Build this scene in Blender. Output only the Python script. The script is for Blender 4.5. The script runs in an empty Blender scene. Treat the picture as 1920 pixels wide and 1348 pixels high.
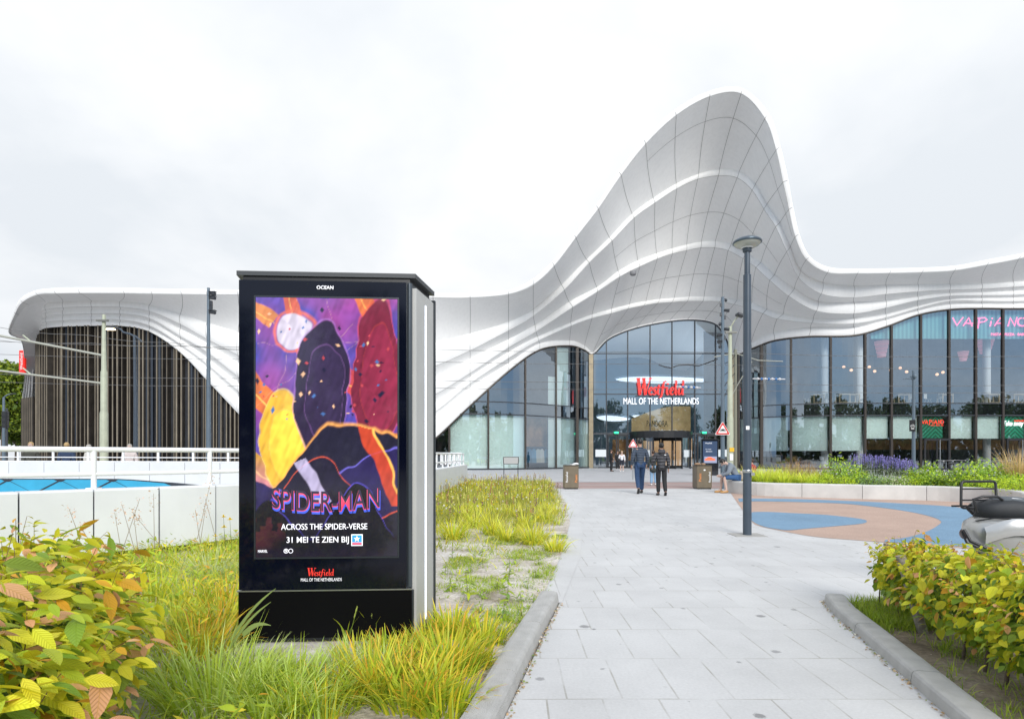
import bpy, bmesh, math, random
import numpy as np
from mathutils import Vector, Matrix
R=math.radians
S=bpy.context.scene
random.seed(7); rng=np.random.default_rng(11)
# ---------------------------------------------------------------- camera, sky, sun, exposure
cd=bpy.data.cameras.new('camera'); cam=bpy.data.objects.new('camera',cd); S.collection.objects.link(cam)
cam.location=(0,0,1.3); cam.rotation_euler=(R(90),0,0)
cd.sensor_width=36; cd.lens=36*1100/1920; cd.shift_y=180/1920; cd.clip_end=2000; cd.clip_start=.05
S.camera=cam
S.view_settings.view_transform='Standard'; S.view_settings.look='None'; S.view_settings.gamma=1
S.view_settings.exposure=1.16
W=bpy.data.worlds.new('World'); S.world=W; W.use_nodes=True
nt=W.node_tree; nt.nodes.clear()
def N(t,**k):
    n=nt.nodes.new(t)
    for a,b in k.items(): setattr(n,a,b)
    return n
out=N('ShaderNodeOutputWorld'); bg=N('ShaderNodeBackground'); nt.links.new(bg.outputs[0],out.inputs[0])
SUN_EL,SUN_AZ=32,168      # azimuth clockwise from +Y : behind the camera, slightly left
sky=N('ShaderNodeTexSky',sky_type='NISHITA',sun_disc=False,sun_elevation=R(SUN_EL),sun_rotation=R(SUN_AZ),air_density=1.2,dust_density=2.0)
tc=N('ShaderNodeTexCoord'); sep=N('ShaderNodeSeparateXYZ'); nt.links.new(tc.outputs['Generated'],sep.inputs[0])
# flatten the direction so that clouds stretch towards the horizon
def MA(op,a,b=None,c=None):
    n=N('ShaderNodeMath',operation=op)
    for i,v in enumerate((a,b,c)):
        if v is None: continue
        if isinstance(v,(int,float)): n.inputs[i].default_value=v
        else: nt.links.new(v,n.inputs[i])
    return n.outputs[0]
zz=MA('ADD',MA('MAXIMUM',sep.outputs[2],0.0),0.28)
cx=MA('DIVIDE',sep.outputs[0],zz); cy=MA('DIVIDE',sep.outputs[1],zz)
cmb=N('ShaderNodeCombineXYZ'); nt.links.new(cx,cmb.inputs[0]); nt.links.new(cy,cmb.inputs[1])
n1=N('ShaderNodeTexNoise'); n1.inputs['Scale'].default_value=1.15; n1.inputs['Detail'].default_value=6; n1.inputs['Roughness'].default_value=.52
n1.inputs['Distortion'].default_value=.25
nt.links.new(cmb.outputs[0],n1.inputs['Vector'])
n2=N('ShaderNodeTexNoise'); n2.inputs['Scale'].default_value=.8; n2.inputs['Detail'].default_value=4
nt.links.new(cmb.outputs[0],n2.inputs['Vector'])
cr=N('ShaderNodeValToRGB'); e=cr.color_ramp.elements
e[0].position=.38; e[0].color=(6.35,6.7,7.1,1); e[1].position=.60; e[1].color=(8.1,8.2,8.35,1)
nt.links.new(n1.outputs[0],cr.inputs[0])
# thinner cloud with blue gaps behind the camera
back=MA('MULTIPLY',sep.outputs[1],-1.6)
cov=MA('SUBTRACT',1.0,MA('MULTIPLY',MA('MINIMUM',MA('MAXIMUM',back,0.0),1.0),MA('MINIMUM',MA('MAXIMUM',MA('MULTIPLY_ADD',n2.outputs[0],3.2,-.85),.25),.92)))
mx=N('ShaderNodeMixRGB'); nt.links.new(cov,mx.inputs[0]); nt.links.new(cr.outputs[0],mx.inputs[2])
bl=N('ShaderNodeMixRGB',blend_type='MULTIPLY'); bl.inputs[0].default_value=1; bl.inputs[2].default_value=(.50,.66,.88,1); nt.links.new(sky.outputs[0],bl.inputs[1])
bl2=N('ShaderNodeMixRGB'); bl2.inputs[0].default_value=.7; bl2.inputs[2].default_value=(2.2,3.9,6.4,1); nt.links.new(bl.outputs[0],bl2.inputs[1])
nt.links.new(bl2.outputs[0],mx.inputs[1])
# zenith brighter than horizon, as under real overcast
zen=MA('MULTIPLY_ADD',MA('MAXIMUM',sep.outputs[2],0.0),.16,.88)
vm=N('ShaderNodeVectorMath',operation='SCALE'); nt.links.new(mx.outputs[0],vm.inputs[0]); nt.links.new(zen,vm.inputs['Scale'])
nt.links.new(vm.outputs[0],bg.inputs[0]); bg.inputs[1].default_value=0.062
sl=bpy.data.lights.new('sun','SUN'); sl.energy=1.5; sl.angle=R(28); sl.color=(1,.96,.9)
so=bpy.data.objects.new('sun',sl); S.collection.objects.link(so)
az=R(SUN_AZ); el=R(SUN_EL)
sd=Vector((math.sin(az)*math.cos(el),math.cos(az)*math.cos(el),math.sin(el)))
so.rotation_euler=sd.to_track_quat('Z','Y').to_euler(); so.location=sd*60
# ---------------------------------------------------------------- helpers
def P(px,py,d): return Vector(((px-960)/1100*d,d,1.3+(854-py)/1100*d))
def G(px,py,z=0.0):
    d=1100*(1.3-z)/(py-854); return Vector(((px-960)/1100*d,d,z))
def link(o,parent=None):
    S.collection.objects.link(o)
    if parent: o.parent=parent
    return o
def tag(o,label=None,cat=None,group=None,kind=None):
    if label: o['label']=label
    if cat: o['category']=cat
    if group: o['group']=group
    if kind: o['kind']=kind
    return o
def thing(name,label,cat,loc=(0,0,0),rz=0,group=None):
    o=bpy.data.objects.new(name,None); link(o); o.location=loc; o.rotation_euler=(0,0,rz); o.empty_display_size=.2
    return tag(o,label,cat,group)
def copy_tree(o,parent=None):
    c=o.copy(); S.collection.objects.link(c)
    if parent: c.parent=parent
    for ch in list(o.children): copy_tree(ch,c)
    return c
def hexc(r,g,b):
    f=lambda c:(c/255/12.92 if c<=10 else ((c/255+.055)/1.055)**2.4)
    return (f(r),f(g),f(b))
MATS={}
def mat(name,col,rough=.6,metal=0,nscale=None,namt=.15,bump=0,bscale=None,spec=.5,coat=0,emit=None,estr=1):
    if name in MATS: return MATS[name]
    m=bpy.data.materials.new(name); m.use_nodes=True; t=m.node_tree; b=t.nodes['Principled BSDF']
    b.inputs['Base Color'].default_value=(*col,1); b.inputs['Roughness'].default_value=rough; b.inputs['Metallic'].default_value=metal
    b.inputs['Specular IOR Level'].default_value=spec; b.inputs['Coat Weight'].default_value=coat
    if emit: b.inputs['Emission Color'].default_value=(*emit,1); b.inputs['Emission Strength'].default_value=estr
    if nscale:
        c=t.nodes.new('ShaderNodeTexCoord'); n=t.nodes.new('ShaderNodeTexNoise'); n.inputs['Scale'].default_value=nscale; n.inputs['Detail'].default_value=5
        t.links.new(c.outputs['Object'],n.inputs['Vector'])
        mr=t.nodes.new('ShaderNodeMapRange'); mr.inputs[1].default_value=.3; mr.inputs[2].default_value=.7; mr.inputs[3].default_value=1-namt; mr.inputs[4].default_value=1+namt
        t.links.new(n.outputs[0],mr.inputs[0])
        v=t.nodes.new('ShaderNodeVectorMath'); v.operation='SCALE'; v.inputs[0].default_value=col; t.links.new(mr.outputs[0],v.inputs['Scale'])
        t.links.new(v.outputs[0],b.inputs['Base Color'])
    if bump:
        c=t.nodes.new('ShaderNodeTexCoord'); n=t.nodes.new('ShaderNodeTexNoise'); n.inputs['Scale'].default_value=bscale or (nscale or 20)*4; n.inputs['Detail'].default_value=4
        t.links.new(c.outputs['Object'],n.inputs['Vector'])
        bp=t.nodes.new('ShaderNodeBump'); bp.inputs['Strength'].default_value=bump; bp.inputs['Distance'].default_value=.02
        t.links.new(n.outputs[0],bp.inputs['Height']); t.links.new(bp.outputs[0],b.inputs['Normal'])
    MATS[name]=m; return m
def colmat(name,rough=.5,trans=.25,veins=False,noise=0):
    """leaf material whose own colour comes from the mesh colour attribute"""
    m=bpy.data.materials.new(name); m.use_nodes=True; t=m.node_tree; b=t.nodes['Principled BSDF']; o=t.nodes['Material Output']
    a=t.nodes.new('ShaderNodeAttribute'); a.attribute_name='Col'; src=a.outputs['Color']
    b.inputs['Roughness'].default_value=rough; b.inputs['Specular IOR Level'].default_value=.35
    if veins:
        uv=t.nodes.new('ShaderNodeUVMap'); sp=t.nodes.new('ShaderNodeSeparateXYZ'); t.links.new(uv.outputs[0],sp.inputs[0])
        def M(op,x,y=None,z=None):
            n=t.nodes.new('ShaderNodeMath'); n.operation=op
            for i,v in enumerate((x,y,z)):
                if v is None: continue
                if isinstance(v,(int,float)): n.inputs[i].default_value=v
                else: t.links.new(v,n.inputs[i])
            return n.outputs[0]
        ua=M('ABSOLUTE',M('SUBTRACT',sp.outputs[0],.5))
        ph=M('MULTIPLY',M('SUBTRACT',sp.outputs[1],M('MULTIPLY',ua,.55)),62.0)
        w=M('MULTIPLY_ADD',M('SINE',ph),.5,.5)
        w2=M('POWER',w,3.0)
        mid=M('LESS_THAN',ua,.022)
        tot=M('MAXIMUM',M('MULTIPLY',w2,.6),mid)
        hs=t.nodes.new('ShaderNodeMixRGB'); hs.blend_type='MULTIPLY'; t.links.new(tot,hs.inputs[0]); t.links.new(src,hs.inputs[1]); hs.inputs[2].default_value=(.86,.86,.6,1)
        src=hs.outputs[0]
        bp=t.nodes.new('ShaderNodeBump'); bp.inputs['Strength'].default_value=.6; bp.inputs['Distance'].default_value=.004; bp.invert=True
        t.links.new(tot,bp.inputs['Height']); t.links.new(bp.outputs[0],b.inputs['Normal'])
    t.links.new(src,b.inputs['Base Color'])
    tr=t.nodes.new('ShaderNodeBsdfTranslucent'); t.links.new(src,tr.inputs[0])
    mx=t.nodes.new('ShaderNodeMixShader'); mx.inputs[0].default_value=trans
    t.links.new(b.outputs[0],mx.inputs[1]); t.links.new(tr.outputs[0],mx.inputs[2]); t.links.new(mx.outputs[0],o.inputs[0])
    MATS[name]=m; return m
GAIN=1.85
class MB:
    def __init__(s): s.v=[]; s.f=[]; s.mi=[]; s.sm=[]
    def add(s,vs,fs,mi=0,smooth=False):
        o=len(s.v); s.v+= [tuple(v) for v in vs]; s.f+=[tuple(i+o for i in f) for f in fs]; s.mi+=[mi]*len(fs); s.sm+=[smooth]*len(fs); return s
    def box(s,c,size,rz=0,mi=0,M=None,bev=0):
        x,y,z=[a/2 for a in size]
        if bev:
            b=min(bev,x*.9,y*.9,z*.9); vs=[]; 
            ring=[(x-b,y),(x,y-b),(x,-y+b),(x-b,-y),(-x+b,-y),(-x,-y+b),(-x,y-b),(-x+b,y)]
            lv=[(-z,1),(-z+b,0),(z-b,0),(z,1)]
            for zz,ins in lv:
                for (a,d) in ring:
                    if ins: a-=math.copysign(b,a) if abs(a)==x else math.copysign(b*.3,a)*0; d-=math.copysign(b,d) if abs(d)==y else 0
                    vs.append((a,d,zz))
            fs=[]
            for l in range(3):
                for i in range(8):
                    j=(i+1)%8; fs.append((l*8+i,(l+1)*8+i,(l+1)*8+j,l*8+j))
            fs.append(tuple(range(8))); fs.append(tuple(range(31,23,-1)))
        else:
            vs=[(-x,-y,-z),(x,-y,-z),(x,y,-z),(-x,y,-z),(-x,-y,z),(x,-y,z),(x,y,z),(-x,y,z)]
            fs=[(0,3,2,1),(4,5,6,7),(0,1,5,4),(1,2,6,5),(2,3,7,6),(3,0,4,7)]
        T=Matrix.Translation(c)@Matrix.Rotation(rz,4,'Z')
        if M is not None: T=Matrix.Translation(c)@M
        return s.add([T@Vector(v) for v in vs],fs,mi)
    def tube(s,pts,r,n=10,mi=0,caps=True,smooth=True,flat=1.0,closed=False):
        pts=[Vector(p) for p in pts]; k=len(pts)
        rs=r if isinstance(r,(list,tuple)) else [r]*k
        vs=[]; prev=None
        for i,p in enumerate(pts):
            if closed: t=pts[(i+1)%k]-pts[i-1]
            else: t=(pts[min(i+1,k-1)]-pts[max(i-1,0)])
            t=t.normalized() if t.length>1e-9 else Vector((0,0,1))
            if prev is None:
                a=Vector((0,0,1)) if abs(t.z)<.9 else Vector((1,0,0)); u=t.cross(a).normalized()
            else: u=(prev-t*prev.dot(t)); u=u.normalized() if u.length>1e-6 else t.orthogonal().normalized()
            prev=u; w=t.cross(u)
            for j in range(n):
                a=2*math.pi*j/n; vs.append(p+(u*math.cos(a)+w*math.sin(a)*flat)*rs[i])
        fs=[]
        for i in range(k if closed else k-1):
            for j in range(n):
                i2=(i+1)%k
                fs.append((i*n+j,i*n+(j+1)%n,i2*n+(j+1)%n,i2*n+j))
        s.add(vs,fs,mi,smooth)
        if caps and not closed:
            s.add(vs[:n],[tuple(range(n-1,-1,-1))],mi); s.add(vs[-n:],[tuple(range(n))],mi)
        return s
    def lathe(s,prof,c=(0,0,0),n=24,mi=0,smooth=True):
        vs=[];fs=[]
        for (r,z) in prof:
            for j in range(n):
                a=2*math.pi*j/n; vs.append((c[0]+r*math.cos(a),c[1]+r*math.sin(a),c[2]+z))
        for i in range(len(prof)-1):
            for j in range(n): fs.append((i*n+j,i*n+(j+1)%n,(i+1)*n+(j+1)%n,(i+1)*n+j))
        return s.add(vs,fs,mi,smooth)
    def ell(s,c,r,n=12,m=8,mi=0,M=None):
        vs=[];fs=[]
        for i in range(m+1):
            t=math.pi*i/m
            for j in range(n):
                a=2*math.pi*j/n; v=Vector((r[0]*math.sin(t)*math.cos(a),r[1]*math.sin(t)*math.sin(a),r[2]*math.cos(t)))
                if M is not None: v=M@v
                vs.append(Vector(c)+v)
        for i in range(m):
            for j in range(n): fs.append((i*n+j,(i+1)*n+j,(i+1)*n+(j+1)%n,i*n+(j+1)%n))
        return s.add(vs,fs,mi,True)
    def prism(s,poly,z0,z1,mi=0):
        n=len(poly); vs=[(x,y,z0) for x,y in poly]+[(x,y,z1) for x,y in poly]
        fs=[tuple(range(n-1,-1,-1)),tuple(range(n,2*n))]+[(i,(i+1)%n,n+(i+1)%n,n+i) for i in range(n)]
        return s.add(vs,fs,mi)
    def grid(s,rows,mi=0,smooth=True,flip=False):
        k=len(rows[0]); vs=[p for r in rows for p in r]; fs=[]
        for i in range(len(rows)-1):
            for j in range(k-1):
                f=(i*k+j,i*k+j+1,(i+1)*k+j+1,(i+1)*k+j); fs.append(f[::-1] if flip else f)
        return s.add(vs,fs,mi,smooth)
    def build(s,name,mats,parent=None):
        me=bpy.data.meshes.new(name); me.from_pydata(s.v,[],s.f)
        if not isinstance(mats,(list,tuple)): mats=[mats]
        for m in mats: me.materials.append(m)
        me.polygons.foreach_set('material_index',s.mi); me.polygons.foreach_set('use_smooth',s.sm); me.update()
        return link(bpy.data.objects.new(name,me),parent)
def flat_poly(name,pts,z,m,kind='structure'):
    mb=MB(); mb.add([(p[0],p[1],z) for p in pts],[tuple(range(len(pts)))]); o=mb.build(name,m)
    bm=bmesh.new(); bm.from_mesh(o.data); bmesh.ops.triangulate(bm,faces=bm.faces[:]); 
    for f in bm.faces:
        if f.normal.z<0: f.normal_flip()
    bm.to_mesh(o.data); bm.free()
    if kind: o['kind']=kind
    return o
def text(name,body,loc,h=None,w=None,m=None,parent=None,rot=(R(90),0,0),ext=.004,bold=0,shear=0,arc=0,squash=1):
    """Lettering as a flat mesh; loc = centre of the word; h = cap height or w = width."""
    c=bpy.data.curves.new(name,'FONT'); c.body=body; c.size=1; c.extrude=0; c.offset=bold; c.shear=shear
    o=bpy.data.objects.new(name,c); S.collection.objects.link(o)
    dg=bpy.context.evaluated_depsgraph_get(); me=bpy.data.meshes.new_from_object(o.evaluated_get(dg))
    bpy.data.objects.remove(o); bpy.data.curves.remove(c)
    n=len(me.vertices); co=np.empty(n*3); me.vertices.foreach_get('co',co); co=co.reshape(-1,3)
    mn=co.min(0); mxx=co.max(0); cen=(mn+mxx)/2; sz=mxx-mn
    co-=cen
    if h and w: co[:,0]*=w/sz[0]; co[:,1]*=h/sz[1]
    elif h: co[:,:2]*=h/sz[1]; co[:,0]*=squash
    else: co[:,:2]*=w/sz[0]; co[:,1]*=squash
    if arc: co[:,1]+=arc*(co[:,0]/max(abs(co[:,0]).max(),1e-6))**2
    me.vertices.foreach_set('co',co.ravel()); me.update()
    bm=bmesh.new(); bm.from_mesh(me)
    if ext:
        r=bmesh.ops.extrude_face_region(bm,geom=bm.faces[:]); vs=[v for v in r['geom'] if isinstance(v,bmesh.types.BMVert)]
        bmesh.ops.translate(bm,verts=vs,vec=(0,0,ext))
    bmesh.ops.recalc_face_normals(bm,faces=bm.faces[:]); bm.to_mesh(me); bm.free()
    me.materials.clear(); me.materials.append(m); me.name=name
    o=bpy.data.objects.new(name,me); link(o,parent); o.location=loc; o.rotation_euler=rot
    return o
def strokes(name,polys,origin,sx,sz,m,parent=None,ext=.03,shear=0,rz=0,rnd=True):
    """Hand-drawn lettering: polys = [(points, widths)], points in a unit box; x right, y up."""
    mb=MB()
    for pts,ws in polys:
        if not isinstance(ws,(list,tuple)): ws=[ws]*len(pts)
        n=len(pts); L=[];Rr=[]
        for i,(x,y) in enumerate(pts):
            a=pts[max(i-1,0)]; b=pts[min(i+1,n-1)]; dx=(b[0]-a[0])*sx; dy=(b[1]-a[1])*sz; l=math.hypot(dx,dy) or 1
            nx,ny=-dy/l,dx/l; X=x*sx+shear*y*sz; Y=y*sz; w=ws[i]/2*sz
            L.append((X+nx*w,Y+ny*w)); Rr.append((X-nx*w,Y-ny*w))
        vs=[(x,0,y) for x,y in L+Rr]+[(x,-ext,y) for x,y in L+Rr]; fs=[]
        for i in range(n-1):
            fs+=[(i,n+i,n+i+1,i+1),(2*n+i,2*n+i+1,3*n+i+1,3*n+i),(i,i+1,2*n+i+1,2*n+i),(n+i,3*n+i,3*n+i+1,n+i+1)]
        fs+=[(0,2*n,3*n,n),(n-1,2*n-1,4*n-1,3*n-1)]
        mb.add(vs,fs)
    o=mb.build(name,m,parent); o.location=origin; o.rotation_euler=(0,0,rz); return o
def arcpts(cx,cy,rx,ry,a0,a1,n=10): return [(cx+rx*math.cos(R(a0+(a1-a0)*i/n)),cy+ry*math.sin(R(a0+(a1-a0)*i/n))) for i in range(n+1)]
# instancer : many small quads meshes -> one mesh with colour + uv
def scatter_mesh(name,base,Ms,pos,cols,m,parent=None,tipcols=None):
    """base=(V(k,3),F(q,4),UV(k,2)); Ms (n,3,3); pos (n,3); cols (n,3); tipcols blended by uv.v"""
    V,F,UV=base; V=np.asarray(V,float);F=np.asarray(F);UV=np.asarray(UV,float)
    n=len(pos);k=len(V);q=len(F)
    vv=np.einsum('nij,kj->nki',Ms,V)+pos[:,None,:]
    ff=(F[None]+np.arange(n)[:,None,None]*k).reshape(-1)
    c=np.repeat(cols[:,None,:],k,1)
    if tipcols is not None:
        t=np.clip((UV[:,1]-.35)/.65,0,1)[None,:,None]; c=c*(1-t)+tipcols[:,None,:]*t
    return raw_mesh(name,vv.reshape(-1,3),ff,c.reshape(-1,3),np.tile(UV[F].reshape(-1,2),(n,1)),m,parent)
def raw_mesh(name,v,fl,c,uvl,m,parent=None):
    me=bpy.data.meshes.new(name); me.vertices.add(len(v)); me.vertices.foreach_set('co',np.ascontiguousarray(v,dtype=np.float32).ravel())
    nf=len(fl)//4; me.loops.add(len(fl)); me.loops.foreach_set('vertex_index',np.asarray(fl,dtype=np.int32)); me.polygons.add(nf)
    me.polygons.foreach_set('loop_start',np.arange(0,nf*4,4,dtype=np.int32)); me.polygons.foreach_set('loop_total',np.full(nf,4,dtype=np.int32))
    me.update(calc_edges=True)
    me.polygons.foreach_set('use_smooth',np.ones(nf,dtype=bool))
    a=me.color_attributes.new('Col','FLOAT_COLOR','POINT'); a.data.foreach_set('color',np.concatenate([c,np.ones((len(c),1))],1).astype(np.float32).ravel())
    if uvl is not None:
        u=me.uv_layers.new(name='UVMap'); u.data.foreach_set('uv',np.ascontiguousarray(uvl,dtype=np.float32).ravel())
    me.materials.append(m); me.update()
    return link(bpy.data.objects.new(name,me),parent)
def rotmats(n,tilt=(0,1.2),rng=rng,axis_z=None):
    az=rng.uniform(0,2*np.pi,n) if axis_z is None else axis_z; ti=rng.uniform(*tilt,n); ro=rng.uniform(-.6,.6,n)
    def Rz(a): c,s=np.cos(a),np.sin(a); z=np.zeros_like(a); o=np.ones_like(a); return np.stack([np.stack([c,-s,z],-1),np.stack([s,c,z],-1),np.stack([z,z,o],-1)],-2)
    def Rx(a): c,s=np.cos(a),np.sin(a); z=np.zeros_like(a); o=np.ones_like(a); return np.stack([np.stack([o,z,z],-1),np.stack([z,c,-s],-1),np.stack([z,s,c],-1)],-2)
    def Ry(a): c,s=np.cos(a),np.sin(a); z=np.zeros_like(a); o=np.ones_like(a); return np.stack([np.stack([c,z,s],-1),np.stack([z,o,z],-1),np.stack([-s,z,c],-1)],-2)
    return Rz(az)@Rx(ti)@Ry(ro)
def leaf_base(seg=5,w=.5,fold=.12,droop=.18,ser=0):
    """leaf along +Y, length 1; u across, v along"""
    V=[];UV=[];F=[]
    for i in range(seg+1):
        t=i/seg; hw=w/2*max(.04,(math.sin(math.pi*min(t*1.0,1))**.75)*(1.12-.35*t)); 
        if ser and 0<i<seg: hw*=1+ser*(1 if i%2 else -1)
        z=-droop*t*t
        for s in (-1,0,1): V.append((s*hw,t,z+abs(s)*fold*hw*2)); UV.append((.5+s*.5*min(1,hw/(w/2)),t))
    for i in range(seg):
        for s in (0,1): a=i*3+s; F.append((a,a+1,a+4,a+3))
    return V,F,UV
def leaf_quad(): return [(-.25,0,0),(.25,0,0),(.34,.55,.05),(-.34,.55,.05),(-.05,1,-.05),(.05,1,-.05)],[(0,1,2,3),(3,2,5,4)],[(0,0),(1,0),(1,.5),(0,.5),(0,1),(1,1)]
def blades(n,cx,cy,z0,L,spread,width,lean,rng,seg=5,direction=None,flat=False):
    """n arching blades rooted round (cx,cy) arrays; returns verts, loops, t-values per vert, blade index per vert"""
    cx=np.broadcast_to(cx,n).astype(float); cy=np.broadcast_to(cy,n).astype(float); z0=np.broadcast_to(z0,n).astype(float)
    a=rng.uniform(0,2*np.pi,n) if direction is None else direction
    r=spread*np.sqrt(rng.uniform(0,1,n)); 
    x0=cx+r*np.cos(a); y0=cy+r*np.sin(a)
    Ls=L*rng.uniform(.55,1.15,n); ln=lean*rng.uniform(.35,1.3,n); ww=width*rng.uniform(.7,1.3,n)
    t=np.linspace(0,1,seg+1)[None,:]
    ang=ln[:,None]*(.25+1.15*t)         # angle from vertical grows
    ds=Ls[:,None]/seg
    hx=np.concatenate([np.zeros((n,1)),np.cumsum(np.sin(ang[:,1:])*ds,1)],1); hz=np.concatenate([np.zeros((n,1)),np.cumsum(np.cos(ang[:,1:])*ds,1)],1)
    X=x0[:,None]+hx*np.cos(a)[:,None]; Y=y0[:,None]+hx*np.sin(a)[:,None]; Z=z0[:,None]+hz
    wv=ww[:,None]*(1-t**2.2*.93)/2
    tw=a+np.pi/2+rng.uniform(-.9,.9,n)
    dx=np.cos(tw)[:,None]*wv; dy=np.sin(tw)[:,None]*wv
    L_=np.stack([X-dx,Y-dy,Z],-1); R_=np.stack([X+dx,Y+dy,Z],-1)
    v=np.stack([L_,R_],2).reshape(n,-1,3)   # n,(seg+1)*2,3
    k=(seg+1)*2
    f=np.array([(2*i,2*i+1,2*i+3,2*i+2) for i in range(seg)])
    ff=(f[None]+np.arange(n)[:,None,None]*k).reshape(-1)
    tt=np.repeat(np.broadcast_to(t,(n,seg+1)),2,1).reshape(-1)
    idx=np.repeat(np.arange(n),k)
    return v.reshape(-1,3),ff,tt,idx
def mixcols(n,pal,wts,rng,jit=.18):
    p=np.array(pal); c=p[rng.choice(len(p),n,p=np.array(wts)/sum(wts))]
    return np.clip(GAIN*c*rng.uniform(1-jit,1+jit,(n,1))*rng.uniform(.94,1.06,(n,3)),0,1)
class Fol:
    """collects blade / leaf arrays for one plant mesh"""
    def __init__(s): s.v=[];s.f=[];s.c=[];s.u=[];s.o=0
    def put(s,v,f,c,uvl=None):
        s.v.append(v); s.f.append(np.asarray(f)+s.o); s.c.append(c); s.u.append(uvl if uvl is not None else np.zeros((len(f),2))); s.o+=len(v)
    def blades(s,n,cx,cy,z0,L,spread,width,lean,base,tip,rng,seg=5,tipstart=.5,direction=None):
        v,f,t,i=blades(n,cx,cy,z0,L,spread,width,lean,rng,seg,direction)
        k=np.clip((t-tipstart)/(1-tipstart),0,1)[:,None]; s.put(v,f,base[i]*(1-k)+tip[i]*k)
    def leaves(s,base,Ms,pos,cols):
        V,F,UV=[np.asarray(a,float) for a in base]; F=F.astype(int); n=len(pos);k=len(V)
        vv=(np.einsum('nij,kj->nki',Ms,V)+pos[:,None,:]).reshape(-1,3)
        s.put(vv,(F[None]+np.arange(n)[:,None,None]*k).reshape(-1),np.repeat(cols,k,0),np.tile(UV[F].reshape(-1,2),(n,1)))
    def stem(s,p0,p1,r,col,bend=.0):
        p0=np.array(p0,float);p1=np.array(p1,float); d=p1-p0; a=np.cross(d,[.3,.1,1.0]); a/=np.linalg.norm(a)+1e-9; b=np.cross(d,a); b/=np.linalg.norm(b)+1e-9
        vs=[];f=[]
        for i,(p,rr) in enumerate(((p0,r),((p0+p1)/2+a*bend,r*.8),(p1,r*.55))):
            for j in range(4): an=math.pi/2*j; vs.append(p+(a*math.cos(an)+b*math.sin(an))*rr)
        for i in range(2):
            for j in range(4): f+= [i*4+j,i*4+(j+1)%4,(i+1)*4+(j+1)%4,(i+1)*4+j]
        s.put(np.array(vs),f,np.tile(np.array(col,float),(12,1)))
    def build(s,name,m,parent=None): return raw_mesh(name,np.concatenate(s.v),np.concatenate(s.f),np.concatenate(s.c),np.concatenate(s.u),m,parent)
# ---------------------------------------------------------------- materials of the place
M_={}
M_['panel']=mat('white_panel',(.88,.875,.86),.5,nscale=.35,namt=.025,bump=.05,bscale=30)
_t=M_['panel'].node_tree; _tc=_t.nodes.new('ShaderNodeTexCoord'); _mp=_t.nodes.new('ShaderNodeMapping'); _mp.inputs['Scale'].default_value=(4.5,4.5,.3); _t.links.new(_tc.outputs['Object'],_mp.inputs[0])
_n=_t.nodes.new('ShaderNodeTexNoise'); _n.inputs['Scale'].default_value=1; _n.inputs['Detail'].default_value=6; _t.links.new(_mp.outputs[0],_n.inputs[0]); _r=_t.nodes.new('ShaderNodeMapRange'); _r.inputs[1].default_value=.42; _r.inputs[2].default_value=.72; _r.inputs[3].default_value=1.0; _r.inputs[4].default_value=.955; _t.links.new(_n.outputs[0],_r.inputs[0])
_b=_t.nodes['Principled BSDF']; _src=_b.inputs['Base Color'].links[0].from_socket; _v=_t.nodes.new('ShaderNodeVectorMath'); _v.operation='SCALE'; _t.links.new(_src,_v.inputs[0]); _t.links.new(_r.outputs[0],_v.inputs['Scale']); _t.links.new(_v.outputs[0],_b.inputs['Base Color'])
M_['seam']=mat('panel_joint',(.25,.245,.24),.8)
M_['bronze']=mat('bronze_metal',(.055,.045,.038),.35,.3)
M_['gold']=mat('gold_metal',(.30,.25,.17),.35,.4,nscale=3,namt=.12)
M_['mint']=mat('mint_film',(.86,.98,.92),.7,nscale=.6,namt=.06)
M_['inside']=mat('interior_wall',(.10,.11,.12),.8,nscale=.8,namt=.4)
M_['insfloor']=mat('interior_floor',(.22,.21,.20),.4)
M_['spandrel']=mat('spandrel',(.012,.014,.018),.3)
M_['black']=mat('black_paint',(.018,.018,.02),.35)
M_['dark']=mat('dark_grey_metal',(.045,.05,.058),.4,.2)
M_['bluegrey']=mat('blue_grey_paint',(.11,.15,.19),.42,.1,nscale=3,namt=.08)
M_['lampblue']=mat('lamp_post_paint',(.055,.075,.10),.38,.1,nscale=4,namt=.1)
M_['palegreen']=mat('pale_green_paint',(.42,.45,.34),.5,nscale=4,namt=.1)
M_['white']=mat('white_paint',(.82,.83,.84),.35,nscale=1.2,namt=.03)
M_['whitepanel']=mat('white_cladding',(.70,.72,.74),.45,nscale=1.5,namt=.05)
M_['concrete']=mat('pale_concrete',(.60,.585,.56),.8,nscale=2.2,namt=.10,bump=.3,bscale=60)
M_['kerb']=mat('kerb_concrete',(.44,.435,.42),.85,nscale=9,namt=.10,bump=.5,bscale=160)
M_['steel']=mat('steel',(.45,.46,.47),.35,.9)
M_['red']=mat('red_sign_red',(.72,.02,.015),.4,emit=(.8,.03,.02),estr=.25)
M_['signwhite']=mat('sign_letter_white',(.85,.86,.88),.4,emit=(.8,.85,.9),estr=.25)
M_['textwhite']=mat('print_white',(.85,.85,.85),.5)
M_['orange']=mat('print_orange',(.80,.28,.08),.5)
M_['brownbin']=mat('brown_bin_metal',(.155,.125,.085),.45,.2,nscale=5,namt=.12)
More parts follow.
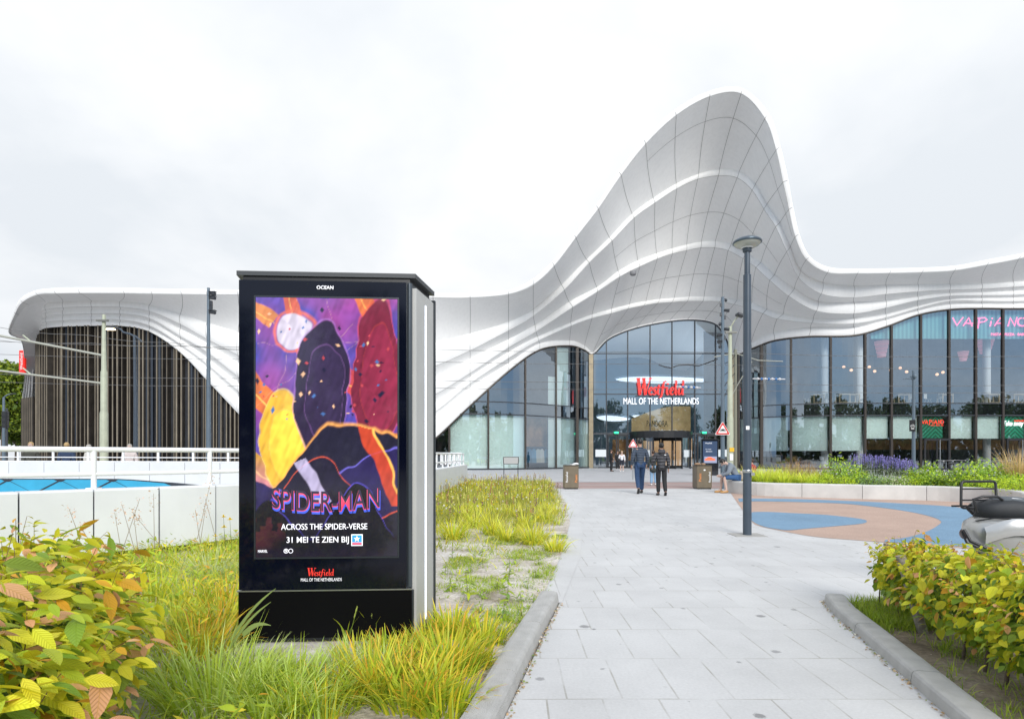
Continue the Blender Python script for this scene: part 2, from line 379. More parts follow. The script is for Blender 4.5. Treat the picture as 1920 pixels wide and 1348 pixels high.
def glassmat(name,refl=.30,tint=(.82,.92,1.0),trans=(.97,1,1),f=.35):
    m=bpy.data.materials.new(name); m.use_nodes=True; t=m.node_tree; t.nodes.clear()
    o=t.nodes.new('ShaderNodeOutputMaterial'); g=t.nodes.new('ShaderNodeBsdfGlossy'); g.inputs['Roughness'].default_value=.012; g.inputs[0].default_value=(*tint,1)
    tr=t.nodes.new('ShaderNodeBsdfTransparent'); tr.inputs[0].default_value=(*trans,1)
    lw=t.nodes.new('ShaderNodeLayerWeight'); lw.inputs[0].default_value=.35
    mr=t.nodes.new('ShaderNodeMapRange'); mr.inputs[3].default_value=refl; mr.inputs[4].default_value=1.0; t.links.new(lw.outputs['Fresnel'],mr.inputs[0])
    c=t.nodes.new('ShaderNodeTexCoord'); n=t.nodes.new('ShaderNodeTexNoise'); n.inputs['Scale'].default_value=.28; n.inputs['Detail'].default_value=1
    t.links.new(c.outputs['Object'],n.inputs['Vector']); b=t.nodes.new('ShaderNodeBump'); b.inputs['Strength'].default_value=.12; b.inputs['Distance'].default_value=.12
    t.links.new(n.outputs[0],b.inputs['Height']); t.links.new(b.outputs[0],g.inputs['Normal'])
    x=t.nodes.new('ShaderNodeMixShader'); t.links.new(mr.outputs[0],x.inputs[0]); t.links.new(tr.outputs[0],x.inputs[1]); t.links.new(g.outputs[0],x.inputs[2]); t.links.new(x.outputs[0],o.inputs[0])
    MATS[name]=m; return m
M_['glass']=glassmat('facade_glass')
M_['clear']=glassmat('clear_glass',refl=.14,tint=(.9,.95,1),trans=(.88,.92,.92))
# ---------------------------------------------------------------- ground
def pavemat(name,base,bw,rh,mort,joint,off=.5,spots=True,rot=0,nz=.06,squash=1):
    m=bpy.data.materials.new(name); m.use_nodes=True; t=m.node_tree; b=t.nodes['Principled BSDF']; L=t.links.new
    c=t.nodes.new('ShaderNodeTexCoord'); mp=t.nodes.new('ShaderNodeMapping'); mp.inputs['Rotation'].default_value=(0,0,rot); L(c.outputs['Object'],mp.inputs[0])
    wn=t.nodes.new('ShaderNodeTexNoise'); wn.inputs['Scale'].default_value=1.7; L(mp.outputs[0],wn.inputs['Vector'])
    wob=t.nodes.new('ShaderNodeVectorMath'); wob.operation='MULTIPLY_ADD'; wob.inputs[1].default_value=(.012,.02,0); L(wn.outputs['Color'],wob.inputs[0]); L(mp.outputs[0],wob.inputs[2])
    k=t.nodes.new('ShaderNodeTexBrick'); k.offset=off; k.offset_frequency=2; k.squash=squash; k.squash_frequency=3; L(wob.outputs[0],k.inputs['Vector'])
    k.inputs['Scale'].default_value=1; k.inputs['Brick Width'].default_value=bw; k.inputs['Row Height'].default_value=rh; k.inputs['Mortar Size'].default_value=mort; k.inputs['Mortar Smooth'].default_value=.15
    k.inputs['Color1'].default_value=(*[x*(1-nz*.5) for x in base],1); k.inputs['Color2'].default_value=(*[x*(1+nz*.5) for x in base],1); k.inputs['Mortar'].default_value=(*joint,1)
    # joints fade in and out, as sand filled ones do
    jn=t.nodes.new('ShaderNodeTexNoise'); jn.inputs['Scale'].default_value=2.6; jn.inputs['Detail'].default_value=5; L(mp.outputs[0],jn.inputs['Vector'])
    jr=t.nodes.new('ShaderNodeMapRange'); jr.inputs[1].default_value=.38; jr.inputs[2].default_value=.62; jr.inputs[3].default_value=.0; jr.inputs[4].default_value=1; L(jn.outputs[0],jr.inputs[0])
    mj=t.nodes.new('ShaderNodeMixRGB'); ml=t.nodes.new('ShaderNodeMath'); ml.operation='MULTIPLY'; L(k.outputs['Fac'],ml.inputs[0]); L(jr.outputs[0],ml.inputs[1])
    L(ml.outputs[0],mj.inputs[0]); 
    k2=t.nodes.new('ShaderNodeMixRGB'); k2.blend_type='MIX'; 
    # plain tile colour with per tile variation
    kb=t.nodes.new('ShaderNodeTexBrick'); kb.offset=off; kb.offset_frequency=2; kb.squash=squash; kb.squash_frequency=3; L(wob.outputs[0],kb.inputs['Vector']); kb.inputs['Scale'].default_value=1
    kb.inputs['Brick Width'].default_value=bw; kb.inputs['Row Height'].default_value=rh; kb.inputs['Mortar Size'].default_value=0
    kb.inputs['Color1'].default_value=k.inputs['Color1'].default_value; kb.inputs['Color2'].default_value=k.inputs['Color2'].default_value
    L(kb.outputs[0],mj.inputs[1]); mj.inputs[2].default_value=(*joint,1)
    # large soft stains
    sn=t.nodes.new('ShaderNodeTexNoise'); sn.inputs['Scale'].default_value=.9; sn.inputs['Detail'].default_value=8; sn.inputs['Roughness'].default_value=.65; L(mp.outputs[0],sn.inputs['Vector'])
    sr=t.nodes.new('ShaderNodeMapRange'); sr.inputs[1].default_value=.3; sr.inputs[2].default_value=.72; sr.inputs[3].default_value=1.06; sr.inputs[4].default_value=.85; L(sn.outputs[0],sr.inputs[0])
    fn=t.nodes.new('ShaderNodeTexNoise'); fn.inputs['Scale'].default_value=55; fn.inputs['Detail'].default_value=5; fn.inputs['Roughness'].default_value=.7; L(mp.outputs[0],fn.inputs['Vector'])
    fr=t.nodes.new('ShaderNodeMapRange'); fr.inputs[1].default_value=.3; fr.inputs[2].default_value=.7; fr.inputs[3].default_value=.93; fr.inputs[4].default_value=1.07; L(fn.outputs[0],fr.inputs[0])
    pm=t.nodes.new('ShaderNodeMath'); pm.operation='MULTIPLY'; L(sr.outputs[0],pm.inputs[0]); L(fr.outputs[0],pm.inputs[1]); last=pm.outputs[0]
    if spots:
        for sc,th,val in ((2.1,.085,.48),(4.5,.12,.58),(1.3,.07,.50)):
            v=t.nodes.new('ShaderNodeTexVoronoi'); v.inputs['Scale'].default_value=sc; v.inputs['Randomness'].default_value=1
            ad=t.nodes.new('ShaderNodeVectorMath'); ad.operation='MULTIPLY_ADD'; ad.inputs[1].default_value=(.05,.05,0); L(fn.outputs['Color'],ad.inputs[0]); L(mp.outputs[0],ad.inputs[2]); L(ad.outputs[0],v.inputs['Vector'])
            # only some cells carry a spot
            sx=t.nodes.new('ShaderNodeSeparateXYZ'); L(v.outputs['Color'],sx.inputs[0])
            rr=t.nodes.new('ShaderNodeMath'); rr.operation='MULTIPLY'; L(sx.outputs[0],rr.inputs[0]); rr.inputs[1].default_value=th*1.3
            lt=t.nodes.new('ShaderNodeMapRange'); L(v.outputs['Distance'],lt.inputs[0]); L(rr.outputs[0],lt.inputs[2]); r6=t.nodes.new('ShaderNodeMath'); r6.operation='MULTIPLY'; r6.inputs[1].default_value=.72; L(rr.outputs[0],r6.inputs[0]); L(r6.outputs[0],lt.inputs[1]); lt.inputs[3].default_value=val; lt.inputs[4].default_value=1
            m2=t.nodes.new('ShaderNodeMath'); m2.operation='MULTIPLY'; L(last,m2.inputs[0]); L(lt.outputs[0],m2.inputs[1]); last=m2.outputs[0]
    sc_=t.nodes.new('ShaderNodeVectorMath'); sc_.operation='SCALE'; L(mj.outputs[0],sc_.inputs[0]); L(last,sc_.inputs['Scale']); L(sc_.outputs[0],b.inputs['Base Color'])
    b.inputs['Roughness'].default_value=.78
    bp=t.nodes.new('ShaderNodeBump'); bp.inputs['Strength'].default_value=.35; bp.inputs['Distance'].default_value=.006; bp.invert=True
    hh=t.nodes.new('ShaderNodeMath'); hh.operation='MULTIPLY_ADD'; hh.inputs[1].default_value=.35; L(fn.outputs[0],hh.inputs[0]); L(k.outputs['Fac'],hh.inputs[2]); L(hh.outputs[0],bp.inputs['Height']); L(bp.outputs[0],b.inputs['Normal'])
    MATS[name]=m; return m
pm_path=pavemat('pale_paving',(.545,.545,.545),.30,.629,.0055,(.36,.35,.32),off=.37,nz=.06)
pm_plaza=pavemat('grey_plaza_paving',(.44,.44,.45),.4,.4,.01,(.28,.28,.27),spots=False)
pm_red=pavemat('red_brick_paving',(.36,.25,.23),.2,.1,.008,(.30,.25,.23),spots=False)
def quad(name,x0,x1,y0,y1,z,m): return flat_poly(name,[(x0,y0),(x1,y0),(x1,y1),(x0,y1)],z,m)
g=quad('ground',-700,700,-700,900,-.03,mat('far_ground',(.34,.34,.33),.9,nscale=.05,namt=.2))
quad('plaza',-60,80,28.8,64,-.004,pm_plaza)
quad('cycle_path',-60,60,23.2,28.8,-.006,pm_red)
for i,(yy,c) in enumerate(((22.95,.62),(26.0,.5),(28.7,.3))):
    flat_poly('paving_line',[(-2.0,yy),(14,yy),(14,yy+.25),(-2.0,yy+.25)],.0,mat('line_stone%d'%i,(c,c*.97,c*.95),.8))
# footpath
path=[(-.30,1.0),(-.04,2.895),(.42,5.18),(.85,7.49),(1.35,11.3),(1.72,16.5),(1.96,23.0),(8.6,23.0),(7.57,20.3),(5.89,15.2),(4.75,11.63),(4.57,10.9),(4.62,10.3),(4.85,9.4),(5.38,8.94),(6.04,8.41),(6.86,8.03),(9,7.6),(9,3.2),(2.0,1.0)]
flat_poly('footpath',path,0,pm_path)
# flush edging band beside the meadow
def strip(name,pts,w0,w1,z,m,kind='structure'):
    out_=[]
    for i,(x,y) in enumerate(pts):
        a=Vector(pts[max(i-1,0)]);b=Vector(pts[min(i+1,len(pts)-1)]); t=(b-a).normalized(); n=Vector((-t.y,t.x)); out_.append((Vector((x,y))+n*w0,Vector((x,y))+n*w1))
    mb=MB(); mb.grid([[(*a,z),(*b,z)] for a,b in out_],smooth=False); o=mb.build(name,m)
    if kind:o['kind']=kind
    bm=bmesh.new(); bm.from_mesh(o.data)
    for f in bm.faces:
        if f.normal.z<0: f.normal_flip()
    bm.to_mesh(o.data); bm.free(); return o
pm_edge=pavemat('edging_paving',(.55,.55,.55),.9,.9,.006,(.33,.32,.30),spots=False)
strip('path_edging',[(.42,5.18),(.85,7.49),(1.35,11.3),(1.72,16.5),(1.96,23.0)],-.02,.245,.004,pm_edge)
# raised kerbs, in lengths with dark joints
def kerb(name,pts,w,h,label,grp):
    """pts = path-side base line; body goes to the side of +w"""
    L_=[Vector(p) for p in pts]; seglen=.98
    # resample
    dist=[0]; 
    for a,b in zip(L_,L_[1:]): dist.append(dist[-1]+(b-a).length)
    def at(s):
        for i in range(len(L_)-1):
            if s<=dist[i+1] or i==len(L_)-2:
                t=(s-dist[i])/(dist[i+1]-dist[i]); return L_[i].lerp(L_[i+1],t),(L_[i+1]-L_[i]).normalized()
    s=0; k=0
    root=thing(name,label,'kerb',(0,0,0))
    while s<dist[-1]-.05:
        e=min(s+seglen,dist[-1]); mb=MB(); rows=[]
        for q in range(5):
            p,t=at(s+.004+(e-s-.008)*q/4); n=Vector((-t.y,t.x))*(1 if w>0 else -1); W_=abs(w)
            prof=[(0,-.02),(.012,h*.75),(.022,h*.93),(.045,h),(W_-.03,h),(W_-.006,h*.93),(W_,-.02)]
            rows.append([(p.x+n.x*a,p.y+n.y*a,z) for a,z in prof])
        mb.grid(rows,smooth=False,flip=(w>0))
        for r_ in (rows[0],rows[-1]): mb.add(r_,[tuple(range(7))])
        mb.build('kerb_stone',M_['kerb'],root); s=e; k+=1
    return root
kerb('kerb',[(.42,5.22),(.25,4.4),(.11,3.7),(-.04,2.895),(-.2,2.1),(-.42,1.1)],-.165,.095,'raised pale concrete kerb along the left edge of the path, beside the grasses','')
kerb('kerb',[(2.79,5.25),(2.64,4.85),(2.48,4.18),(2.33,3.566),(2.19,3.017),(2.03,2.3),(1.8,1.2)],.165,.075,'raised pale concrete kerb along the right edge of the path, beside the leafy hedge','')
# soil beds
def soilmat(name,a,b_,c_):
    m=bpy.data.materials.new(name); m.use_nodes=True; t=m.node_tree; b=t.nodes['Principled BSDF']; L=t.links.new
    c=t.nodes.new('ShaderNodeTexCoord'); n=t.nodes.new('ShaderNodeTexNoise'); n.inputs['Scale'].default_value=1.6; n.inputs['Detail'].default_value=9; n.inputs['Roughness'].default_value=.68; L(c.outputs['Object'],n.inputs[0])
    r=t.nodes.new('ShaderNodeValToRGB'); e=r.color_ramp.elements; e[0].position=.34; e[0].color=(*a,1); e[1].position=.60; e[1].color=(*c_,1); k=e.new(.46); k.color=(*b_,1); L(n.outputs[0],r.inputs[0])
    f=t.nodes.new('ShaderNodeTexNoise'); f.inputs['Scale'].default_value=40; f.inputs['Detail'].default_value=8; L(c.outputs['Object'],f.inputs[0])
    mr=t.nodes.new('ShaderNodeMapRange'); mr.inputs[1].default_value=.3;mr.inputs[2].default_value=.7;mr.inputs[3].default_value=.72;mr.inputs[4].default_value=1.2; L(f.outputs[0],mr.inputs[0])
    s_=t.nodes.new('ShaderNodeVectorMath'); s_.operation='SCALE'; L(r.outputs[0],s_.inputs[0]); L(mr.outputs[0],s_.inputs['Scale']); L(s_.outputs[0],b.inputs['Base Color']); b.inputs['Roughness'].default_value=.95
    bp=t.nodes.new('ShaderNodeBump'); bp.inputs['Strength'].default_value=.9; bp.inputs['Distance'].default_value=.04; L(n.outputs[0],bp.inputs['Height']); 
    b2=t.nodes.new('ShaderNodeBump'); b2.inputs['Strength'].default_value=.7; b2.inputs['Distance'].default_value=.015; L(f.outputs[0],b2.inputs['Height']); L(bp.outputs[0],b2.inputs['Normal']); L(b2.outputs[0],b.inputs['Normal'])
    MATS[name]=m; return m
sand=soilmat('sandy_soil',(.27,.23,.17),(.50,.45,.39),(.64,.60,.55)); soil=soilmat('brown_soil',(.13,.10,.07),(.24,.19,.14),(.32,.27,.21))
WALL=[(-6.6,5.4),(-5.7,6.5),(-4.97,7.35),(-3.98,8.5),(-3.1,11.0),(-2.6,14.0),(-2.36,17.5),(-2.2,22.5),(-2.1,27.6)]   # white ramp wall, its face line
bed=[(-.47,1.0),(-.21,2.895),(.25,5.18),(.62,7.49),(1.12,11.3),(1.49,16.5),(1.73,23.0),(1.9,28.4),(-2.1,28.4)]+WALL[::-1]+[(-9,4.5),(-9,1.0)]
# bumpy sheet : grid of points inside the polygon, gently mounded
def inpoly(x,y,poly):
    c=False;n=len(poly);j=n-1
    for i in range(n):
        xi,yi=poly[i];xj,yj=poly[j]
        if (yi>y)!=(yj>y) and x<(xj-xi)*(y-yi)/(yj-yi)+xi: c=not c
        j=i
    return c
flat_poly('meadow_bed',bed,.012,sand)
hb=[(2.955,5.15),(2.81,4.8),(2.65,4.14),(2.50,3.53),(2.355,2.98),(2.2,2.26),(1.97,1.16),(6,1.0),(6,3.4),(4.4,4.4),(3.75,5.3)]
flat_poly('hedge_bed',hb,.012,soil)
# ---------------------------------------------------------------- play surface
def rubber(name,c1,c2):
    m=bpy.data.materials.new(name); m.use_nodes=True; t=m.node_tree; b=t.nodes['Principled BSDF']; L=t.links.new
    c=t.nodes.new('ShaderNodeTexCoord'); v=t.nodes.new('ShaderNodeTexNoise'); v.inputs['Scale'].default_value=38; v.inputs['Detail'].default_value=6; v.inputs['Roughness'].default_value=.8; L(c.outputs['Object'],v.inputs[0])
    r=t.nodes.new('ShaderNodeValToRGB'); r.color_ramp.elements[0].position=.38; r.color_ramp.elements[1].position=.62; r.color_ramp.elements[0].color=(*c1,1); r.color_ramp.elements[1].color=(*c2,1); L(v.outputs[0],r.inputs[0])
    n=t.nodes.new('ShaderNodeTexNoise'); n.inputs['Scale'].default_value=.7; n.inputs['Detail'].default_value=5; L(c.outputs['Object'],n.inputs[0]); mr=t.nodes.new('ShaderNodeMapRange'); n.inputs['Roughness'].default_value=.7; n.inputs['Detail'].default_value=9; mr.inputs[1].default_value=.3; mr.inputs[2].default_value=.7; mr.inputs[3].default_value=.84; mr.inputs[4].default_value=1.1; L(n.outputs[0],mr.inputs[0])
    s_=t.nodes.new('ShaderNodeVectorMath'); s_.operation='SCALE'; L(r.outputs[0],s_.inputs[0]); L(mr.outputs[0],s_.inputs['Scale']); L(s_.outputs[0],b.inputs['Base Color']); b.inputs['Roughness'].default_value=.9
    MATS[name]=m; return m
coral=rubber('coral_rubber',(.38,.26,.205),(.52,.38,.31)); blue=rubber('blue_rubber',(.13,.23,.34),(.20,.33,.46))
def smooth2(pts,k=5,closed=True):
    n=len(pts); o=[]
    rg=range(n) if closed else range(n-1)
    for i in rg:
        p0,p1,p2,p3=[Vector(pts[(i+a)%n] if closed else pts[min(max(i+a,0),n-1)]) for a in (-1,0,1,2)]
        for q in range(k):
            t=q/k; o.append(tuple(.5*((2*p1)+(p2-p0)*t+(2*p0-5*p1+4*p2-p3)*t*t+(3*p1-p0-3*p2+p3)*t**3)))
    if not closed:o.append(tuple(pts[-1]))
    return o
edgeA=[(7.57,20.3),(5.89,15.2),(4.75,11.63),(4.57,10.9),(4.62,10.3),(4.85,9.4),(5.38,8.94),(6.04,8.41),(6.86,8.03),(9,7.6),(16,7.2)]
PW=[(7.55,20.9),(7.7,19.7),(8.1,18.9),(9.0,18.3),(10.55,17.5),(11.7,17.1),(12.45,16.4),(12.75,15.4),(12.4,14.4),(11.9,13.4),(12.1,11.5),(13.5,9.5),(15.5,8.0)]
PWs=smooth2(PW,4,False)
eA=smooth2(edgeA,4,False)
flat_poly('play_surface',eA+PWs[::-1],.004,coral)
def gp(l): return [tuple(G(x,y).xy) for x,y in l]
up=gp([(1384,935),(1400,934.6),(1500,936),(1622,940.6),(1710,945),(1783,950),(1830,957),(1868,970),(1905,990)]); lo=gp([(1386,941),(1418,940),(1500,941.5),(1581,944.4),(1637,950),(1695,958),(1739,967),(1764,977),(1757,986.5),(1736,997.5),(1700,1008),(1660,1013)])
b1=smooth2(up,4,False)+[(8.2,9.2),(8.6,8.0),(7.6,7.85),(6.9,8.15),(6.1,8.5),(5.6,8.82)]+smooth2(lo,4,False)[::-1]
flat_poly('play_surface',b1,.008,blue)
b2=gp([(1408,961),(1440,960),(1482,962),(1530,964.4),(1564,967),(1611,972.7),(1625,977),(1616,982),(1564,987),(1511,991.6),(1478,994.5),(1455,992),(1432,987.5),(1413,979),(1404,969)])
flat_poly('play_surface',smooth2(b2,4),.008,blue)
# ---------------------------------------------------------------- the mall
mall=thing('mall_building','huge white mall with a swooping peaked canopy over glass facades behind the plaza','building',(5,60,0))
mall_inv=Matrix.Translation((-5,-60,0))
def mpart(mb,name,m,parent=None):
    o=mb.build(name,m); o.parent=parent or mall; o.matrix_parent_inverse=Matrix.Translation((-5,-60,0)) ; return o
T_=[]  # stations: ten (x,y) pixel-measured profile points, facade depth, canopy depth, has a panel joint
def st(pts,d9,d0,seam=True): T_.append((pts,d9,d0,seam))
st([(41,750),(41.5,751),(42,752),(44,752),(45,752),(48,752),(49,752),(54,751),(55,750),(60,748)],64,63.2,False)
st([(46,700),(46,700.5),(46.5,701),(49,701),(50,701),(53,701),(54,701),(57,701),(58,701),(62.5,701)],62,61.2)
st([(40,641),(41,642),(43,645),(47,648),(49,649),(52,650),(54,650),(57,651),(59,651),(64,652)],60,57,False)
st([(15,622),(17,624),(47,624),(51,629),(53,630),(56,632),(58,633),(61,636),(62,637),(67,638)],58.5,54)
st([(26,585),(29,588),(58,598),(61,607),(62,610),(64,614),(65,616),(67,621),(68,622),(70,628)],57,52)
st([(38,560),(42,567),(70,578),(71,590),(72,594),(73,600),(74,602),(75,609),(76,611),(77,619)],56,51)
st([(66,545),(70,553),(86,569),(85,581),(86,586),(86,592.5),(86,595),(86,604),(87,607),(88,615)],55,50.5)
st([(101,540.5),(104,550.5),(118,566),(118,577),(118,582),(118,590),(118,592),(118,601),(118,604),(118,612.5)],54.5,50)
def row(x,ys,dx0=0,dx1=0): return [(x+dx0,ys[0]),(x+dx1,ys[1])]+[(x,y) for y in ys[2:]]
st(row(171.5,[539,549.8,564,575.5,581,588.6,592,599.5,602.7,611],-24,-22),54,50)
st(row(225,[540,550,565,576,580.5,588.6,592,600,603,611],5,8),54,50)
st(row(280,[541,551,571.7,584,589,597,602,611,616,622],3,5),54,50)
st(row(338,[542,552,589,608,616,631,636,646,650,661],0,3),54,50)
st(row(388,[542.8,552.6,604.5,636,643.6,661,671,684,689,713],0,0),54,50)
st(row(446,[543.5,553,623,666,680,706.6,718,734,743,774.7]),54,50)
st(row(508,[544.5,554,640,700,718,752,767,788,799,842]),53.5,49.5)
st(row(580,[545.5,555.5,652,722,745,782,798,822,835,881]),53.5,49.5)
st(row(660,[547,557,660,728,752,790,805,828,838,882]),53.5,49.3)
st(row(740,[548,558,657,710,735,768,785,805,814,876]),53.2,49.2)
st(row(812,[549,558.7,643,688,711,741.6,757.6,775,783,825.7]),53,49)
st(row(881.5,[549,558.7,625.5,657.5,672.7,700,707.5,720,727,761]),53,49)
st(row(953.6,[544,552,603.5,620,636,652,660,672,681,696]),54,49)
st([(1000,522),(1000,534),(1000,579.5),(1000,593),(1003,609),(1005,622),(1008,631),(1010,639),(1012,644),(1012,656)],56,48.5)
st([(1035,490.5),(1039,499),(1053,534),(1058,544),(1067,566),(1074,576),(1070,605),(1071,611),(1068,638.5),(1068,648.5)],58.5,48)
st([(1076,440),(1080,446),(1100,487),(1105,493),(1119,538.7),(1120.5,547),(1110,590),(1110,597),(1096,648),(1095,656)],60.5,47.5)
st([(1117,385),(1122,392),(1143,446),(1147.6,452),(1159.5,509),(1162.5,519),(1146.5,579.5),(1146,588),(1112,660),(1112,664)],61,47)
st([(1159.5,322),(1165,329),(1185.5,401.5),(1189,409),(1196,489),(1200,500),(1180,571),(1178,579),(1137,636),(1138,638.5)],61,46.5)
st([(1206.6,262.4),(1211,270.6),(1225,372),(1228,381),(1231,475.7),(1232.6,485.7),(1211,565),(1208,573),(1164,622),(1165,624.5)],61,46)
st([(1264,207.5),(1268,217),(1268,345),(1269,354.4),(1260,466.4),(1261,476),(1237,561),(1233,569),(1194,612),(1195,614.5)],61,45.5)
st([(1330,171.5),(1331,181.5),(1310,326.6),(1308,336.6),(1287.5,459),(1287.5,470),(1264,559),(1260,567),(1223,605.5),(1224,608)],61,45.5)
st([(1391,166),(1389.5,176.5),(1349,318),(1347,330),(1315,453.4),(1314,465),(1292,556.5),(1289,565),(1256,600),(1257,602.5)],61,45.5)
st([(1441,212),(1434,223),(1385.8,322),(1382,334),(1341,452.7),(1340,465),(1320,556),(1318,565),(1290,597.5),(1290,600)],61,45.5)
st([(1463.6,275),(1455,282),(1416,346),(1410,357),(1371,458),(1365,470),(1354,557.6),(1350,566),(1322,599.5),(1322,602)],61,45.5)
st([(1478.5,338.5),(1468,342),(1438,383),(1432,392),(1399,474),(1393,485),(1382,562),(1376,571),(1346,609),(1345,611)],61,46)
st([(1483,364),(1474,368),(1450,400),(1443,409),(1413,483),(1405,493),(1396,564),(1389,574),(1364,634),(1362,637)],61,46.3,False)
st([(1487.5,388.5),(1479,393),(1462,418),(1454,425.6),(1426.6,492),(1417,501.6),(1410,566.5),(1402,578),(1375,662),(1374,666)],60.6,46.7)
st([(1499,438.6),(1491,444),(1482,463),(1475,472),(1452.5,514.6),(1443,525.8),(1438,579.5),(1430,588),(1408,644),(1409,654)],58.8,47.2)
st([(1518.5,480.5),(1512,487),(1501,507),(1497,520),(1489.6,540.6),(1478.5,555),(1469,588),(1457,598),(1450,624),(1452,638.5)],57,48)
st([(1554.5,501),(1552,511),(1543,530),(1540,551),(1534,565),(1531,583),(1525,597),(1522,606),(1520,614),(1516,631)],55.8,49)
st(row(1601,[504,513,536,558,567,588,596,607,613,629],8,7),55,50)
st(row(1661,[503.5,512.5,535,552,563.4,577.5,589,596,600,612.6],9,7),55,50.5)
st(row(1721,[502,511,533,547,556,563.5,574,579,583,590.7],11,8),55,51)
st(row(1781,[498,507.5,532.5,544,549,555.5,560.6,565,569.6,580.5],12,9),55,51)
st(row(1841,[486.6,497,532,542,547.4,554.4,558.4,565,569,578.5],13,10),55,51)
st(row(1900,[475.5,486,528.5,538.5,545,553.6,558,565.5,569.6,579],15,10),55,51)
st(row(1970,[458,469,523,534,541,550,555,563,567,578],15,10),55,51)
st(row(2040,[445,457,520,531,538,548,553,562,566,577],20,15),55,51)
st(row(2130,[438,450,518,529,536,546,551,560,565,577],20,15),55,51)
st(row(2300,[436,448,518,529,536,546,551,560,565,577],20,15),55,51,False)
NS=len(T_); SUB=8
def cr4(a,b,c,d,t): return .5*((2*b)+(c-a)*t+(2*a-5*b+4*c-d)*t*t+(3*b-a-3*c+d)*t**3)
arr=np.zeros((NS,10,3))
for i,(pts,d9,d0,_) in enumerate(T_):
    gaps=[0]+[0]*9; w=[0,0]; ws=[0.0]*10
    for j,(a,b) in {2:(1,2),4:(3,4),6:(5,6),8:(7,8)}.items():
        ws[j]=max(math.hypot(pts[b][0]-pts[a][0],pts[b][1]-pts[a][1]),1.5)
    tot=sum(ws); acc=0
    for j in range(10):
        acc+=ws[j]; d=d0+(d9-d0)*acc/tot
        arr[i,j]=(pts[j][0],pts[j][1],d)
dense=[]; 
for i in range(NS-1):
    a,b,c,d=arr[max(i-1,0)],arr[i],arr[i+1],arr[min(i+2,NS-1)]
    for q in range(SUB): dense.append(cr4(a,b,c,d,q/SUB))
dense.append(arr[-1]); dense=np.array(dense)      # (ND,10,3)
def towld(a):
    o=np.empty(a.shape); o[...,0]=(a[...,0]-960)/1100*a[...,2]; o[...,1]=a[...,2]; o[...,2]=1.3+(854-a[...,1])/1100*a[...,2]; return o
WD=towld(dense); ND=len(WD)
WD[...,2]=np.maximum(WD[...,2],-.05)
shell=MB(); seams=MB(); surf={}
for j in range(9):
    A,B=WD[:,j],WD[:,j+1]; lip=j in (0,2,4,6,8); K=5 if lip else 8
    wid=np.linalg.norm(B-A,axis=1)
    rows=[]
    for q in range(K+1):
        t=q/K; p=A*(1-t)+B*t
        if lip: off=np.sin(math.pi*min(max(t,0),1))**.7*np.minimum(wid*.16,.30) if 0<t<1 else 0*wid; p=p.copy(); p[:,1]-=off
        else:   off=math.sin(math.pi*t)*np.minimum(wid*.07,.45); p=p.copy(); p[:,1]+=off
        rows.append(p)
    surf[j]=rows
    shell.grid([[tuple(x) for x in r] for r in rows],smooth=True,flip=True)
# top sheet behind the fascia
C0=WD[:,0]; rows=[C0]
for dl,f in ((.5,1),(2,1),(8,.97),(18,.80),(30,.42),(45,0)):
    p=C0.copy(); p[:,1]+=dl; p[:,2]=np.where(C0[:,2]>12,12+(C0[:,2]-12)*f,C0[:,2]); rows.append(p)
shell.grid([[tuple(x) for x in r] for r in rows],smooth=True)
mpart(shell,'canopy',M_['panel'])
# joints between the white panels : thin dark strips proud of the shell
sd_=MB()
def ribbon(path,side,w,out=.02):
    vs=[];fs=[]
    for p,s_ in zip(path,side):
        p=Vector(p); s_=Vector(s_); s_.normalize(); p=p+(Vector((0,0,1.3))-p).normalized()*out
        vs+=[p-s_*w/2,p+s_*w/2]
    for i in range(len(path)-1): fs.append((2*i,2*i+1,2*i+3,2*i+2))
    sd_.add(vs,fs)
for i in range(NS):
    if not T_[i][3]: continue
    k=i*SUB; k2=min(k+1,ND-1); k1=max(k-1,0)
    for j in range(9):
        pth=[surf[j][q][k] for q in range(len(surf[j]))]; sid=[surf[j][q][k2]-surf[j][q][k1] for q in range(len(surf[j]))]
        ribbon(pth[1:] if j==0 else pth,sid[1:] if j==0 else sid,.030)
def longseam(j,q,k0,k1,w=.028):
    K=len(surf[j])-1; qi=int(q*K); f=q*K-qi
    pts=[surf[j][qi][k]*(1-f)+surf[j][min(qi+1,K)][k]*f for k in range(k0,k1)]
    sid=[surf[j][min(qi+1,K)][k]-surf[j][qi][k] for k in range(k0,k1)]
    ribbon(pts,sid,w)
i0=24*SUB
for j in (1,3,5,7): 
    for q in (0.0,1.0): longseam(j,q,2*SUB,ND,.026)
longseam(1,.27,26*SUB,35*SUB); longseam(3,.5,24*SUB,35*SUB); longseam(5,.5,24*SUB,36*SUB); longseam(7,.5,24*SUB,33*SUB,.03)
mpart(sd_,'panel_joints',M_['seam'])
# ---- plan of the facade taken from the lower canopy edge
EX=dense[:,9,0]; EW=WD[:,9]
def edge_at(px,lo=0,hi=ND-1):
    for k in range(lo,hi):
        a,b=EX[k],EX[k+1]
        if (a<=px<=b) : t=(px-a)/(b-a+1e-9); return EW[k]*(1-t)+EW[k+1]*t
    return EW[hi]
kL0,kL1=17*SUB,24*SUB; kC1=34*SUB; 
def fline(px0,px1,n,lo,hi): return [edge_at(px0+(px1-px0)*i/n,lo,hi) for i in range(n+1)]
def curtain(name,px0,px1,lo,hi,m,z0=.1,z1=None,off=0,n=6,parent=None,gap=.02):
    pts=fline(px0,px1,n,lo,hi); rows=[[],[]]
    for p in pts:
        rows[0].append((p[0],p[1]+off,z0)); top=p[2]-gap if z1 is None else min(z1,p[2]-gap); rows[1].append((p[0],p[1]+off,max(top,z0)))
    mb=MB(); mb.grid(rows,smooth=False); return mpart(mb,name,m,parent)
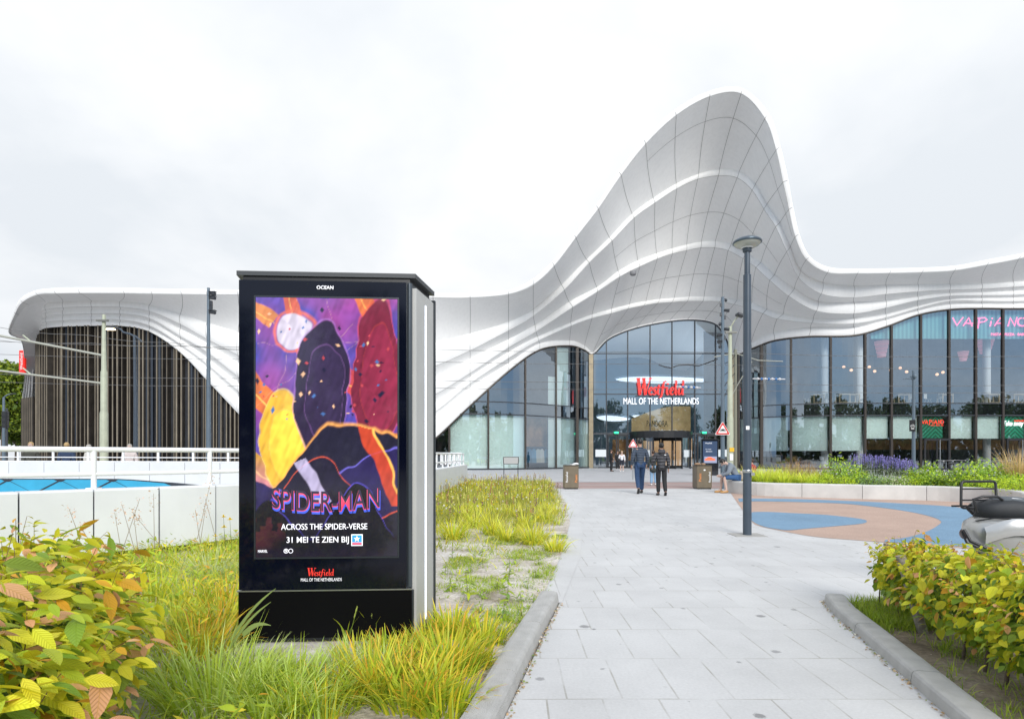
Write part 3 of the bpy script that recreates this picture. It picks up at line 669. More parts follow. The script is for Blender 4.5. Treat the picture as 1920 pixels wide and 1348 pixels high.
def mull(px,lo,hi,w=.12,dp=.26,m=None,z0=0,top=None):
    p=edge_at(px,lo,hi); h=(top or p[2]-.03)-z0; mb=MB(); mb.box((p[0],p[1],z0+h/2),(w,dp,h)); mb.box((p[0]-w*.5-.012,p[1]-dp*.28,z0+h/2),(.02,dp*.4,h)); return mpart(mb,'mullion',m or M_['bronze'])
def transom(px0,px1,lo,hi,z0,z1,m,name='transom',off=0,dp=.16):
    n=max(2,int(abs(px1-px0)/14)); pts=fline(px0,px1,n,lo,hi); mb=MB(); a=[];
    for p in pts: a.append([(p[0],p[1]-dp/2+off,z0),(p[0],p[1]-dp/2+off,z1),(p[0],p[1]+dp/2+off,z1),(p[0],p[1]+dp/2+off,z0),(p[0],p[1]-dp/2+off,z0)])
    mb.grid(a,smooth=False); return mpart(mb,name,m)
Lm=[820,843,916,985.6,1043,1082,1108]; 
cl=[1113,1137,1177,1219,1260,1302.7,1341.6,1372]
Rm=[1385,1428,1482.6,1557,1621.6,1671,1726,1779,1829,1880,1932,1985,2040,2100]
ranges=[(Lm,kL0,kL1),(cl,kL1,kC1),(Rm,kC1,ND-1)]
for ms,lo,hi in ranges:
    for a,b in zip(ms,ms[1:]): curtain('window',a,b,lo,hi,M_['glass'])
for x in Lm[1:-1]: mull(x,kL0,kL1,w=.14 if x!=1082 else .3)
mull(1108,kL0,kL1,.42,.4,M_['gold'])
for x in cl[1:-1]: mull(x,kL1,kC1,w=.07,m=M_['dark'])
mull(1374,kC1-2*SUB,ND-1,.36,.4,M_['gold'])
for x in Rm[:-1]: mull(x,kC1,ND-1,w=.30 if x==1428 else .17,m=M_['bronze'])
# gilded edge on each right-hand mullion
# upper floor slab with dark spandrel
transom(862,1108,kL0,kL1,5.05,6.15,M_['spandrel'],'spandrel',off=.25)
transom(1385,2100,kC1,ND-1,5.05,6.15,M_['spandrel'],'spandrel',off=.25)
for z in (5.02,6.15):
    transom(862,1108,kL0,kL1,z,z+.09,M_['dark']); transom(1385,2100,kC1,ND-1,z,z+.09,M_['dark'])
for y in (663,739): 
    z=1.3+(854-y)/1100*61; transom(1113,1374 if y>663 else 1372,kL1,kC1,z-.05,z+.05,M_['dark'])
zc=1.3+(854-813)/1100*61
transom(1113,1374,kL1,kC1,zc-.09,zc+.09,M_['dark'])
transom(1108,1374,kL1,kC1,0,.12,M_['dark']); transom(815,1108,kL0,kL1,0,.14,M_['dark']); transom(1385,2100,kC1,ND-1,0,.14,M_['dark'])
# edge frame under the canopy
def edgeframe(lo,hi,m,w=.09,n='edge_frame'):
    mb=MB(); mb.tube([tuple(EW[k]+np.array((0,-.02,-.03))) for k in range(lo,hi+1)],w,6); mpart(mb,n,m)
edgeframe(kL0,kL1,M_['bronze']); edgeframe(kL1,kC1,M_['dark'],.08); edgeframe(kC1,ND-1,M_['bronze'])
# mint screens behind the ground floor glass
def mint(a,b,lo,hi,z0,z1,o=.35,m=None): return curtain('mint_screen',a,b,lo,hi,m or M_['mint'],z0=z0,z1=z1,off=o,n=4)
mint(844,915,kL0,kL1,.1,5.0); mint(917,984,kL0,kL1,.1,5.0); mint(1028,1042,kL0,kL1,.1,9); mint(1045,1079,kL0,kL1,.1,5.0); mint(1045,1066,kL0,kL1,6.2,12); mint(1085,1106,kL0,kL1,.1,5.0)
for a,b in zip(Rm[:4],Rm[1:5]): mint(a+2,b-2,kC1,ND-1,1.75,5.0)
for a,b in ((1621.6,1671),(1671,1726),(1779,1829),(1829,1880),(1932,1985),(1985,2040)): mint(a+2,b-2,kC1,ND-1,2.9,5.0)
# teal blind behind the top of the restaurant windows
def stripes(name,c1,c2,scale,axis=0,rough=.6,zig=False):
    m=bpy.data.materials.new(name); m.use_nodes=True; t=m.node_tree; b=t.nodes['Principled BSDF']; L=t.links.new; c=t.nodes.new('ShaderNodeTexCoord'); s=t.nodes.new('ShaderNodeSeparateXYZ'); L(c.outputs['Object'],s.inputs[0])
    def M(op,x,y=None):
        n=t.nodes.new('ShaderNodeMath'); n.operation=op
        for i,v in enumerate((x,y)):
            if v is None: continue
            if isinstance(v,(int,float)): n.inputs[i].default_value=v
            else: L(v,n.inputs[i])
        return n.outputs[0]
    if zig: w=M('ADD',M('PINGPONG',s.outputs[0],1.25),s.outputs[2])
    else: w=s.outputs[axis]
    f=M('GREATER_THAN',M('FRACT',M('MULTIPLY',w,scale)),.5); mx=t.nodes.new('ShaderNodeMixRGB'); L(f,mx.inputs[0]); mx.inputs[1].default_value=(*c1,1); mx.inputs[2].default_value=(*c2,1); L(mx.outputs[0],b.inputs['Base Color']); b.inputs['Roughness'].default_value=rough
    MATS[name]=m; return m
teal=stripes('teal_blind',(.14,.42,.46),(.22,.58,.58),2.6); green=stripes('green_chevron',(.02,.20,.12),(.05,.50,.30),2.6,zig=True)
curtain('blind',1640,2090,kC1,ND-1,teal,z0=1.3+(854-633)/1100*55,off=.6,n=40)
for a,b in ((1726,1779),(1880,1932)):
    curtain('chevron_panel',a+2,b-6,kC1,ND-1,green,z0=2.95,z1=5.0,off=.4,n=4)
# warm ground floor interior, floor slabs, back walls
warm=mat('warm_interior',(.40,.22,.10),.7,nscale=1.2,namt=.5)
def iwall(px0,px1,lo,hi,z0,z1,off,m,name,n=12): return curtain(name,px0,px1,lo,hi,m,z0=z0,z1=z1,off=off,n=n,gap=-8)
iwall(815,1108,kL0,kL1,0,14,9,M_['inside'],'back_wall'); iwall(1385,2130,kC1,ND-1,0,17,11,M_['inside'],'back_wall')
iwall(1560,2100,kC1,ND-1,1.9,2.9,5,warm,'serving_wall')
mb=MB(); mb.box((8,69,5.6),(60,13,.9)); 
def slab(px0,px1,lo,hi,z0,z1,name,d1=11,o=.55,m=None):
    pts=fline(px0,px1,14,lo,hi); mb=MB(); a=[[(p[0],p[1]+o,z1),(p[0],p[1]+d1,z1),(p[0],p[1]+d1,z0),(p[0],p[1]+o,z0),(p[0],p[1]+o,z1)] for p in pts]; mb.grid(a,smooth=False); mpart(mb,name,m or M_['insfloor'])
slab(835,1108,kL0,kL1,5.1,6.1,'upper_floor',9); slab(1385,2130,kC1,ND-1,5.1,6.1,'upper_floor')
hallw=mat('hall_wall',(.16,.23,.30),.6,nscale=.3,namt=.3)
mb=MB(); mb.box((12.5,84,9),(30,.3,20)); mb.box((6.5,73,8),(.3,22,18)); mb.box((25,73,8),(.3,22,18)); mpart(mb,'hall_wall',hallw)
mb=MB(); mb.box((15,72,.0),(24,21.6,.06)); mpart(mb,'hall_floor',M_['insfloor'])
# oval skylights in the hall
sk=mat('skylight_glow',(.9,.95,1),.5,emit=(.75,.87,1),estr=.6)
for (cx_,cy_,rx,ry,y_) in ((1250,714,98,14,74),(1150,786,32,10,76),(1206,784,20,9,76)):
    c=P(cx_,cy_,y_); mb=MB(); n=32
    vs=[];
    for q in range(n):
        a=2*math.pi*q/n; k_=1-.25*math.cos(a)*(.5)
        vs.append((c.x+rx/1100*y_*math.cos(a),c.y+math.sin(a)*3,c.z+ry/1100*y_*math.sin(a)*k_))
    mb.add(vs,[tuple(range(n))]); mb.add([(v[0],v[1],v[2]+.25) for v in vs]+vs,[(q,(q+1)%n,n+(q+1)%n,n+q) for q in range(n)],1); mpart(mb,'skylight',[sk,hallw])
# gold shop wall and slatted wood inside
goldw=mat('gold_shop_wall_glow',(.46,.36,.20),.4,.2,nscale=1.2,namt=.4,emit=(.42,.31,.16),estr=.22); woodl=stripes('light_wood_slats',(.30,.24,.16),(.12,.10,.07),3.2)  # gold wall emits faintly, imitating shop light falling on it
a=P(1184,795,70);b=P(1291,795,70)
mb=MB(); rws=[]
for q in range(13):
    t=q/12; x=a.x+(b.x-a.x)*t; y=70-math.sin(t*2.4)*1.2; rws.append([(x,y,3.6),(x,y,1.3+(854-(785-22*math.sin(min(1,t*1.3)*1.57)))/1100*70)])
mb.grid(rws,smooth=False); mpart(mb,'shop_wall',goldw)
mb=MB(); c=P(1343,795,72); mb.box((c.x,72,4.2),(2.6,.2,5.2)); mpart(mb,'slat_screen',woodl)
mb=MB(); mb.box((18.2,70.6,2.2),(3.5,.15,3.0)); mpart(mb,'shop_wall',warm); mb=MB(); mb.box((14.5,73,2.0),(4,.15,2.6)); mpart(mb,'shop_wall',warm)
for q_ in range(5):
    x_=(1214+q_*19-960)/1100*66; mb=MB(); mb.box((x_,66,1.7),(.9,.1,3.2)); mpart(mb,'glowing_shop_panel',mat('wood_panel_glow',(.5,.32,.18),.5,emit=(.62,.38,.20),estr=.32))  # wood panels carry a warm emission in place of the shop's lighting
# entrance doors
dl=P(1144,850,61); 
def doorset(px0,px1,lo,hi,name='entrance_door'):
    p0=edge_at(px0,lo,hi);p1=edge_at(px1,lo,hi); w=(p1-p0)[0]; H=zc-.1
    for s_ in (0,1):
        x0=p0[0]+w*s_/2+.03; x1=p0[0]+w*(s_+1)/2-.03; mb=MB()
        for (xx,zz,sx,sz) in (((x0+.06),H/2,.12,H),((x1-.06),H/2,.12,H),((x0+x1)/2,H-.08,x1-x0,.16),((x0+x1)/2,.1,x1-x0,.2)): mb.box((xx,p0[1]-.14+ (0.002 if sx>.2 else 0),zz),(sx,.1,sz))
        d=mpart(mb,name,M_['black'])
        h=MB(); h.tube([((x1-.2) if s_==0 else (x0+.2),p0[1]-.26,.8),((x1-.2) if s_==0 else (x0+.2),p0[1]-.26,1.5)],.02,8); ho=h.build('handle',M_['steel']); ho.parent=d
doorset(1138,1176,kL1,kC1); doorset(1306,1341,kL1,kC1)
pd=edge_at(1753,kC1,ND-1)
for xx in (1726,1779,1829,1880):
    pass
def ddoor(px0,px1):
    p0=edge_at(px0,kC1,ND-1);p1=edge_at(px1,kC1,ND-1); mb=MB(); H=2.9
    for t in (0.04,.5,.96): x=p0[0]+(p1-p0)[0]*t; mb.box((x,54.7,H/2),(.16,.1,H))
    mb.box(((p0[0]+p1[0])/2,54.69,H-.1),((p1-p0)[0]*.9,.1,.2)); d=mpart(mb,'restaurant_door',M_['black'])
    h=MB(); x=p0[0]+(p1-p0)[0]*.56; h.tube([(x,54.5,.4),(x,54.5,2.75)],.035,8); ho=h.build('handle',M_['steel']); ho.parent=d
ddoor(1728,1777); ddoor(1882,1930)
# revolving door : drum, canopy ring, wings
rx0,rx1=(1186-960)/1100*60,(1296-960)/1100*60; rc=((rx0+rx1)/2,60.4); rr=(rx1-rx0)/2
rd=MB(); rd.lathe([(rr,3.05),(rr+.12,3.05),(rr+.12,3.75),(rr-.3,3.78),(0,3.8)],(rc[0],rc[1],0),40,smooth=False); rdo=mpart(rd,'revolving_door',M_['black'])
for a0,a1 in ((-178,-118),(-62,-2)):
    g_=MB(); pr=[]
    for q in range(9):
        a=R(a0+(a1-a0)*q/8); pr.append([(rc[0]+rr*math.cos(a),rc[1]+rr*math.sin(a),.05),(rc[0]+rr*math.cos(a),rc[1]+rr*math.sin(a),3.05)])
    g_.grid(pr,smooth=True); go=g_.build('curved_glass',M_['clear']); go.parent=rdo
for a in (-178,-148,-118,-62,-32,-2):
    f_=MB(); f_.box((rc[0]+rr*math.cos(R(a)),rc[1]+rr*math.sin(R(a)),1.52),(.11,.11,3.05),R(a)); fo=f_.build('door_post',M_['black']); fo.parent=rdo
w_=MB()
for a in (-75,15,105,195):
    ca,sa=math.cos(R(a)),math.sin(R(a)); 
    for r0 in (.15,rr-.15): w_.box((rc[0]+ca*r0,rc[1]+sa*r0,1.5),(.1,.06,3.0),R(a))
    w_.box((rc[0]+ca*rr/2,rc[1]+sa*rr/2,.14),(rr-.3,.06,.26),R(a)); w_.box((rc[0]+ca*rr/2,rc[1]+sa*rr/2,2.92),(rr-.3,.06,.2),R(a))
wo=w_.build('door_wing',M_['black']); wo.parent=rdo
# white bands printed on the door glass
fr=mat('frosted_band',(.62,.66,.68),.6)
for a,b in ((1116,1136),(1345,1365)):
    p0=edge_at(a,kL1,kC1);p1=edge_at(b,kL1,kC1); mb=MB(); mb.box(((p0[0]+p1[0])/2,60.86,1.55),((p1-p0)[0],.02,.75)); mpart(mb,'frosted_band',fr)
for a in (-168,-132,-50,-18):
    mb=MB(); mb.box((rc[0]+(rr-.0)*math.cos(R(a)),rc[1]+(rr+.02)*math.sin(R(a)),1.5),(.75,.02,.7),R(a+90)); mpart(mb,'frosted_band',fr)
# green exit signs
ex=mat('exit_green',(.02,.5,.2),.5,emit=(.03,.8,.35),estr=.8)
for px in (1156,1321):
    c=P(px,811,60.6); mb=MB(); mb.box(c,(.42,.05,.2)); mpart(mb,'exit_light',ex)
# ---- slatted dark wing on the left
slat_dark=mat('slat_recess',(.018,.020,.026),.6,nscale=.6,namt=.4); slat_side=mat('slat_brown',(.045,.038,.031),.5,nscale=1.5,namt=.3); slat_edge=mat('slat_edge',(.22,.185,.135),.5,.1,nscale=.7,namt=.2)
kW0,kW1=3*SUB,16*SUB
idx=range(0,kW1+1)
mb=MB(); rows=[[],[]]
ks=[k for k in range(2*SUB,kW1+1)]
for k in ks: rows[0].append((EW[k][0],EW[k][1]+.62,-.05)); rows[1].append((EW[k][0],EW[k][1]+.62,EW[k][2]+.4))
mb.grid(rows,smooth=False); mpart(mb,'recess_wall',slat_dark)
# march along the plan line and plant fins of varied depth
acc=0; nxt=.2; sl_=MB(); rs=random.Random(3); kk=2*SUB+2
for i in range(13):
    px_=43.5+i*1.75; p=P(px_,747-i*.2,60.6-i*.05); sl_.box((p.x,p.y,p.z/2),(.1,.4,p.z),0,0); sl_.box((p.x-.02,p.y-.21,p.z/2),(.04,.03,p.z),0,1 if i%2 else 0)
c_=P(54,750,61.2); sl_.box((c_.x,c_.y,c_.z/2),(1.5,.1,c_.z),0,2)
while kk<kW1:
    a,b=EW[kk],EW[kk+1]; sg=math.hypot(b[0]-a[0],b[1]-a[1])
    while nxt<=acc+sg:
        t=(nxt-acc)/sg; p=a*(1-t)+b*t; tx,ty=(b[0]-a[0])/sg,(b[1]-a[1])/sg; nx,ny=ty,-tx
        if ny>0: nx,ny=-nx,-ny
        h=p[2]+.05; dd=rs.choice([.25,.42,.55,.6]); w=rs.choice([.10,.14,.20]); rz=math.atan2(ty,tx)
        if h>.2:
            cxx=p[0]+nx*(-.62+dd/2+.05); cyy=p[1]+ny*(-.62+dd/2+.05)
            sl_.box((cxx,cyy,h/2),(w,dd,h),rz,0)
            ex_=.62-dd-.05
            sl_.box((p[0]-nx*(ex_)+nx*.02,p[1]-ny*(ex_)+ny*.02,h/2),(w*.55 if rs.random()<.5 else w*.3,.04,h),rz,1)
            if rs.random()<.3: sl_.box((cxx+tx*(.16),cyy+ty*.16,h/2),(.22,.06,h),rz,2)
        nxt+=rs.choice([.34,.42,.5,.6])
    acc+=sg; kk+=1
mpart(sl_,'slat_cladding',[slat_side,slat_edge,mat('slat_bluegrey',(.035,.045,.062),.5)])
# side wall of the left wing and rear wall so that daylight does not leak in
mb=MB(); L0=EW[0]; C_=WD[0,0]
mb.add([(L0[0]-.1,L0[1]+.3,-.05),(L0[0]+2,98,-.05),(L0[0]+2,98,11),(L0[0]-.1,L0[1]+.3,11)],[(0,1,2,3)]); mb.add([(-52,98,-.05),(75,98,-.05),(75,98,12.2),(-52,98,12.2)],[(0,1,2,3)]); mpart(mb,'rear_wall',M_['inside'])

# ---------------------------------------------------------------- furniture and lamps seen through the upper windows
wood=mat('table_wood',(.62,.50,.34),.6); cwhite=mat('chair_white',(.85,.84,.80),.5)
FZ=6.13
def inner(px,d): return ((px-960)/1100*d,d)
for i,px in enumerate((1546,1612,1850)):
    x,y=inner(px,57.2); mb=MB(); mb.tube([(x,y,0),(x,y,5.0)],.32,16); mb.tube([(x,y,6.1),(x,y,14)],.32,16); mpart(mb,'interior_column',mat('interior_white',(.85,.87,.88),.6))
def table(px,d,w=1.1,hgt=1.05,lab='',m=None):
    x,y=inner(px,d); t=thing('high_table',lab,'table',(x,y,FZ),0,'tables on the upper restaurant floor'); mb=MB(); mb.box((0,0,hgt),(w,.8,.09)); mb.build('tabletop',m or wood,t)
    for a in (-1,1):
        for b_ in (-1,1): mb=MB(); mb.box((a*(w/2-.06),b_*.34,hgt/2-.03),(.09,.09,hgt-.05)); mb.build('leg',m or wood,t)
    mb=MB(); mb.box((0,-.34,.28),(w-.15,.06,.06)); mb.build('foot_rail',m or wood,t)
tb=[(1532,57,'pale high table upstairs, behind the second wide window from the street lamp'),(1580,56.6,'light wooden high table upstairs, left of the white column'),(1598,56.8,'light wooden high table upstairs, right beside the white column'),(1690,57,'pale high table upstairs above the bicycle sign post'),(1772,57,'pale high table upstairs left of the large pink sign'),(1858,56.8,'pale high table upstairs under the middle of the pink sign'),(1905,56.8,'pale high table upstairs nearest the right edge')]
for px,d,l in tb: table(px,d,lab=l)
def chair(px,d,rz,lab):
    x,y=inner(px,d); t=thing('shell_chair',lab,'chair',(x,y,FZ),rz,'white chairs on the upper restaurant floor')
    mb=MB(); rows=[]
    for i in range(7):
        a=i/6; z=.62+(.0 if a<.45 else (a-.45)*1.0); yy=-.22+.44*min(a/.5,1)+(.05*(a-.5) if a>.5 else 0); rows.append([(-.24+.48*q/6,yy,z+.05*abs(q/3-1)**2) for q in range(7)])
    mb.grid(rows,smooth=True); mb.build('seat_shell',cwhite,t)
    for a in (-1,1):
        for b_ in (-1,1): mb=MB(); mb.tube([(a*.15,b_*.13,.62),(a*.24,b_*.22,0)],.02,6); mb.build('leg',cwhite,t)
for px,d,rz,l in ((1512,56.7,1.2,'white shell chair upstairs, left of the pale high table behind the wide window'),(1548,56.5,-1.3,'white shell chair upstairs against the left white column'),(1562,56.6,1.4,'white shell chair upstairs, left of the light wooden tables'),(1617,56.8,-1.4,'white shell chair upstairs just right of the white column'),(1666,57.0,1.2,'white shell chair upstairs, left of the table above the bicycle sign'),(1706,57.0,-1.2,'white shell chair upstairs, right of the table above the bicycle sign'),(1740,57,.4,'white shell chair upstairs above the green restaurant door panel'),(1762,56.8,-1.1,'white shell chair upstairs close left of the large pink sign'),(1838,56.8,1.2,'white shell chair upstairs under the letter P of the pink sign'),(1878,56.8,-1.2,'white shell chair upstairs under the letter N of the pink sign')): chair(px,d,rz,l)
pend=mat('pendant_pink',(.7,.3,.35),.7,emit=(.6,.26,.32),estr=.15); glow=mat('warm_lamp_glow',(1,.6,.35),.5,emit=(1,.55,.32),estr=.7)
for px,y_,w,h,l in ((1653,655,24,30,'pink layered pendant lamp behind the window right of the white column'),(1847,650,28,26,'pink layered pendant lamp below the pink sign'),(1806,668,18,18,'small pink pendant lamp left of the lower pink one')):
    c=P(px,y_,58); t=thing('pendant_lamp',l,'pendant lamp',tuple(c)); W_=w/1100*58/2; H_=h/1100*58; 
    for q in range(4): mb=MB(); mb.lathe([(W_*(1-.12*q),H_*(.5-q*.26)),(W_*(.96-.12*q),H_*(.5-q*.26)-H_*.2)],n=20); mb.build('shade_ring',pend,t)
    mb=MB(); mb.tube([(0,0,H_*.5),(0,0,H_*.5+2.2)],.02,6); mb.build('cord',M_['black'],t)
for i,(px,y_) in enumerate(((1582,688),(1596,694),(1630,688),(1640,696),(1670,694),(1688,690),(1700,697),(1757,702),(1768,698))):
    c=P(px,y_,60); t=thing('globe_lamp','small warm glowing globe lamp hanging on the upper restaurant floor','lamp',tuple(c),group='warm globe lamps upstairs'); mb=MB(); mb.ell((0,0,0),(.15,.15,.14),12,8); mb.build('globe',glow,t); mb=MB(); mb.tube([(0,0,.19),(0,0,2.5)],.012,5); mb.build('cord',M_['black'],t)
# clothes rail behind the left glass
for i,(px,c_) in enumerate(((993,(.05,.20,.36)),(1001,(.10,.30,.48)),(1009,(.65,.66,.60)),(1016,(.70,.70,.66)),(1025,(.08,.26,.44)))):
    x,y=inner(px,57.2+i*.1); t=thing('hanging_garment',['dark blue garment hanging leftmost behind the shop window','mid blue garment hanging second from left in the shop window','cream garment hanging in the middle of the shop window','white garment hanging right of the cream one in the shop window','blue garment hanging rightmost behind the shop window'][i],'clothes',(x,y,0)); mb=MB(); mb.add([(-.1,-.08,1.95),(.1,-.08,1.95),(.22,-.06,1.75),(.26,-.05,.6),(-.26,-.05,.6),(-.22,-.06,1.75),(-.1,.08,1.95),(.1,.08,1.95),(.22,.06,1.75),(.26,.05,.6),(-.26,.05,.6),(-.22,.06,1.75)],[(0,5,4,3,2,1),(6,7,8,9,10,11),(0,1,7,6),(1,2,8,7),(2,3,9,8),(3,4,10,9),(4,5,11,10),(5,0,6,11)]); mb.build('cloth',mat('cloth%d'%i,c_,.8,bump=.5,bscale=6),t); mb=MB(); mb.tube([(0,0,1.95),(0,0,2.1)],.012,5); mb.build('hook',M_['steel'],t)
x0,y0=inner(988,57.4); x1,y1=inner(1030,57.4); t=thing('clothes_rail','steel clothes rail behind the left shop window','clothes rail',((x0+x1)/2,57.4,0)); mb=MB(); mb.tube([(x0-(x0+x1)/2,0,2.1),(x1-(x0+x1)/2,0,2.1)],.02,6); mb.build('rail',M_['steel'],t)
for s_ in (-1,1): mb=MB(); mb.tube([(s_*(x1-x0)/2,0,0),(s_*(x1-x0)/2,0,2.1)],.02,6); mb.build('post',M_['steel'],t)
iwall(986,1028,kL0,kL1,2.2,5.0,2.2,warm,'shop_wall',4)

c=P(1187,516,53.2); mb=MB(); mb.lathe([(0,-.02),(.22,-.02),(.3,.10),(.3,.35)],c=tuple(c),n=16); mpart(mb,'ceiling_lamp',mat('ceiling_lamp',(.25,.25,.26),.5))
# ---------------------------------------------------------------- white ramp walls and railings
WS=smooth2(WALL,6,False)
def arclen(p): 
    d=[0]
    for a,b in zip(p,p[1:]): d.append(d[-1]+math.hypot(b[0]-a[0],b[1]-a[1]))
    return d
WSd=arclen(WS)
def wat(s):
    for i in range(len(WS)-1):
        if s<=WSd[i+1] or i==len(WS)-2:
            t=(s-WSd[i])/(WSd[i+1]-WSd[i]); a,b=Vector(WS[i]),Vector(WS[i+1]); return a.lerp(b,t),(b-a).normalized()
rw=thing('ramp_wall','long white clad parapet wall behind the kiosk, curving towards the mall','wall',(-3.98,8.5,0))
inv=Matrix.Translation((3.98,-8.5,0))
def child(mb,name,m,par,iv):
    o=mb.build(name,m,par); o.matrix_parent_inverse=iv; return o
# the plinth, panels of .72 m, capping
pl=MB(); rows=[]
for i in range(len(WS)):
    p,t=wat(WSd[i]); n=Vector((-t.y,t.x)); rows.append([(p.x+n.x*.06,p.y+n.y*.06,0),(p.x+n.x*.06,p.y+n.y*.06,.8),(p.x+n.x*.24,p.y+n.y*.24,.8),(p.x+n.x*.24,p.y+n.y*.24,0)])
pl.grid(rows,smooth=False); child(pl,'plinth',M_['black'],rw,inv)
s=.18; PL=.712
# panel joints measured at x = 80, 217, 341 px
while s<WSd[-1]-.1:
    e=min(s+PL,WSd[-1]); mb=MB(); rows=[]
    for q in range(4):
        p,t=wat(s+.009+(e-s-.018)*q/3); n=Vector((-t.y,t.x)); zt=.885
        rows.append([(p.x,p.y,.10),(p.x,p.y,zt-.02),(p.x+n.x*.015,p.y+n.y*.015,zt),(p.x+n.x*.27,p.y+n.y*.27,zt),(p.x+n.x*.28,p.y+n.y*.28,zt-.03),(p.x+n.x*.28,p.y+n.y*.28,.1)])
    mb.grid(rows,smooth=False)
    for r_ in (rows[0],rows[-1]): mb.add(r_,[tuple(range(6))])
    child(mb,'wall_panel',M_['whitepanel'],rw,inv); s=e
# tube rail on the parapet
rr_=thing('tube_railing','white tube railing with two rails on the near ramp parapet','railing',(-3.98,8.5,.885))
inv2=Matrix.Translation((3.98,-8.5,-.885))
def wpt(s,z,o=.14): p,t=wat(s); n=Vector((-t.y,t.x)); return (p.x+n.x*o,p.y+n.y*o,z)
for z,r in ((1.375,.032),(1.07,.027)):
    mb=MB(); mb.tube([wpt(s_,z) for s_ in np.linspace(0,WSd[-1]-.3,80)],r,12); child(mb,'rail',M_['white'],rr_,inv2)
s=1.42+ .93
while s<WSd[-1]:
    mb=MB(); mb.tube([wpt(s,.88),wpt(s,1.36)],[.031,.031],12); mb.box(wpt(s,.893),(.12,.12,.016)); child(mb,'post',M_['white'],rr_,inv2); s+=1.37
# far side of the ramp : clad wall with painted strip and a baluster railing
Y2=18
fw=thing('far_ramp_wall','white clad wall on the far side of the ramp, with a painted blue strip low on it','wall',(-10,Y2,0)); invf=Matrix.Translation((10,-Y2,0))
def zx(px,py): return P(px,py,Y2)
x=-20.6
xl=(0-960)/1100*Y2; off=(17-960)/1100*Y2
x=off-1.08*6
while x< -4.5:
    mb=MB(); zt=1.09+ (x+10)*-.004
    mb.box((x+.53,Y2+.1,zt/2-.02),(1.065,.2,zt+.04)); 
    child(mb,'wall_panel',M_['whitepanel'],fw,invf); x+=1.08
mb=MB(); bl_=mat('mural_blue',(.04,.36,.58),.5,nscale=2,namt=.1); dk_=mat('mural_dark',(.03,.04,.055),.5)
zb=0.0
def tp(px,py,y=Y2-.012): return tuple(P(px,py,y))
top=[(-200,896.5),(220,897.5),(250,899),(330,905),(396,911)]
mb.add([tp(*t) for t in top]+[tp(396,915),tp(-200,930)],[tuple(range(7))]); child(mb,'dark_strip',dk_,fw,invf)
blp=[(-200,898.3),(218,899.3),(250,901),(308,905.8),(330,914),(330,930),(-200,930)]
child(MB().add([tp(x_,y_,Y2-.02) for x_,y_ in blp],[tuple(range(7))]),'blue_field',bl_,fw,invf)
for k in range(-2,3):
    c=15+k*98.5; c=c if c<215 else 212
    child(MB().add([tp(c-15,898,Y2-.026),tp(c+12,898,Y2-.026),tp(c+2,903,Y2-.026),tp(c-4,903,Y2-.026)],[(0,1,2,3)]),'dark_notch',dk_,fw,invf)
    for s_ in (-1,1): child(MB().add([tp(c-1+s_*2,900,Y2-.03),tp(c+1+s_*2,902,Y2-.03),tp(c+1+s_*40,921,Y2-.03),tp(c-1+s_*40,919.5,Y2-.03)],[(0,1,2,3)]),'dark_line',dk_,fw,invf)
br=thing('baluster_railing','white railing with slim balusters on the far ramp wall','railing',(-10,Y2,1.09)); invb=Matrix.Translation((10,-Y2,-1.09))
zr=[(1.455,.03),(1.235,.016),(1.11,.016)]
for z,r in zr:
    mb=MB(); mb.tube([(-24,Y2+.1,z+.05),(-4.6,Y2+.1,z-.02)],r,10); child(mb,'rail',M_['white'],br,invb)
x=(29-960)/1100*Y2-1.08*5
while x<-4.6: mb=MB(); mb.box((x,Y2+.1,1.27),(.055,.04,.38)); child(mb,'baluster',M_['white'],br,invb); x+=1.08
# short balustrade at the wall's end, seen right of the kiosk
bs=thing('end_balustrade','short white balustrade at the mall end of the ramp wall','railing',(-2.3,24,.88)); invs=Matrix.Translation((2.3,-24,-.88))
mb=MB(); 
for z in (1.33,):
    mb=MB(); mb.tube([(-5.5,26.5,z+.06),(-2.28,26.5,z+.06)],.05,8); child(mb,'rail',M_['white'],bs,invs)
mb=MB(); mb.tube([(-5.5,26.5,.98),(-2.28,26.5,.98)],.035,8); child(mb,'rail',M_['white'],bs,invs)
x=-5.4
while x<-2.2: mb=MB(); mb.box((x,26.5,1.14),(.07,.05,.5)); child(mb,'baluster',M_['white'],bs,invs); x+=.2
# ---------------------------------------------------------------- advertising kiosk
FL,FR,BR,BL=(-1.875,4.02),(-.684,4.09),(-.611,4.54),(-1.97,4.46)
kc=(-1.3,4.28)
ki=thing('advertising_kiosk','tall black digital advertising kiosk with a bright colourful screen, standing in the grasses','kiosk',(kc[0],kc[1],0)); invk=Matrix.Translation((-kc[0],-kc[1],0))
fx=Vector((FR[0]-FL[0],FR[1]-FL[1])); FW=fx.length; ang=math.atan2(fx.y,fx.x); fx.normalize(); fn=Vector((fx.y,-fx.x))   # outward normal (towards camera)
def F(u,z,o=0): q=Vector(FL)+fx*u+fn*o; return Vector((q.x,q.y,z))
kblack=mat('kiosk_black',(.006,.008,.012),.12,spec=.6,coat=.6); kside=mat('kiosk_side_metal',(.50,.50,.485),.5,.15,nscale=4,namt=.05); kdark=mat('kiosk_dark_metal',(.035,.042,.05),.35,.4); kglass=mat('kiosk_glass_black',(.002,.003,.010),.08,spec=.35,coat=.12)
def quadbody(z0,z1,ins=0):
    pts=[]
    c=Vector(kc)
    for p in (FL,FR,BR,BL):
        v=Vector(p)-c; l=v.length; v=v*(l-ins)/l+c; pts.append((v.x,v.y))
    # rounded front right corner
    return MB().prism(pts,z0,z1)
child(quadbody(.03,2.50,.02),'cabinet',kdark,ki,invk)
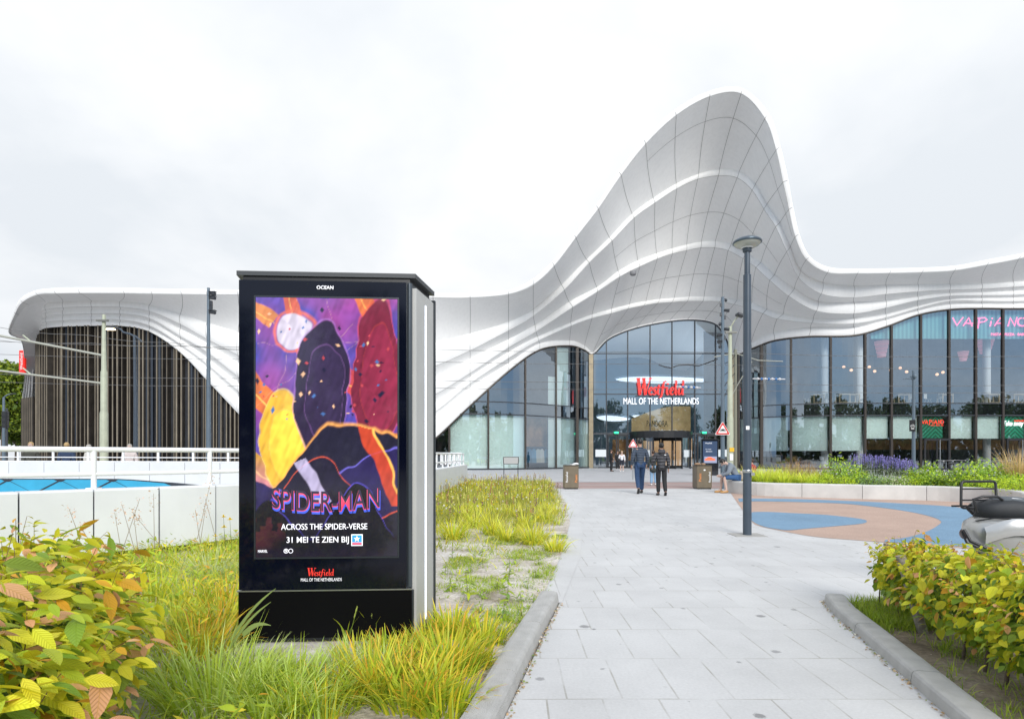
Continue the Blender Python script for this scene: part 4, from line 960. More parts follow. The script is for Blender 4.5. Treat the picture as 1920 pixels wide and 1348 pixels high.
child(quadbody(2.535,2.565,-.012),'top_cap',mat('kiosk_cap',(.05,.055,.06),.5),ki,invk)
child(quadbody(2.50,2.535,.03),'vent_gap',M_['black'],ki,invk)
child(quadbody(0,.03,.05),'foot_plate',M_['black'],ki,invk)
def slabF(u0,u1,z0,z1,o0,o1,name,m,bev=0):
    c=F((u0+u1)/2,(z0+z1)/2,(o0+o1)/2); mb=MB(); mb.box(c,(u1-u0,abs(o1-o0),z1-z0),ang,bev=bev); return child(mb,name,m,ki,invk)
zseam=1.3-(1105-854)/1100*4.05
# front door glass, base panel, screen
slabF(.012,FW-.05,zseam+.008,2.498,.0,.022,'front_glass',kglass)
slabF(.008,FW-.012,.05,zseam-.006,-.01,.02,'base_panel',mat('kiosk_base_black',(.002,.002,.003),.45,spec=.12))
slabF(.0,FW-.01,zseam-.004,zseam+.004,0,.028,'seam_strip',M_['steel'])
mb=MB(); mb.tube([F(FW-.03,zseam+.01,-.012),F(FW-.03,2.5,-.012)],.018,12); child(mb,'corner_profile',mat('kiosk_corner',(.07,.085,.10),.3,.4),ki,invk)
mb=MB(); mb.tube([F(FW-.022,.05,-.004),F(FW-.022,zseam-.01,-.004)],.022,12); child(mb,'corner_profile',kdark,ki,invk)
sxv=Vector((BR[0]-FR[0],BR[1]-FR[1])); SW=sxv.length; sang=math.atan2(sxv.y,sxv.x); sxv.normalize(); sn=Vector((sxv.y,-sxv.x))
def slabS(u0,u1,z0,z1,o0,o1,name,m):
    q=Vector(FR)+sxv*(u0+u1)/2+sn*(o0+o1)/2; mb=MB(); mb.box((q.x,q.y,(z0+z1)/2),(u1-u0,abs(o1-o0),z1-z0),sang); return child(mb,name,m,ki,invk)
slabS(.02,SW-.03,.06,2.47,-.02,.012,'side_panel',kside)
slabS(SW-.028,SW,.04,2.49,-.02,.022,'edge_profile',kdark)
slabS(SW*.5-.011,SW*.5+.011,.1,2.4,.0,.0145,'light_strip',mat('light_strip',(.8,.85,.95),.3,emit=(.75,.85,1),estr=.9))
# ---- screen picture : an abstract stand-in in the poster's colours
SW0,SW1=(486-452)/323*FW,(745-452)/323*FW
sz0,sz1=1.3-(1043-854)/1100*4.04,1.3+(854-560)/1100*4.04
nx_,ny_=150,270
U,V=np.meshgrid((np.arange(nx_)+.5)/nx_,(np.arange(ny_)+.5)/ny_)   # V=0 top
def vn(u,v,s,seed):
    r=np.random.default_rng(seed); g_=r.random((40,40)); x=(u*s)%39; y=(v*s)%39; i=x.astype(int); j=y.astype(int); fx_=x-i; fy=y-j; fx_=fx_*fx_*(3-2*fx_); fy=fy*fy*(3-2*fy)
    return (g_[j,i]*(1-fx_)+g_[j,i+1]*fx_)*(1-fy)+(g_[j+1,i]*(1-fx_)+g_[j+1,i+1]*fx_)*fy
U0,V0=U.copy(),V.copy()
U=U+.045*(vn(U0,V0*1.8,6,31)-.5)+.018*(vn(U0,V0*1.8,17,32)-.5); V=V+.03*(vn(U0,V0*1.8,6,33)-.5)+.012*(vn(U0,V0*1.8,17,34)-.5)
n_a=vn(U,V*1.8,4,1)*.6+vn(U,V*1.8,9,2)*.3+vn(U,V*1.8,20,3)*.1
def C(r,g_,b): return np.array(hexc(r,g_,b))[None,None,:]
def mixm(a,b,t): t=np.clip(t,0,1)[...,None]; return a*(1-t)+b*t
img=C(98,72,150)*np.ones((ny_,nx_,3)); img=mixm(img,C(70,70,165)*np.ones_like(img),(n_a-.35)*3); img=mixm(img,C(150,70,150)*np.ones_like(img),(vn(U+.3,V*1.8,5,9)-.55)*3)
def band(x0,y0,x1,y1,w):
    dx,dy=x1-x0,(y1-y0)*1.8; l=math.hypot(dx,dy); d=np.abs((U-x0)*dy-(V*1.8-y0*1.8)*dx)/l; t=((U-x0)*dx+(V*1.8-y0*1.8)*dy)/l**2; return np.clip((w-d)/.008,0,1)*((t>0)&(t<1))
for b_,c_,w_ in (((-.1,.30,.42,.60),(222,120,50),.085),((.22,-.02,.40,.30),(214,98,60),.06),((.38,.24,1.1,.46),(196,70,70),.07),((.74,-.02,.92,.22),(226,120,60),.055),((-.1,.0,.12,.10),(210,130,60),.06),((-.1,.62,.35,.80),(214,160,30),.10),((.3,.52,1.1,.56),(220,130,40),.035)):
    m_=band(*b_,w_); img=mixm(img,C(*c_)*(.75+.5*vn(U,V,14,5))[...,None],m_*.92)
    img=mixm(img,C(255,215,110)*np.ones_like(img),band(b_[0],b_[1]+.012,b_[2],b_[3]+.012,w_*.10)*.8)
for (a,b,c_,d_) in ((0,.18,1,.15),(.1,.5,.9,.05),(.5,.0,.62,.5),(0,.42,.7,.1),(.3,.02,.1,.5)): img=mixm(img,C(240,190,160)*np.ones_like(img),band(a,b,c_,d_,.0035)*.6)
# sun disc and sunset glow
d=np.hypot(U-.27,(V-.13)*1.8); img=mixm(img,C(205,196,214)*np.ones_like(img),(.13-d)/.01*.9); img=mixm(img,C(222,110,90)*np.ones_like(img),np.clip(1-np.abs(d-.14)/.018,0,1))
img=mixm(img,C(196,88,190)*np.ones_like(img),np.clip((V-.60)*4,0,1)*np.clip(1-U*2.2,0,1)); img=mixm(img,C(232,196,60)*np.ones_like(img),np.clip((V-.74)*7,0,1)*np.clip(1-U*2.6,0,1)*np.clip((.92-V)*12,0,1))
for (cx0,cy0,rx_,ry_,cc,rim) in ((.86,.30,.17,.30,(120,36,60),(226,80,70)),(.20,.56,.17,.20,(226,176,60),(250,225,120)),(.47,.36,.20,.26,(44,34,62),(170,120,200))):
    for q_,k_ in enumerate((1,.72)):
        dd=np.hypot((U-cx0-.02*q_)/(rx_*k_),(V-cy0-.012*q_)*1.0/(ry_*k_)); img=mixm(img,C(*rim)*np.ones_like(img),(1-np.abs(dd-1)/.035)*(.65-.35*q_)); img=mixm(img,C(*[min(255,int(v_*(1+.16*q_*(1 if q_%2 else -1)))) for v_ in cc])*(.75+.5*n_a)[...,None],(1-dd)/.03)
# dark abstract hills rising to the right with lit rims
h1=.56-.17*np.exp(-((U-.52)/.17)**2)*1.0+.02*np.sin(U*9)
h2=.47+.33*np.clip(.62-U,0,1)**1.2*2+.05*np.sin(U*7+1)
hh=np.minimum(h1+.02,h2+.02)
hh=.50+ .9*np.clip(.50-U,0,1)**1.35+.06*np.clip(U-.85,0,1)*6
img=mixm(img,C(245,170,90)*np.ones_like(img),(1-np.abs(V-hh)/.012)*1.0); img=mixm(img,C(30,28,48)*(.8+.5*n_a)[...,None],(V-hh)/.006)
for q_,(a0,a1,cc,rim) in enumerate(((.62,1.5,(38,30,78),(120,110,220)),(.70,2.3,(26,22,44),(225,90,60)),(.80,3.2,(18,16,30),(90,80,200)))):
    hq=a0+.10*np.sin(U*a1*3+q_*2)+.16*np.abs(U-.55); img=mixm(img,C(*rim)*np.ones_like(img),(1-np.abs(V-hq)/.006)*(V>hh+.02)); img=mixm(img,C(*cc)*(.7+.7*n_a)[...,None],(V-hq)/.004)
rc_=np.random.default_rng(4)
for q_ in range(70):
    x_,y_=rc_.uniform(0,.95),rc_.uniform(.0,.48); w_=rc_.uniform(.006,.022); dd=np.abs(U-x_)/w_+np.abs(V-y_)*1.8/(w_*rc_.uniform(.4,1.6)); img=mixm(img,C(*[(30,28,60),(240,190,150),(190,70,80),(70,110,170)][q_%4])*np.ones_like(img),(1-dd)*3*.8)
m_=band(.74,.44,1.0,.80,.05)*(V>.5); img=mixm(img,C(200,70,40)*np.ones_like(img),m_*.9); img=mixm(img,C(250,190,90)*np.ones_like(img),band(.80,.44,1.05,.80,.012)*(V>.5))
m_=band(.30,.62,.48,.80,.05); img=mixm(img,C(190,180,215)*np.ones_like(img),m_*.8*(V<.8))
sk_=.90-.03*(np.floor(U*24)%3)*(U<.2); img=mixm(img,C(70,30,40)*np.ones_like(img),(V>sk_)*(U<.22)*1.0)
img=mixm(img,C(14,14,26)*np.ones_like(img),np.clip((V-.86)*12,0,1)*np.clip(U*5,0,1)); img=mixm(img,C(22,16,34)*np.ones_like(img),np.clip((V-.95)*30,0,1))
brush=.62*vn(U0*3+V0*2.2,V0*.9-U0*.4,16,41)+.38*vn(U0,V0*1.8,30,42); img=img*(.68+.62*brush)[...,None]
us=np.linspace(0,1,nx_+1); vs_=np.linspace(0,1,ny_+1)
pos_=np.array([[list(F(SW0+(SW1-SW0)*u,sz1+(sz0-sz1)*v,.0245)) for u in us] for v in vs_]).reshape(-1,3)
pad=np.pad(img,((0,1),(0,1),(0,0)),mode='edge').reshape(-1,3)
fa=np.array([[ (j+1)*(nx_+1)+i,(j+1)*(nx_+1)+i+1,j*(nx_+1)+i+1,j*(nx_+1)+i] for j in range(ny_) for i in range(nx_)])
scm=bpy.data.materials.new('screen_picture'); scm.use_nodes=True; t_=scm.node_tree; b_=t_.nodes['Principled BSDF']; a_=t_.nodes.new('ShaderNodeAttribute'); a_.attribute_name='Col'
b_.inputs['Base Color'].default_value=(.01,.01,.012,1); b_.inputs['Roughness'].default_value=.08; b_.inputs['Coat Weight'].default_value=.3; t_.links.new(a_.outputs['Color'],b_.inputs['Emission Color']); b_.inputs['Emission Strength'].default_value=.62
so_=raw_mesh('screen',pos_,fa.ravel(),pad,None,scm,ki); so_.matrix_parent_inverse=invk
so_['label']='bright screen showing an abstract orange and violet picture'
slabF(SW0-.012,SW1+.012,sz0-.012,sz0-.001,.02,.026,'screen_frame',kdark); slabF(SW0-.012,SW1+.012,sz1+.001,sz1+.012,.02,.026,'screen_frame',kdark)
slabF(SW0-.012,SW0-.001,sz0,sz1,.02,.0262,'screen_frame',kdark); slabF(SW1+.001,SW1+.012,sz0,sz1,.02,.0262,'screen_frame',kdark)
def ktext(body,px,py,m,h=None,w=None,o=.027,par=None,**k):
    u=(px-452)/323*FW; z=1.3+(854-py)/1100*4.05; c=F(u,z,o); t=text('lettering',body,c,h=h/272 if h else None,w=w/272 if w else None,m=m,parent=ki,rot=(R(90),0,ang),ext=.001,**k); t.matrix_parent_inverse=invk; return t
scw=mat('screen_white',(.5,.5,.5),.5,emit=(.8,.8,.86),estr=.62); scd=mat('screen_dark_letters',(.01,.01,.02),.5,emit=(.03,.02,.05),estr=.5); scr=mat('screen_red_letters',(.3,.05,.1),.5,emit=(.62,.06,.12),estr=.6); scb=mat('screen_blue_letters',(.05,.08,.4),.5,emit=(.05,.10,.62),estr=.6)
pw=mat('print_pale',(.8,.8,.82),.5,emit=(.8,.8,.85),estr=.2); prd=mat('print_red',(.6,.03,.02),.5,emit=(.7,.03,.02),estr=.3)
ktext('OCEAN',612,541,pw,w=31,bold=.03)
for mm,dx,dy,oo,bo in ((scb,1,6,.0262,.018),(scr,0,1.6,.0275,.018),(scd,0,0,.0288,.0)):
    ktext('SPIDER-MAN',614+dx,939+dy,mm,h=38,w=198,o=oo,bold=bo,arc=.028)
ktext('ACROSS THE SPIDER-VERSE',611,986,scw,w=158,h=11,bold=0,o=.030); ktext('31 MEI TE ZIEN BIJ',599,1012,scw,w=114,h=14.5,bold=.004,o=.030)
def kbox(px0,px1,py0,py1,o0,o1,name,m): 
    u0=(px0-452)/323*FW;u1=(px1-452)/323*FW; return slabF(u0,u1,1.3+(854-py1)/1100*4.05,1.3+(854-py0)/1100*4.05,o0,o1,name,m)
kbox(660,681,1001,1022.5,.0255,.027,'logo_border',scw); kbox(661.5,679.5,1002.5,1016,.0265,.0285,'logo_field',mat('logo_blue',(.02,.15,.4),.5,emit=(.02,.22,.55),estr=.62)); kbox(661.5,679.5,1016.5,1021,.0265,.0285,'logo_bar',scr)
st_=MB(); pts=[]
for q in range(10):
    r_=6.0 if q%2==0 else 2.5; a=math.pi/2+q*math.pi/5; pts.append((670.5+r_*math.cos(a),1009.5-r_*math.sin(a)))
st_.add([F((x-452)/323*FW,1.3+(854-y)/1100*4.05,.0295) for x,y in pts]+[F((670.5-452)/323*FW,1.3+(854-1009.5)/1100*4.05,.0297)],[(q,10,(q+1)%10) for q in range(10)]); child(st_,'logo_star',scw,ki,invk)
ktext('MARVEL',499,1031,scw,w=17,h=5,o=.029); 
for px in (541,549.5):
    c=F((px-452)/323*FW,1.3+(854-1031)/1100*4.05,.028); mb=MB(); mb.tube([F((px-452)/323*FW+.014*math.cos(a),1.3+(854-1031)/1100*4.05+.014*math.sin(a),.028) for a in np.linspace(0,2*math.pi,17)[:-1]],.002,4,closed=True); child(mb,'rating_mark',scw,ki,invk)
ktext('9',541,1031,scw,h=5.5,o=.029)
# Westfield wordmark : slanted serif letters drawn as tapering strokes
def westfield(name,origin,W_,H_,m,parent,rz=0,ext=.05,inv_=None):
    k=.085; t=.035
    L=[]
    # W : two thick falling strokes, two thin rising, top serifs
    L+=[([(.02,1.0),(.075,.02)],[.17,.15]),([(.075,.02),(.15,.86)],[.05,.04]),([(.135,.98),(.19,.02)],[.17,.15]),([(.19,.02),(.275,1.0)],[.05,.04]),([(-.02,.98),(.065,.98)],.05),([(.10,.98),(.175,.98)],.05),([(.24,.98),(.315,.98)],.05)]
    x=.255   # e
    L+=[([(x+.015,.22),(x+.065,.30),(x+.075,.40),(x+.05,.47),(x+.02,.40),(x+.008,.22),(x+.02,.08),(x+.05,.03),(x+.08,.10)],[.04,.05,.07,.06,.09,.11,.10,.07,.04])]
    x=.345   # s
    L+=[([(x+.065,.40),(x+.045,.47),(x+.015,.42),(x+.02,.33),(x+.055,.20),(x+.06,.09),(x+.03,.02),(x-.005,.08)],[.05,.06,.08,.10,.11,.09,.06,.05])]
    x=.43    # t
    L+=[([(x+.035,.62),(x+.022,.30),(x+.02,.10),(x+.04,.03),(x+.065,.08)],[.05,.10,.10,.07,.04]),([(x-.01,.45),(x+.065,.45)],.05)]
    x=.515   # f i ligature
    L+=[([(x+.10,.76),(x+.08,.82),(x+.055,.78),(x+.04,.60),(x+.025,.10),(x+.005,-.10),(x-.03,-.14)],[.07,.06,.08,.10,.11,.08,.05]),([(x-.01,.45),(x+.12,.45)],.05)]
    x=.62    # i
    L+=[([(x+.02,.47),(x+.022,.10),(x+.035,.03),(x+.06,.08)],[.10,.11,.08,.04]),([(x+.028,.62),(x+.034,.70)],[.10,.10])]
    x=.70    # e
    L+=[([(x+.015,.22),(x+.065,.30),(x+.075,.40),(x+.05,.47),(x+.02,.40),(x+.008,.22),(x+.02,.08),(x+.05,.03),(x+.08,.10)],[.04,.05,.07,.06,.09,.11,.10,.07,.04])]
    x=.795   # l
    L+=[([(x+.03,.84),(x+.022,.12),(x+.035,.03),(x+.06,.08)],[.10,.11,.08,.04]),([(x+.0,.82),(x+.035,.84)],.05)]
    x=.875   # d
    L+=[([(x+.075,.40),(x+.045,.47),(x+.012,.36),(x+.005,.18),(x+.025,.03),(x+.055,.06),(x+.08,.20)],[.05,.06,.09,.11,.07,.05,.04]),([(x+.098,.84),(x+.088,.12),(x+.10,.03),(x+.125,.08)],[.10,.11,.08,.04]),([(x+.068,.82),(x+.10,.84)],.05)]
    o=strokes(name,L,origin,W_,H_,m,parent,ext,shear=.16*H_/W_*1.0,rz=rz)
    if inv_ is not None: o.matrix_parent_inverse=inv_
    return o
c=F((580-452)/323*FW,1.3+(854-1078)/1100*4.05,.024); westfield('lettering',c,48/272,15/272,prd,ki,rz=ang,ext=.002,inv_=invk)
ktext('MALL OF THE NETHERLANDS',605,1085,pw,w=75,h=6,o=.0235)
# ---------------------------------------------------------------- signs of the mall
ms=thing('mall_sign','big red and white mall name lettering across the central entrance glass','sign',tuple(P(1240,735,60.7)))
c=P(1193,741,60.75); westfield('red_lettering',c-ms.location,(1282-1193)/1100*60.75,32/1100*60.75,M_['red'],ms,ext=.12)
t=text('white_lettering','MALL OF THE NETHERLANDS',P(1239.5,752,60.7)-ms.location,w=141/1100*60.7,h=12/1100*60.7,m=M_['signwhite'],parent=ms,ext=.06,bold=0)
mb=MB(); mb.box((0,.08,P(0,742,60.7).z-ms.location.z),(5.2,.06,.08)); mb.build('support_bar',M_['dark'],ms)
blk=mat('sign_black_letters',(.015,.015,.012),.4)
o=text('jeweller_sign','PANDORA',P(1232,794,68.4),w=39/1100*68.4,h=11/1100*68.4,m=blk,ext=.06); tag(o,'black capital lettering of a jeweller on the gold shop wall over the revolving door','sign')
pink=mat('pink_neon',(.8,.15,.3),.4,emit=(.9,.14,.28),estr=1.0); redn=mat('red_neon',(.7,.03,.02),.4,emit=(.85,.04,.02),estr=.9); wn_=mat('white_neon',(.8,.8,.8),.4,emit=(.8,.85,.85),estr=.8)
VAP=[([(0,.95),(.055,.1),(.14,1.0)],[.12,.14,.10]),([(.14,.05),(.215,.95),(.26,.0)],[.10,.12,.12]),([(.16,.35),(.27,.32)],.10),
     ([(.335,-.25),(.36,.95)],[.12,.12]),([(.33,.88),(.43,.95),(.46,.72),(.42,.5),(.35,.42)],[.1,.12,.12,.1,.1]),([(.50,.0),(.515,.58)],[.12,.1]),([(.525,.82),(.53,.92)],.14),
     ([(.56,.05),(.635,.95),(.68,.0)],[.1,.12,.12]),([(.58,.35),(.69,.32)],.10),([(.74,.0),(.77,.95),(.83,.05),(.86,1.0)],[.12,.12,.12,.1]),(arcpts(.93,.48,.06,.45,100,440,14),[.12]*15)]
a=P(1786,612,55.4); b=P(1926,612,55.4); vs0=thing('restaurant_sign','large pink hand drawn restaurant lettering behind the top right windows','sign',tuple(a))
strokes('lettering',VAP,(0,0,0),(b-a).x,17/1100*55.4,pink,vs0,.05)
t=text('lettering','PASTA · PIZZA · BAR',P(1889,627,55.4)-a,w=62/1100*55.4,m=pink,parent=vs0,ext=.03)
a=P(1728.5,795,55.2); b=P(1769,795,55.2); vs1=thing('restaurant_door_sign','small red restaurant lettering on dark green chevron panel over the door','sign',tuple(a))
strokes('lettering',VAP,(0,0,0),(b-a).x,8/1100*55.2,redn,vs1,.04); text('lettering','PASTA · PIZZA · BAR',P(1757,797.5,55.2)-a,w=24/1100*55.2,m=redn,parent=vs1,ext=.02)
a=P(1900,795,55.2); vs2=thing('take_away_sign','white slanted take away lettering on the dark green panel at the right edge','sign',tuple(a))
text('lettering','Take away',(0,0,0),w=38/1100*55.2,h=13/1100*55.2,m=wn_,parent=vs2,ext=.04,bold=.02,shear=.2); text('lettering','VAPIANO',P(1911,789,55.2)-a,w=20/1100*55.2,m=redn,parent=vs2,ext=.03)
# red banner sign on the far left end
c=P(42.5,680,59.5); rb=thing('red_corner_sign','tall narrow red sign on the left end of the white canopy','sign',tuple(c)); mb=MB(); mb.box((0,0,0),(.55,.3,2.45),bev=.04); mb.build('panel',M_['red'],rb); t=text('lettering','Westfield',(0,-.17,.1),w=1.7,h=.28,m=M_['textwhite'],parent=rb,ext=.01,rot=(R(90),R(-90),0))
# ---------------------------------------------------------------- round street lamp
def at0(mb,name,m,par): return mb.build(name,m,par)
b=G(1401,1003); lamp=thing('street_lamp','tall dark blue street lamp with a flat round head, right of the path','street lamp',tuple(b))
mb=MB(); mb.tube([(0,0,0),(0,0,4.25)],[.068,.062],20,caps=False); mb.tube([(0,0,4.25),(0,0,4.26)],[.062,.05],20); mb.tube([(0,0,4.26),(0,0,4.72)],[.046,.044],16); mb.build('pole',M_['lampblue'],lamp)
mb=MB(); mb.lathe([(.05,4.62),(.07,4.63),(.07,4.69),(.05,4.71)],n=20); mb.build('collar',M_['lampblue'],lamp)
mb=MB(); mb.lathe([(.21,4.762),(.226,4.768),(.230,4.785),(.224,4.80),(.18,4.835),(.11,4.858),(.05,4.868),(0,4.87)],n=32); mb.build('lamp_head',mat('lamp_head_metal',(.10,.13,.16),.3,.5),lamp)
mb=MB(); mb.lathe([(.05,4.70),(.12,4.705),(.185,4.73),(.211,4.763)],n=32); mb.build('lamp_glass',mat('lamp_glass',(.42,.43,.38),.12,spec=.8),lamp)
mb=MB(); mb.lathe([(.09,4.68),(.09,4.75)],n=12); mb.build('lamp_core',M_['white'],lamp)
mb=MB(); mb.lathe([(.0,4.865),(.02,4.87),(.02,4.89),(0,4.895)],n=10); mb.build('cap',M_['dark'],lamp)
mb=MB(); mb.box((-.02,-.070,1.75),(.055,.006,.06)); mb.build('sticker',M_['textwhite'],lamp)
mb=MB(); mb.lathe([(.072,1.02),(.075,1.03),(.075,1.06),(.072,1.07)],n=20); mb.box((.06,-.06,1.0),(.06,.05,.05)); mb.build('clamp',M_['steel'],lamp)
mb=MB(); mb.box((0,0,.004),(.5,.42,.008)); mb.build('foot_slab',mat('foot_slab',(.36,.35,.33),.8),lamp)
# ---------------------------------------------------------------- masts with cameras
def mast(px,pt,d,r0,r1,label,cams,m=None,cs=1.0):
    x=(px-960)/1100*d; H=1.3+(854-pt)/1100*d
    t=thing('camera_mast',label,'mast',(x,d,0)); mb=MB(); mb.tube([(0,0,0),(0,0,H)],[r0,r1],14); mb.build('pole',m or M_['bluegrey'],t)
    for (y,side,kind) in cams:
        z=1.3+(854-y)/1100*d; mb=MB()
        if kind=='c':
            mb.tube([(0,0,z),(.16*side,-.05,z)],.025,6); mb.tube([(.10*side,-.05,z+.02),(.42*side,-.18,z-.06)],[.09,.085],10); mb.box((.26*side,-.12,z+.07),(.36,.2,.03))
        elif kind=='d':
            mb.tube([(0,0,z+.05),(.2*side,-.03,z+.1)],.025,6); mb.ell((.22*side,-.03,z-.02),(.1,.1,.12),10,6)
        else:
            mb.box((.14*side,-.03,z),(.13,.13,.24)); mb.tube([(0,0,z),(.12*side,0,z)],.03,6)
        if cs!=1: mb.v=[(v[0]*cs,v[1]*cs,z+(v[2]-z)*cs) for v in mb.v]
        mb.build('camera',M_['dark'],t)
    return t
mast(391,540,30,.13,.07,'tall grey blue mast with a row of cameras, left of the kiosk',[(551,1,'c'),(559,1,'c'),(569,1,'b'),(577,1,'b'),(586,1,'c')])
cmst=mast(1355,557,23,.085,.06,'grey blue mast bristling with cameras, carrying the speed bump warning sign',[(563,1,'d'),(572,-1,'b'),(583,1,'c'),(596,1,'b'),(608,-1,'d'),(618,1,'c'),(629,-1,'c'),(634,1,'b'),(641,-1,'c'),(650,-1,'d'),(590,-1,'b')],cs=.55)
# warning sign
def trisign(px,pyt,pyb,d,w,label,face,backside=False,pole=False):
    c=P(px,(pyt+pyb)/2,d-.16); t=thing('warning_sign',label,'road sign',tuple(c)); hh=w*.866
    def tri(s,y,nm,m,th=.02):
        vs=[(-w/2*s,0,-hh/2*s),(w/2*s,0,-hh/2*s),(0,0,hh/2*s)]; 
        if s<1: vs=[(v[0],0,v[2]-hh*(1-s)/6) for v in vs]
        # clipped corners
        P_=[]
        for i in range(3):
            a=Vector(vs[i]);b=Vector(vs[(i+1)%3]);c_=Vector(vs[i-1]); k=.07; P_+= [a.lerp(c_,k),a.lerp(b,k)]
        vs=[(p.x,y,p.z) for p in P_]+[(p.x,y+th,p.z) for p in P_]; n=6
        mb=MB(); mb.add(vs,[tuple(range(n)),tuple(range(2*n-1,n-1,-1))]+[(i,i+n,(i+1)%n+n,(i+1)%n) for i in range(n)]); return mb.build(nm,m,t)
    tri(1.06,0,'sign_plate',M_['textwhite']); tri(.98,-.006,'red_border',mat('sign_red',(.62,.035,.03),.4),.005); tri(.64,-.012,'white_field',mat('sign_white',(.8,.8,.82),.4),.005)
    if face:
        mb=MB(); k=w; mb.add([(-.2*k,-.02,-.14*k),(-.12*k,-.02,-.135*k),(-.06*k,-.02,-.085*k),(.06*k,-.02,-.085*k),(.12*k,-.02,-.135*k),(.2*k,-.02,-.14*k),(.2*k,-.02,-.20*k),(-.2*k,-.02,-.20*k)],[tuple(range(8))]); mb.add([(-.16*k,-.02,-.05*k),(.16*k,-.02,-.05*k),(.16*k,-.02,-.068*k),(-.16*k,-.02,-.068*k)],[(0,1,2,3)]); mb.build('bump_symbol',M_['black'],t)
    mb=MB(); 
    if pole: mb.tube([(0,.05,-c.z),(0,.05,hh*.3)],.03,10)
    else: mb.tube([(0,.02,0),(0,.12,0)],.03,8)
    mb.build('sign_post' if pole else 'bracket',M_['steel'],t)
    return t
trisign(1355,790,815,23,.58,'red edged white triangular speed bump warning sign on the camera mast',True)
trisign(1187,823,838,32,.52,'pale triangular warning sign behind the walking man, left of his head',False,pole=True)
# ---------------------------------------------------------------- catenary poles, arms, wires
def cpole(px,pt,d,r0,r1,label,arms,lampp=None):
    x=(px-960)/1100*d; H=1.3+(854-pt)/1100*d; t=thing('catenary_pole',label,'pole',(x,d,0))
    mb=MB(); h1=H*.42; h2=H*.66; mb.tube([(0,0,0),(0,0,h1),(0,0,h1+.12),(0,0,h2),(0,0,h2+.12),(0,0,H)],[r0,r0*.96,r0*.8,r0*.78,r0*.62,r1],16); mb.build('pole',M_['palegreen'],t)
    for (x2,y2,y1,r) in arms:
        a=P(px,y1,d)-Vector((x,d,0)); q=P(x2,y2,d-1.5)-Vector((x,d,0)); mb=MB(); mb.tube([a,q],r,8); mb.build('arm',mat('arm_pale',(.36,.37,.32),.5),t)
        n=MB(); e_=a.lerp(q,.55); n.tube([e_,e_+Vector((-.35,0,.28))],.03,6); n.build('insulator',M_['palegreen'],t)
    mb=MB(); zz=1.3+(854-(pt+12))/1100*d; mb.box((0,-.1,zz),(.5,.12,.08)); mb.build('bracket',mat('bracket_metal',(.2,.2,.18),.5,.3),t)
    return t,H,x
cpole(195,590,26,.17,.07,'pale green tram pole with two long arms in front of the slatted wall',[(-60,618,667,.05),(-60,688,719,.045)])
t,H,x=cpole(1369,612,26,.14,.075,'pale green tram pole with a small floodlight on top, right of the entrance',[])
mb=MB(); mb.tube([(0,0,H-.1),(.16,-.1,H+.25),(.3,-.15,H+.42)],.03,8); mb.build('lamp_arm',M_['palegreen'],t)
mb=MB(); mb.box((.36,-.2,H+.45),(.34,.36,.12),M=Matrix.Rotation(R(18),4,'Y'),bev=.03); mb.build('lamp_head',M_['dark'],t)
mb=MB(); zz=1.3+(854-843)/1100*26; mb.box((.02,-.15,zz),(.2,.02,.18)); mb.build('yellow_plate',mat('plate_yellow',(.75,.45,.02),.5),t)
mb=MB(); mb.box((0,-.15,zz-.33),(.15,.02,.28)); mb.build('white_plate',M_['textwhite'],t)
# second slim pole just behind it, with cable
t2=thing('cable_pole','slim grey green pole with hanging cables just behind the floodlight pole','pole',((1379-960)/1100*29,29,0)); mb=MB(); mb.tube([(0,0,0),(0,0,1.3+(854-655)/1100*29)],[.09,.07],12); mb.build('pole',mat('olive_pole',(.20,.20,.15),.5),t2)
for k in range(4):
    z=5.9-k*.45; mb=MB(); mb.tube([(0,-.02,z+.4),(-.35-.05*k,-.3,z),(-.9,-.5,z-.2-.2*k)],.018,5); mb.build('cable',M_['black'],t2)
mb=MB(); mb.tube([(-1.2,-.4,6.1),(.0,0,6.35),(1.0,-.3,5.95),(2.2,-.3,5.9)],.025,6); mb.build('span_arm',mat('arm_pale',(.36,.37,.32),.5),t2)
mb=MB(); mb.tube([(.7,-.3,5.9),(.1,-.2,4.9),(-.25,-.1,4.2)],.022,6); mb.build('brace',mat('arm_pale',(.36,.37,.32),.5),t2)
# curved lamp with its lit head, far left
d=28; x=(254-960)/1100*d; H=1.3+(854-628)/1100*d; t=thing('street_lamp','dark curved arm street lamp with its lamp lit, before the slatted wall','street lamp',(x,d,0))
mb=MB(); mb.tube([(0,0,0),(0,0,H*.55),(-.05,0,H)],[.10,.08,.055],12); mb.build('pole',M_['lampblue'],t)
def q(px_,py_): return P(px_,py_,d)-Vector((x,d,0))
mb=MB(); mb.tube([q(267,641),q(256,632),q(243,626),q(231,623),q(226,617),q(215,615)],[.03,.045,.045,.045,.045,.04],8); mb.build('lamp_arm',M_['lampblue'],t)
mb=MB(); mb.tube([q(224,616),q(208,613.5),q(192,613.5)],[.09,.14,.05],12,flat=.5); mb.build('lamp_head',M_['dark'],t)
mb=MB(); c=q(207,617.5); mb.box(c,(.42,.16,.05),bev=.02); mb.build('lamp_glow',mat('lit_lamp',(1,.8,.5),.5,emit=(1,.78,.45),estr=7),t)
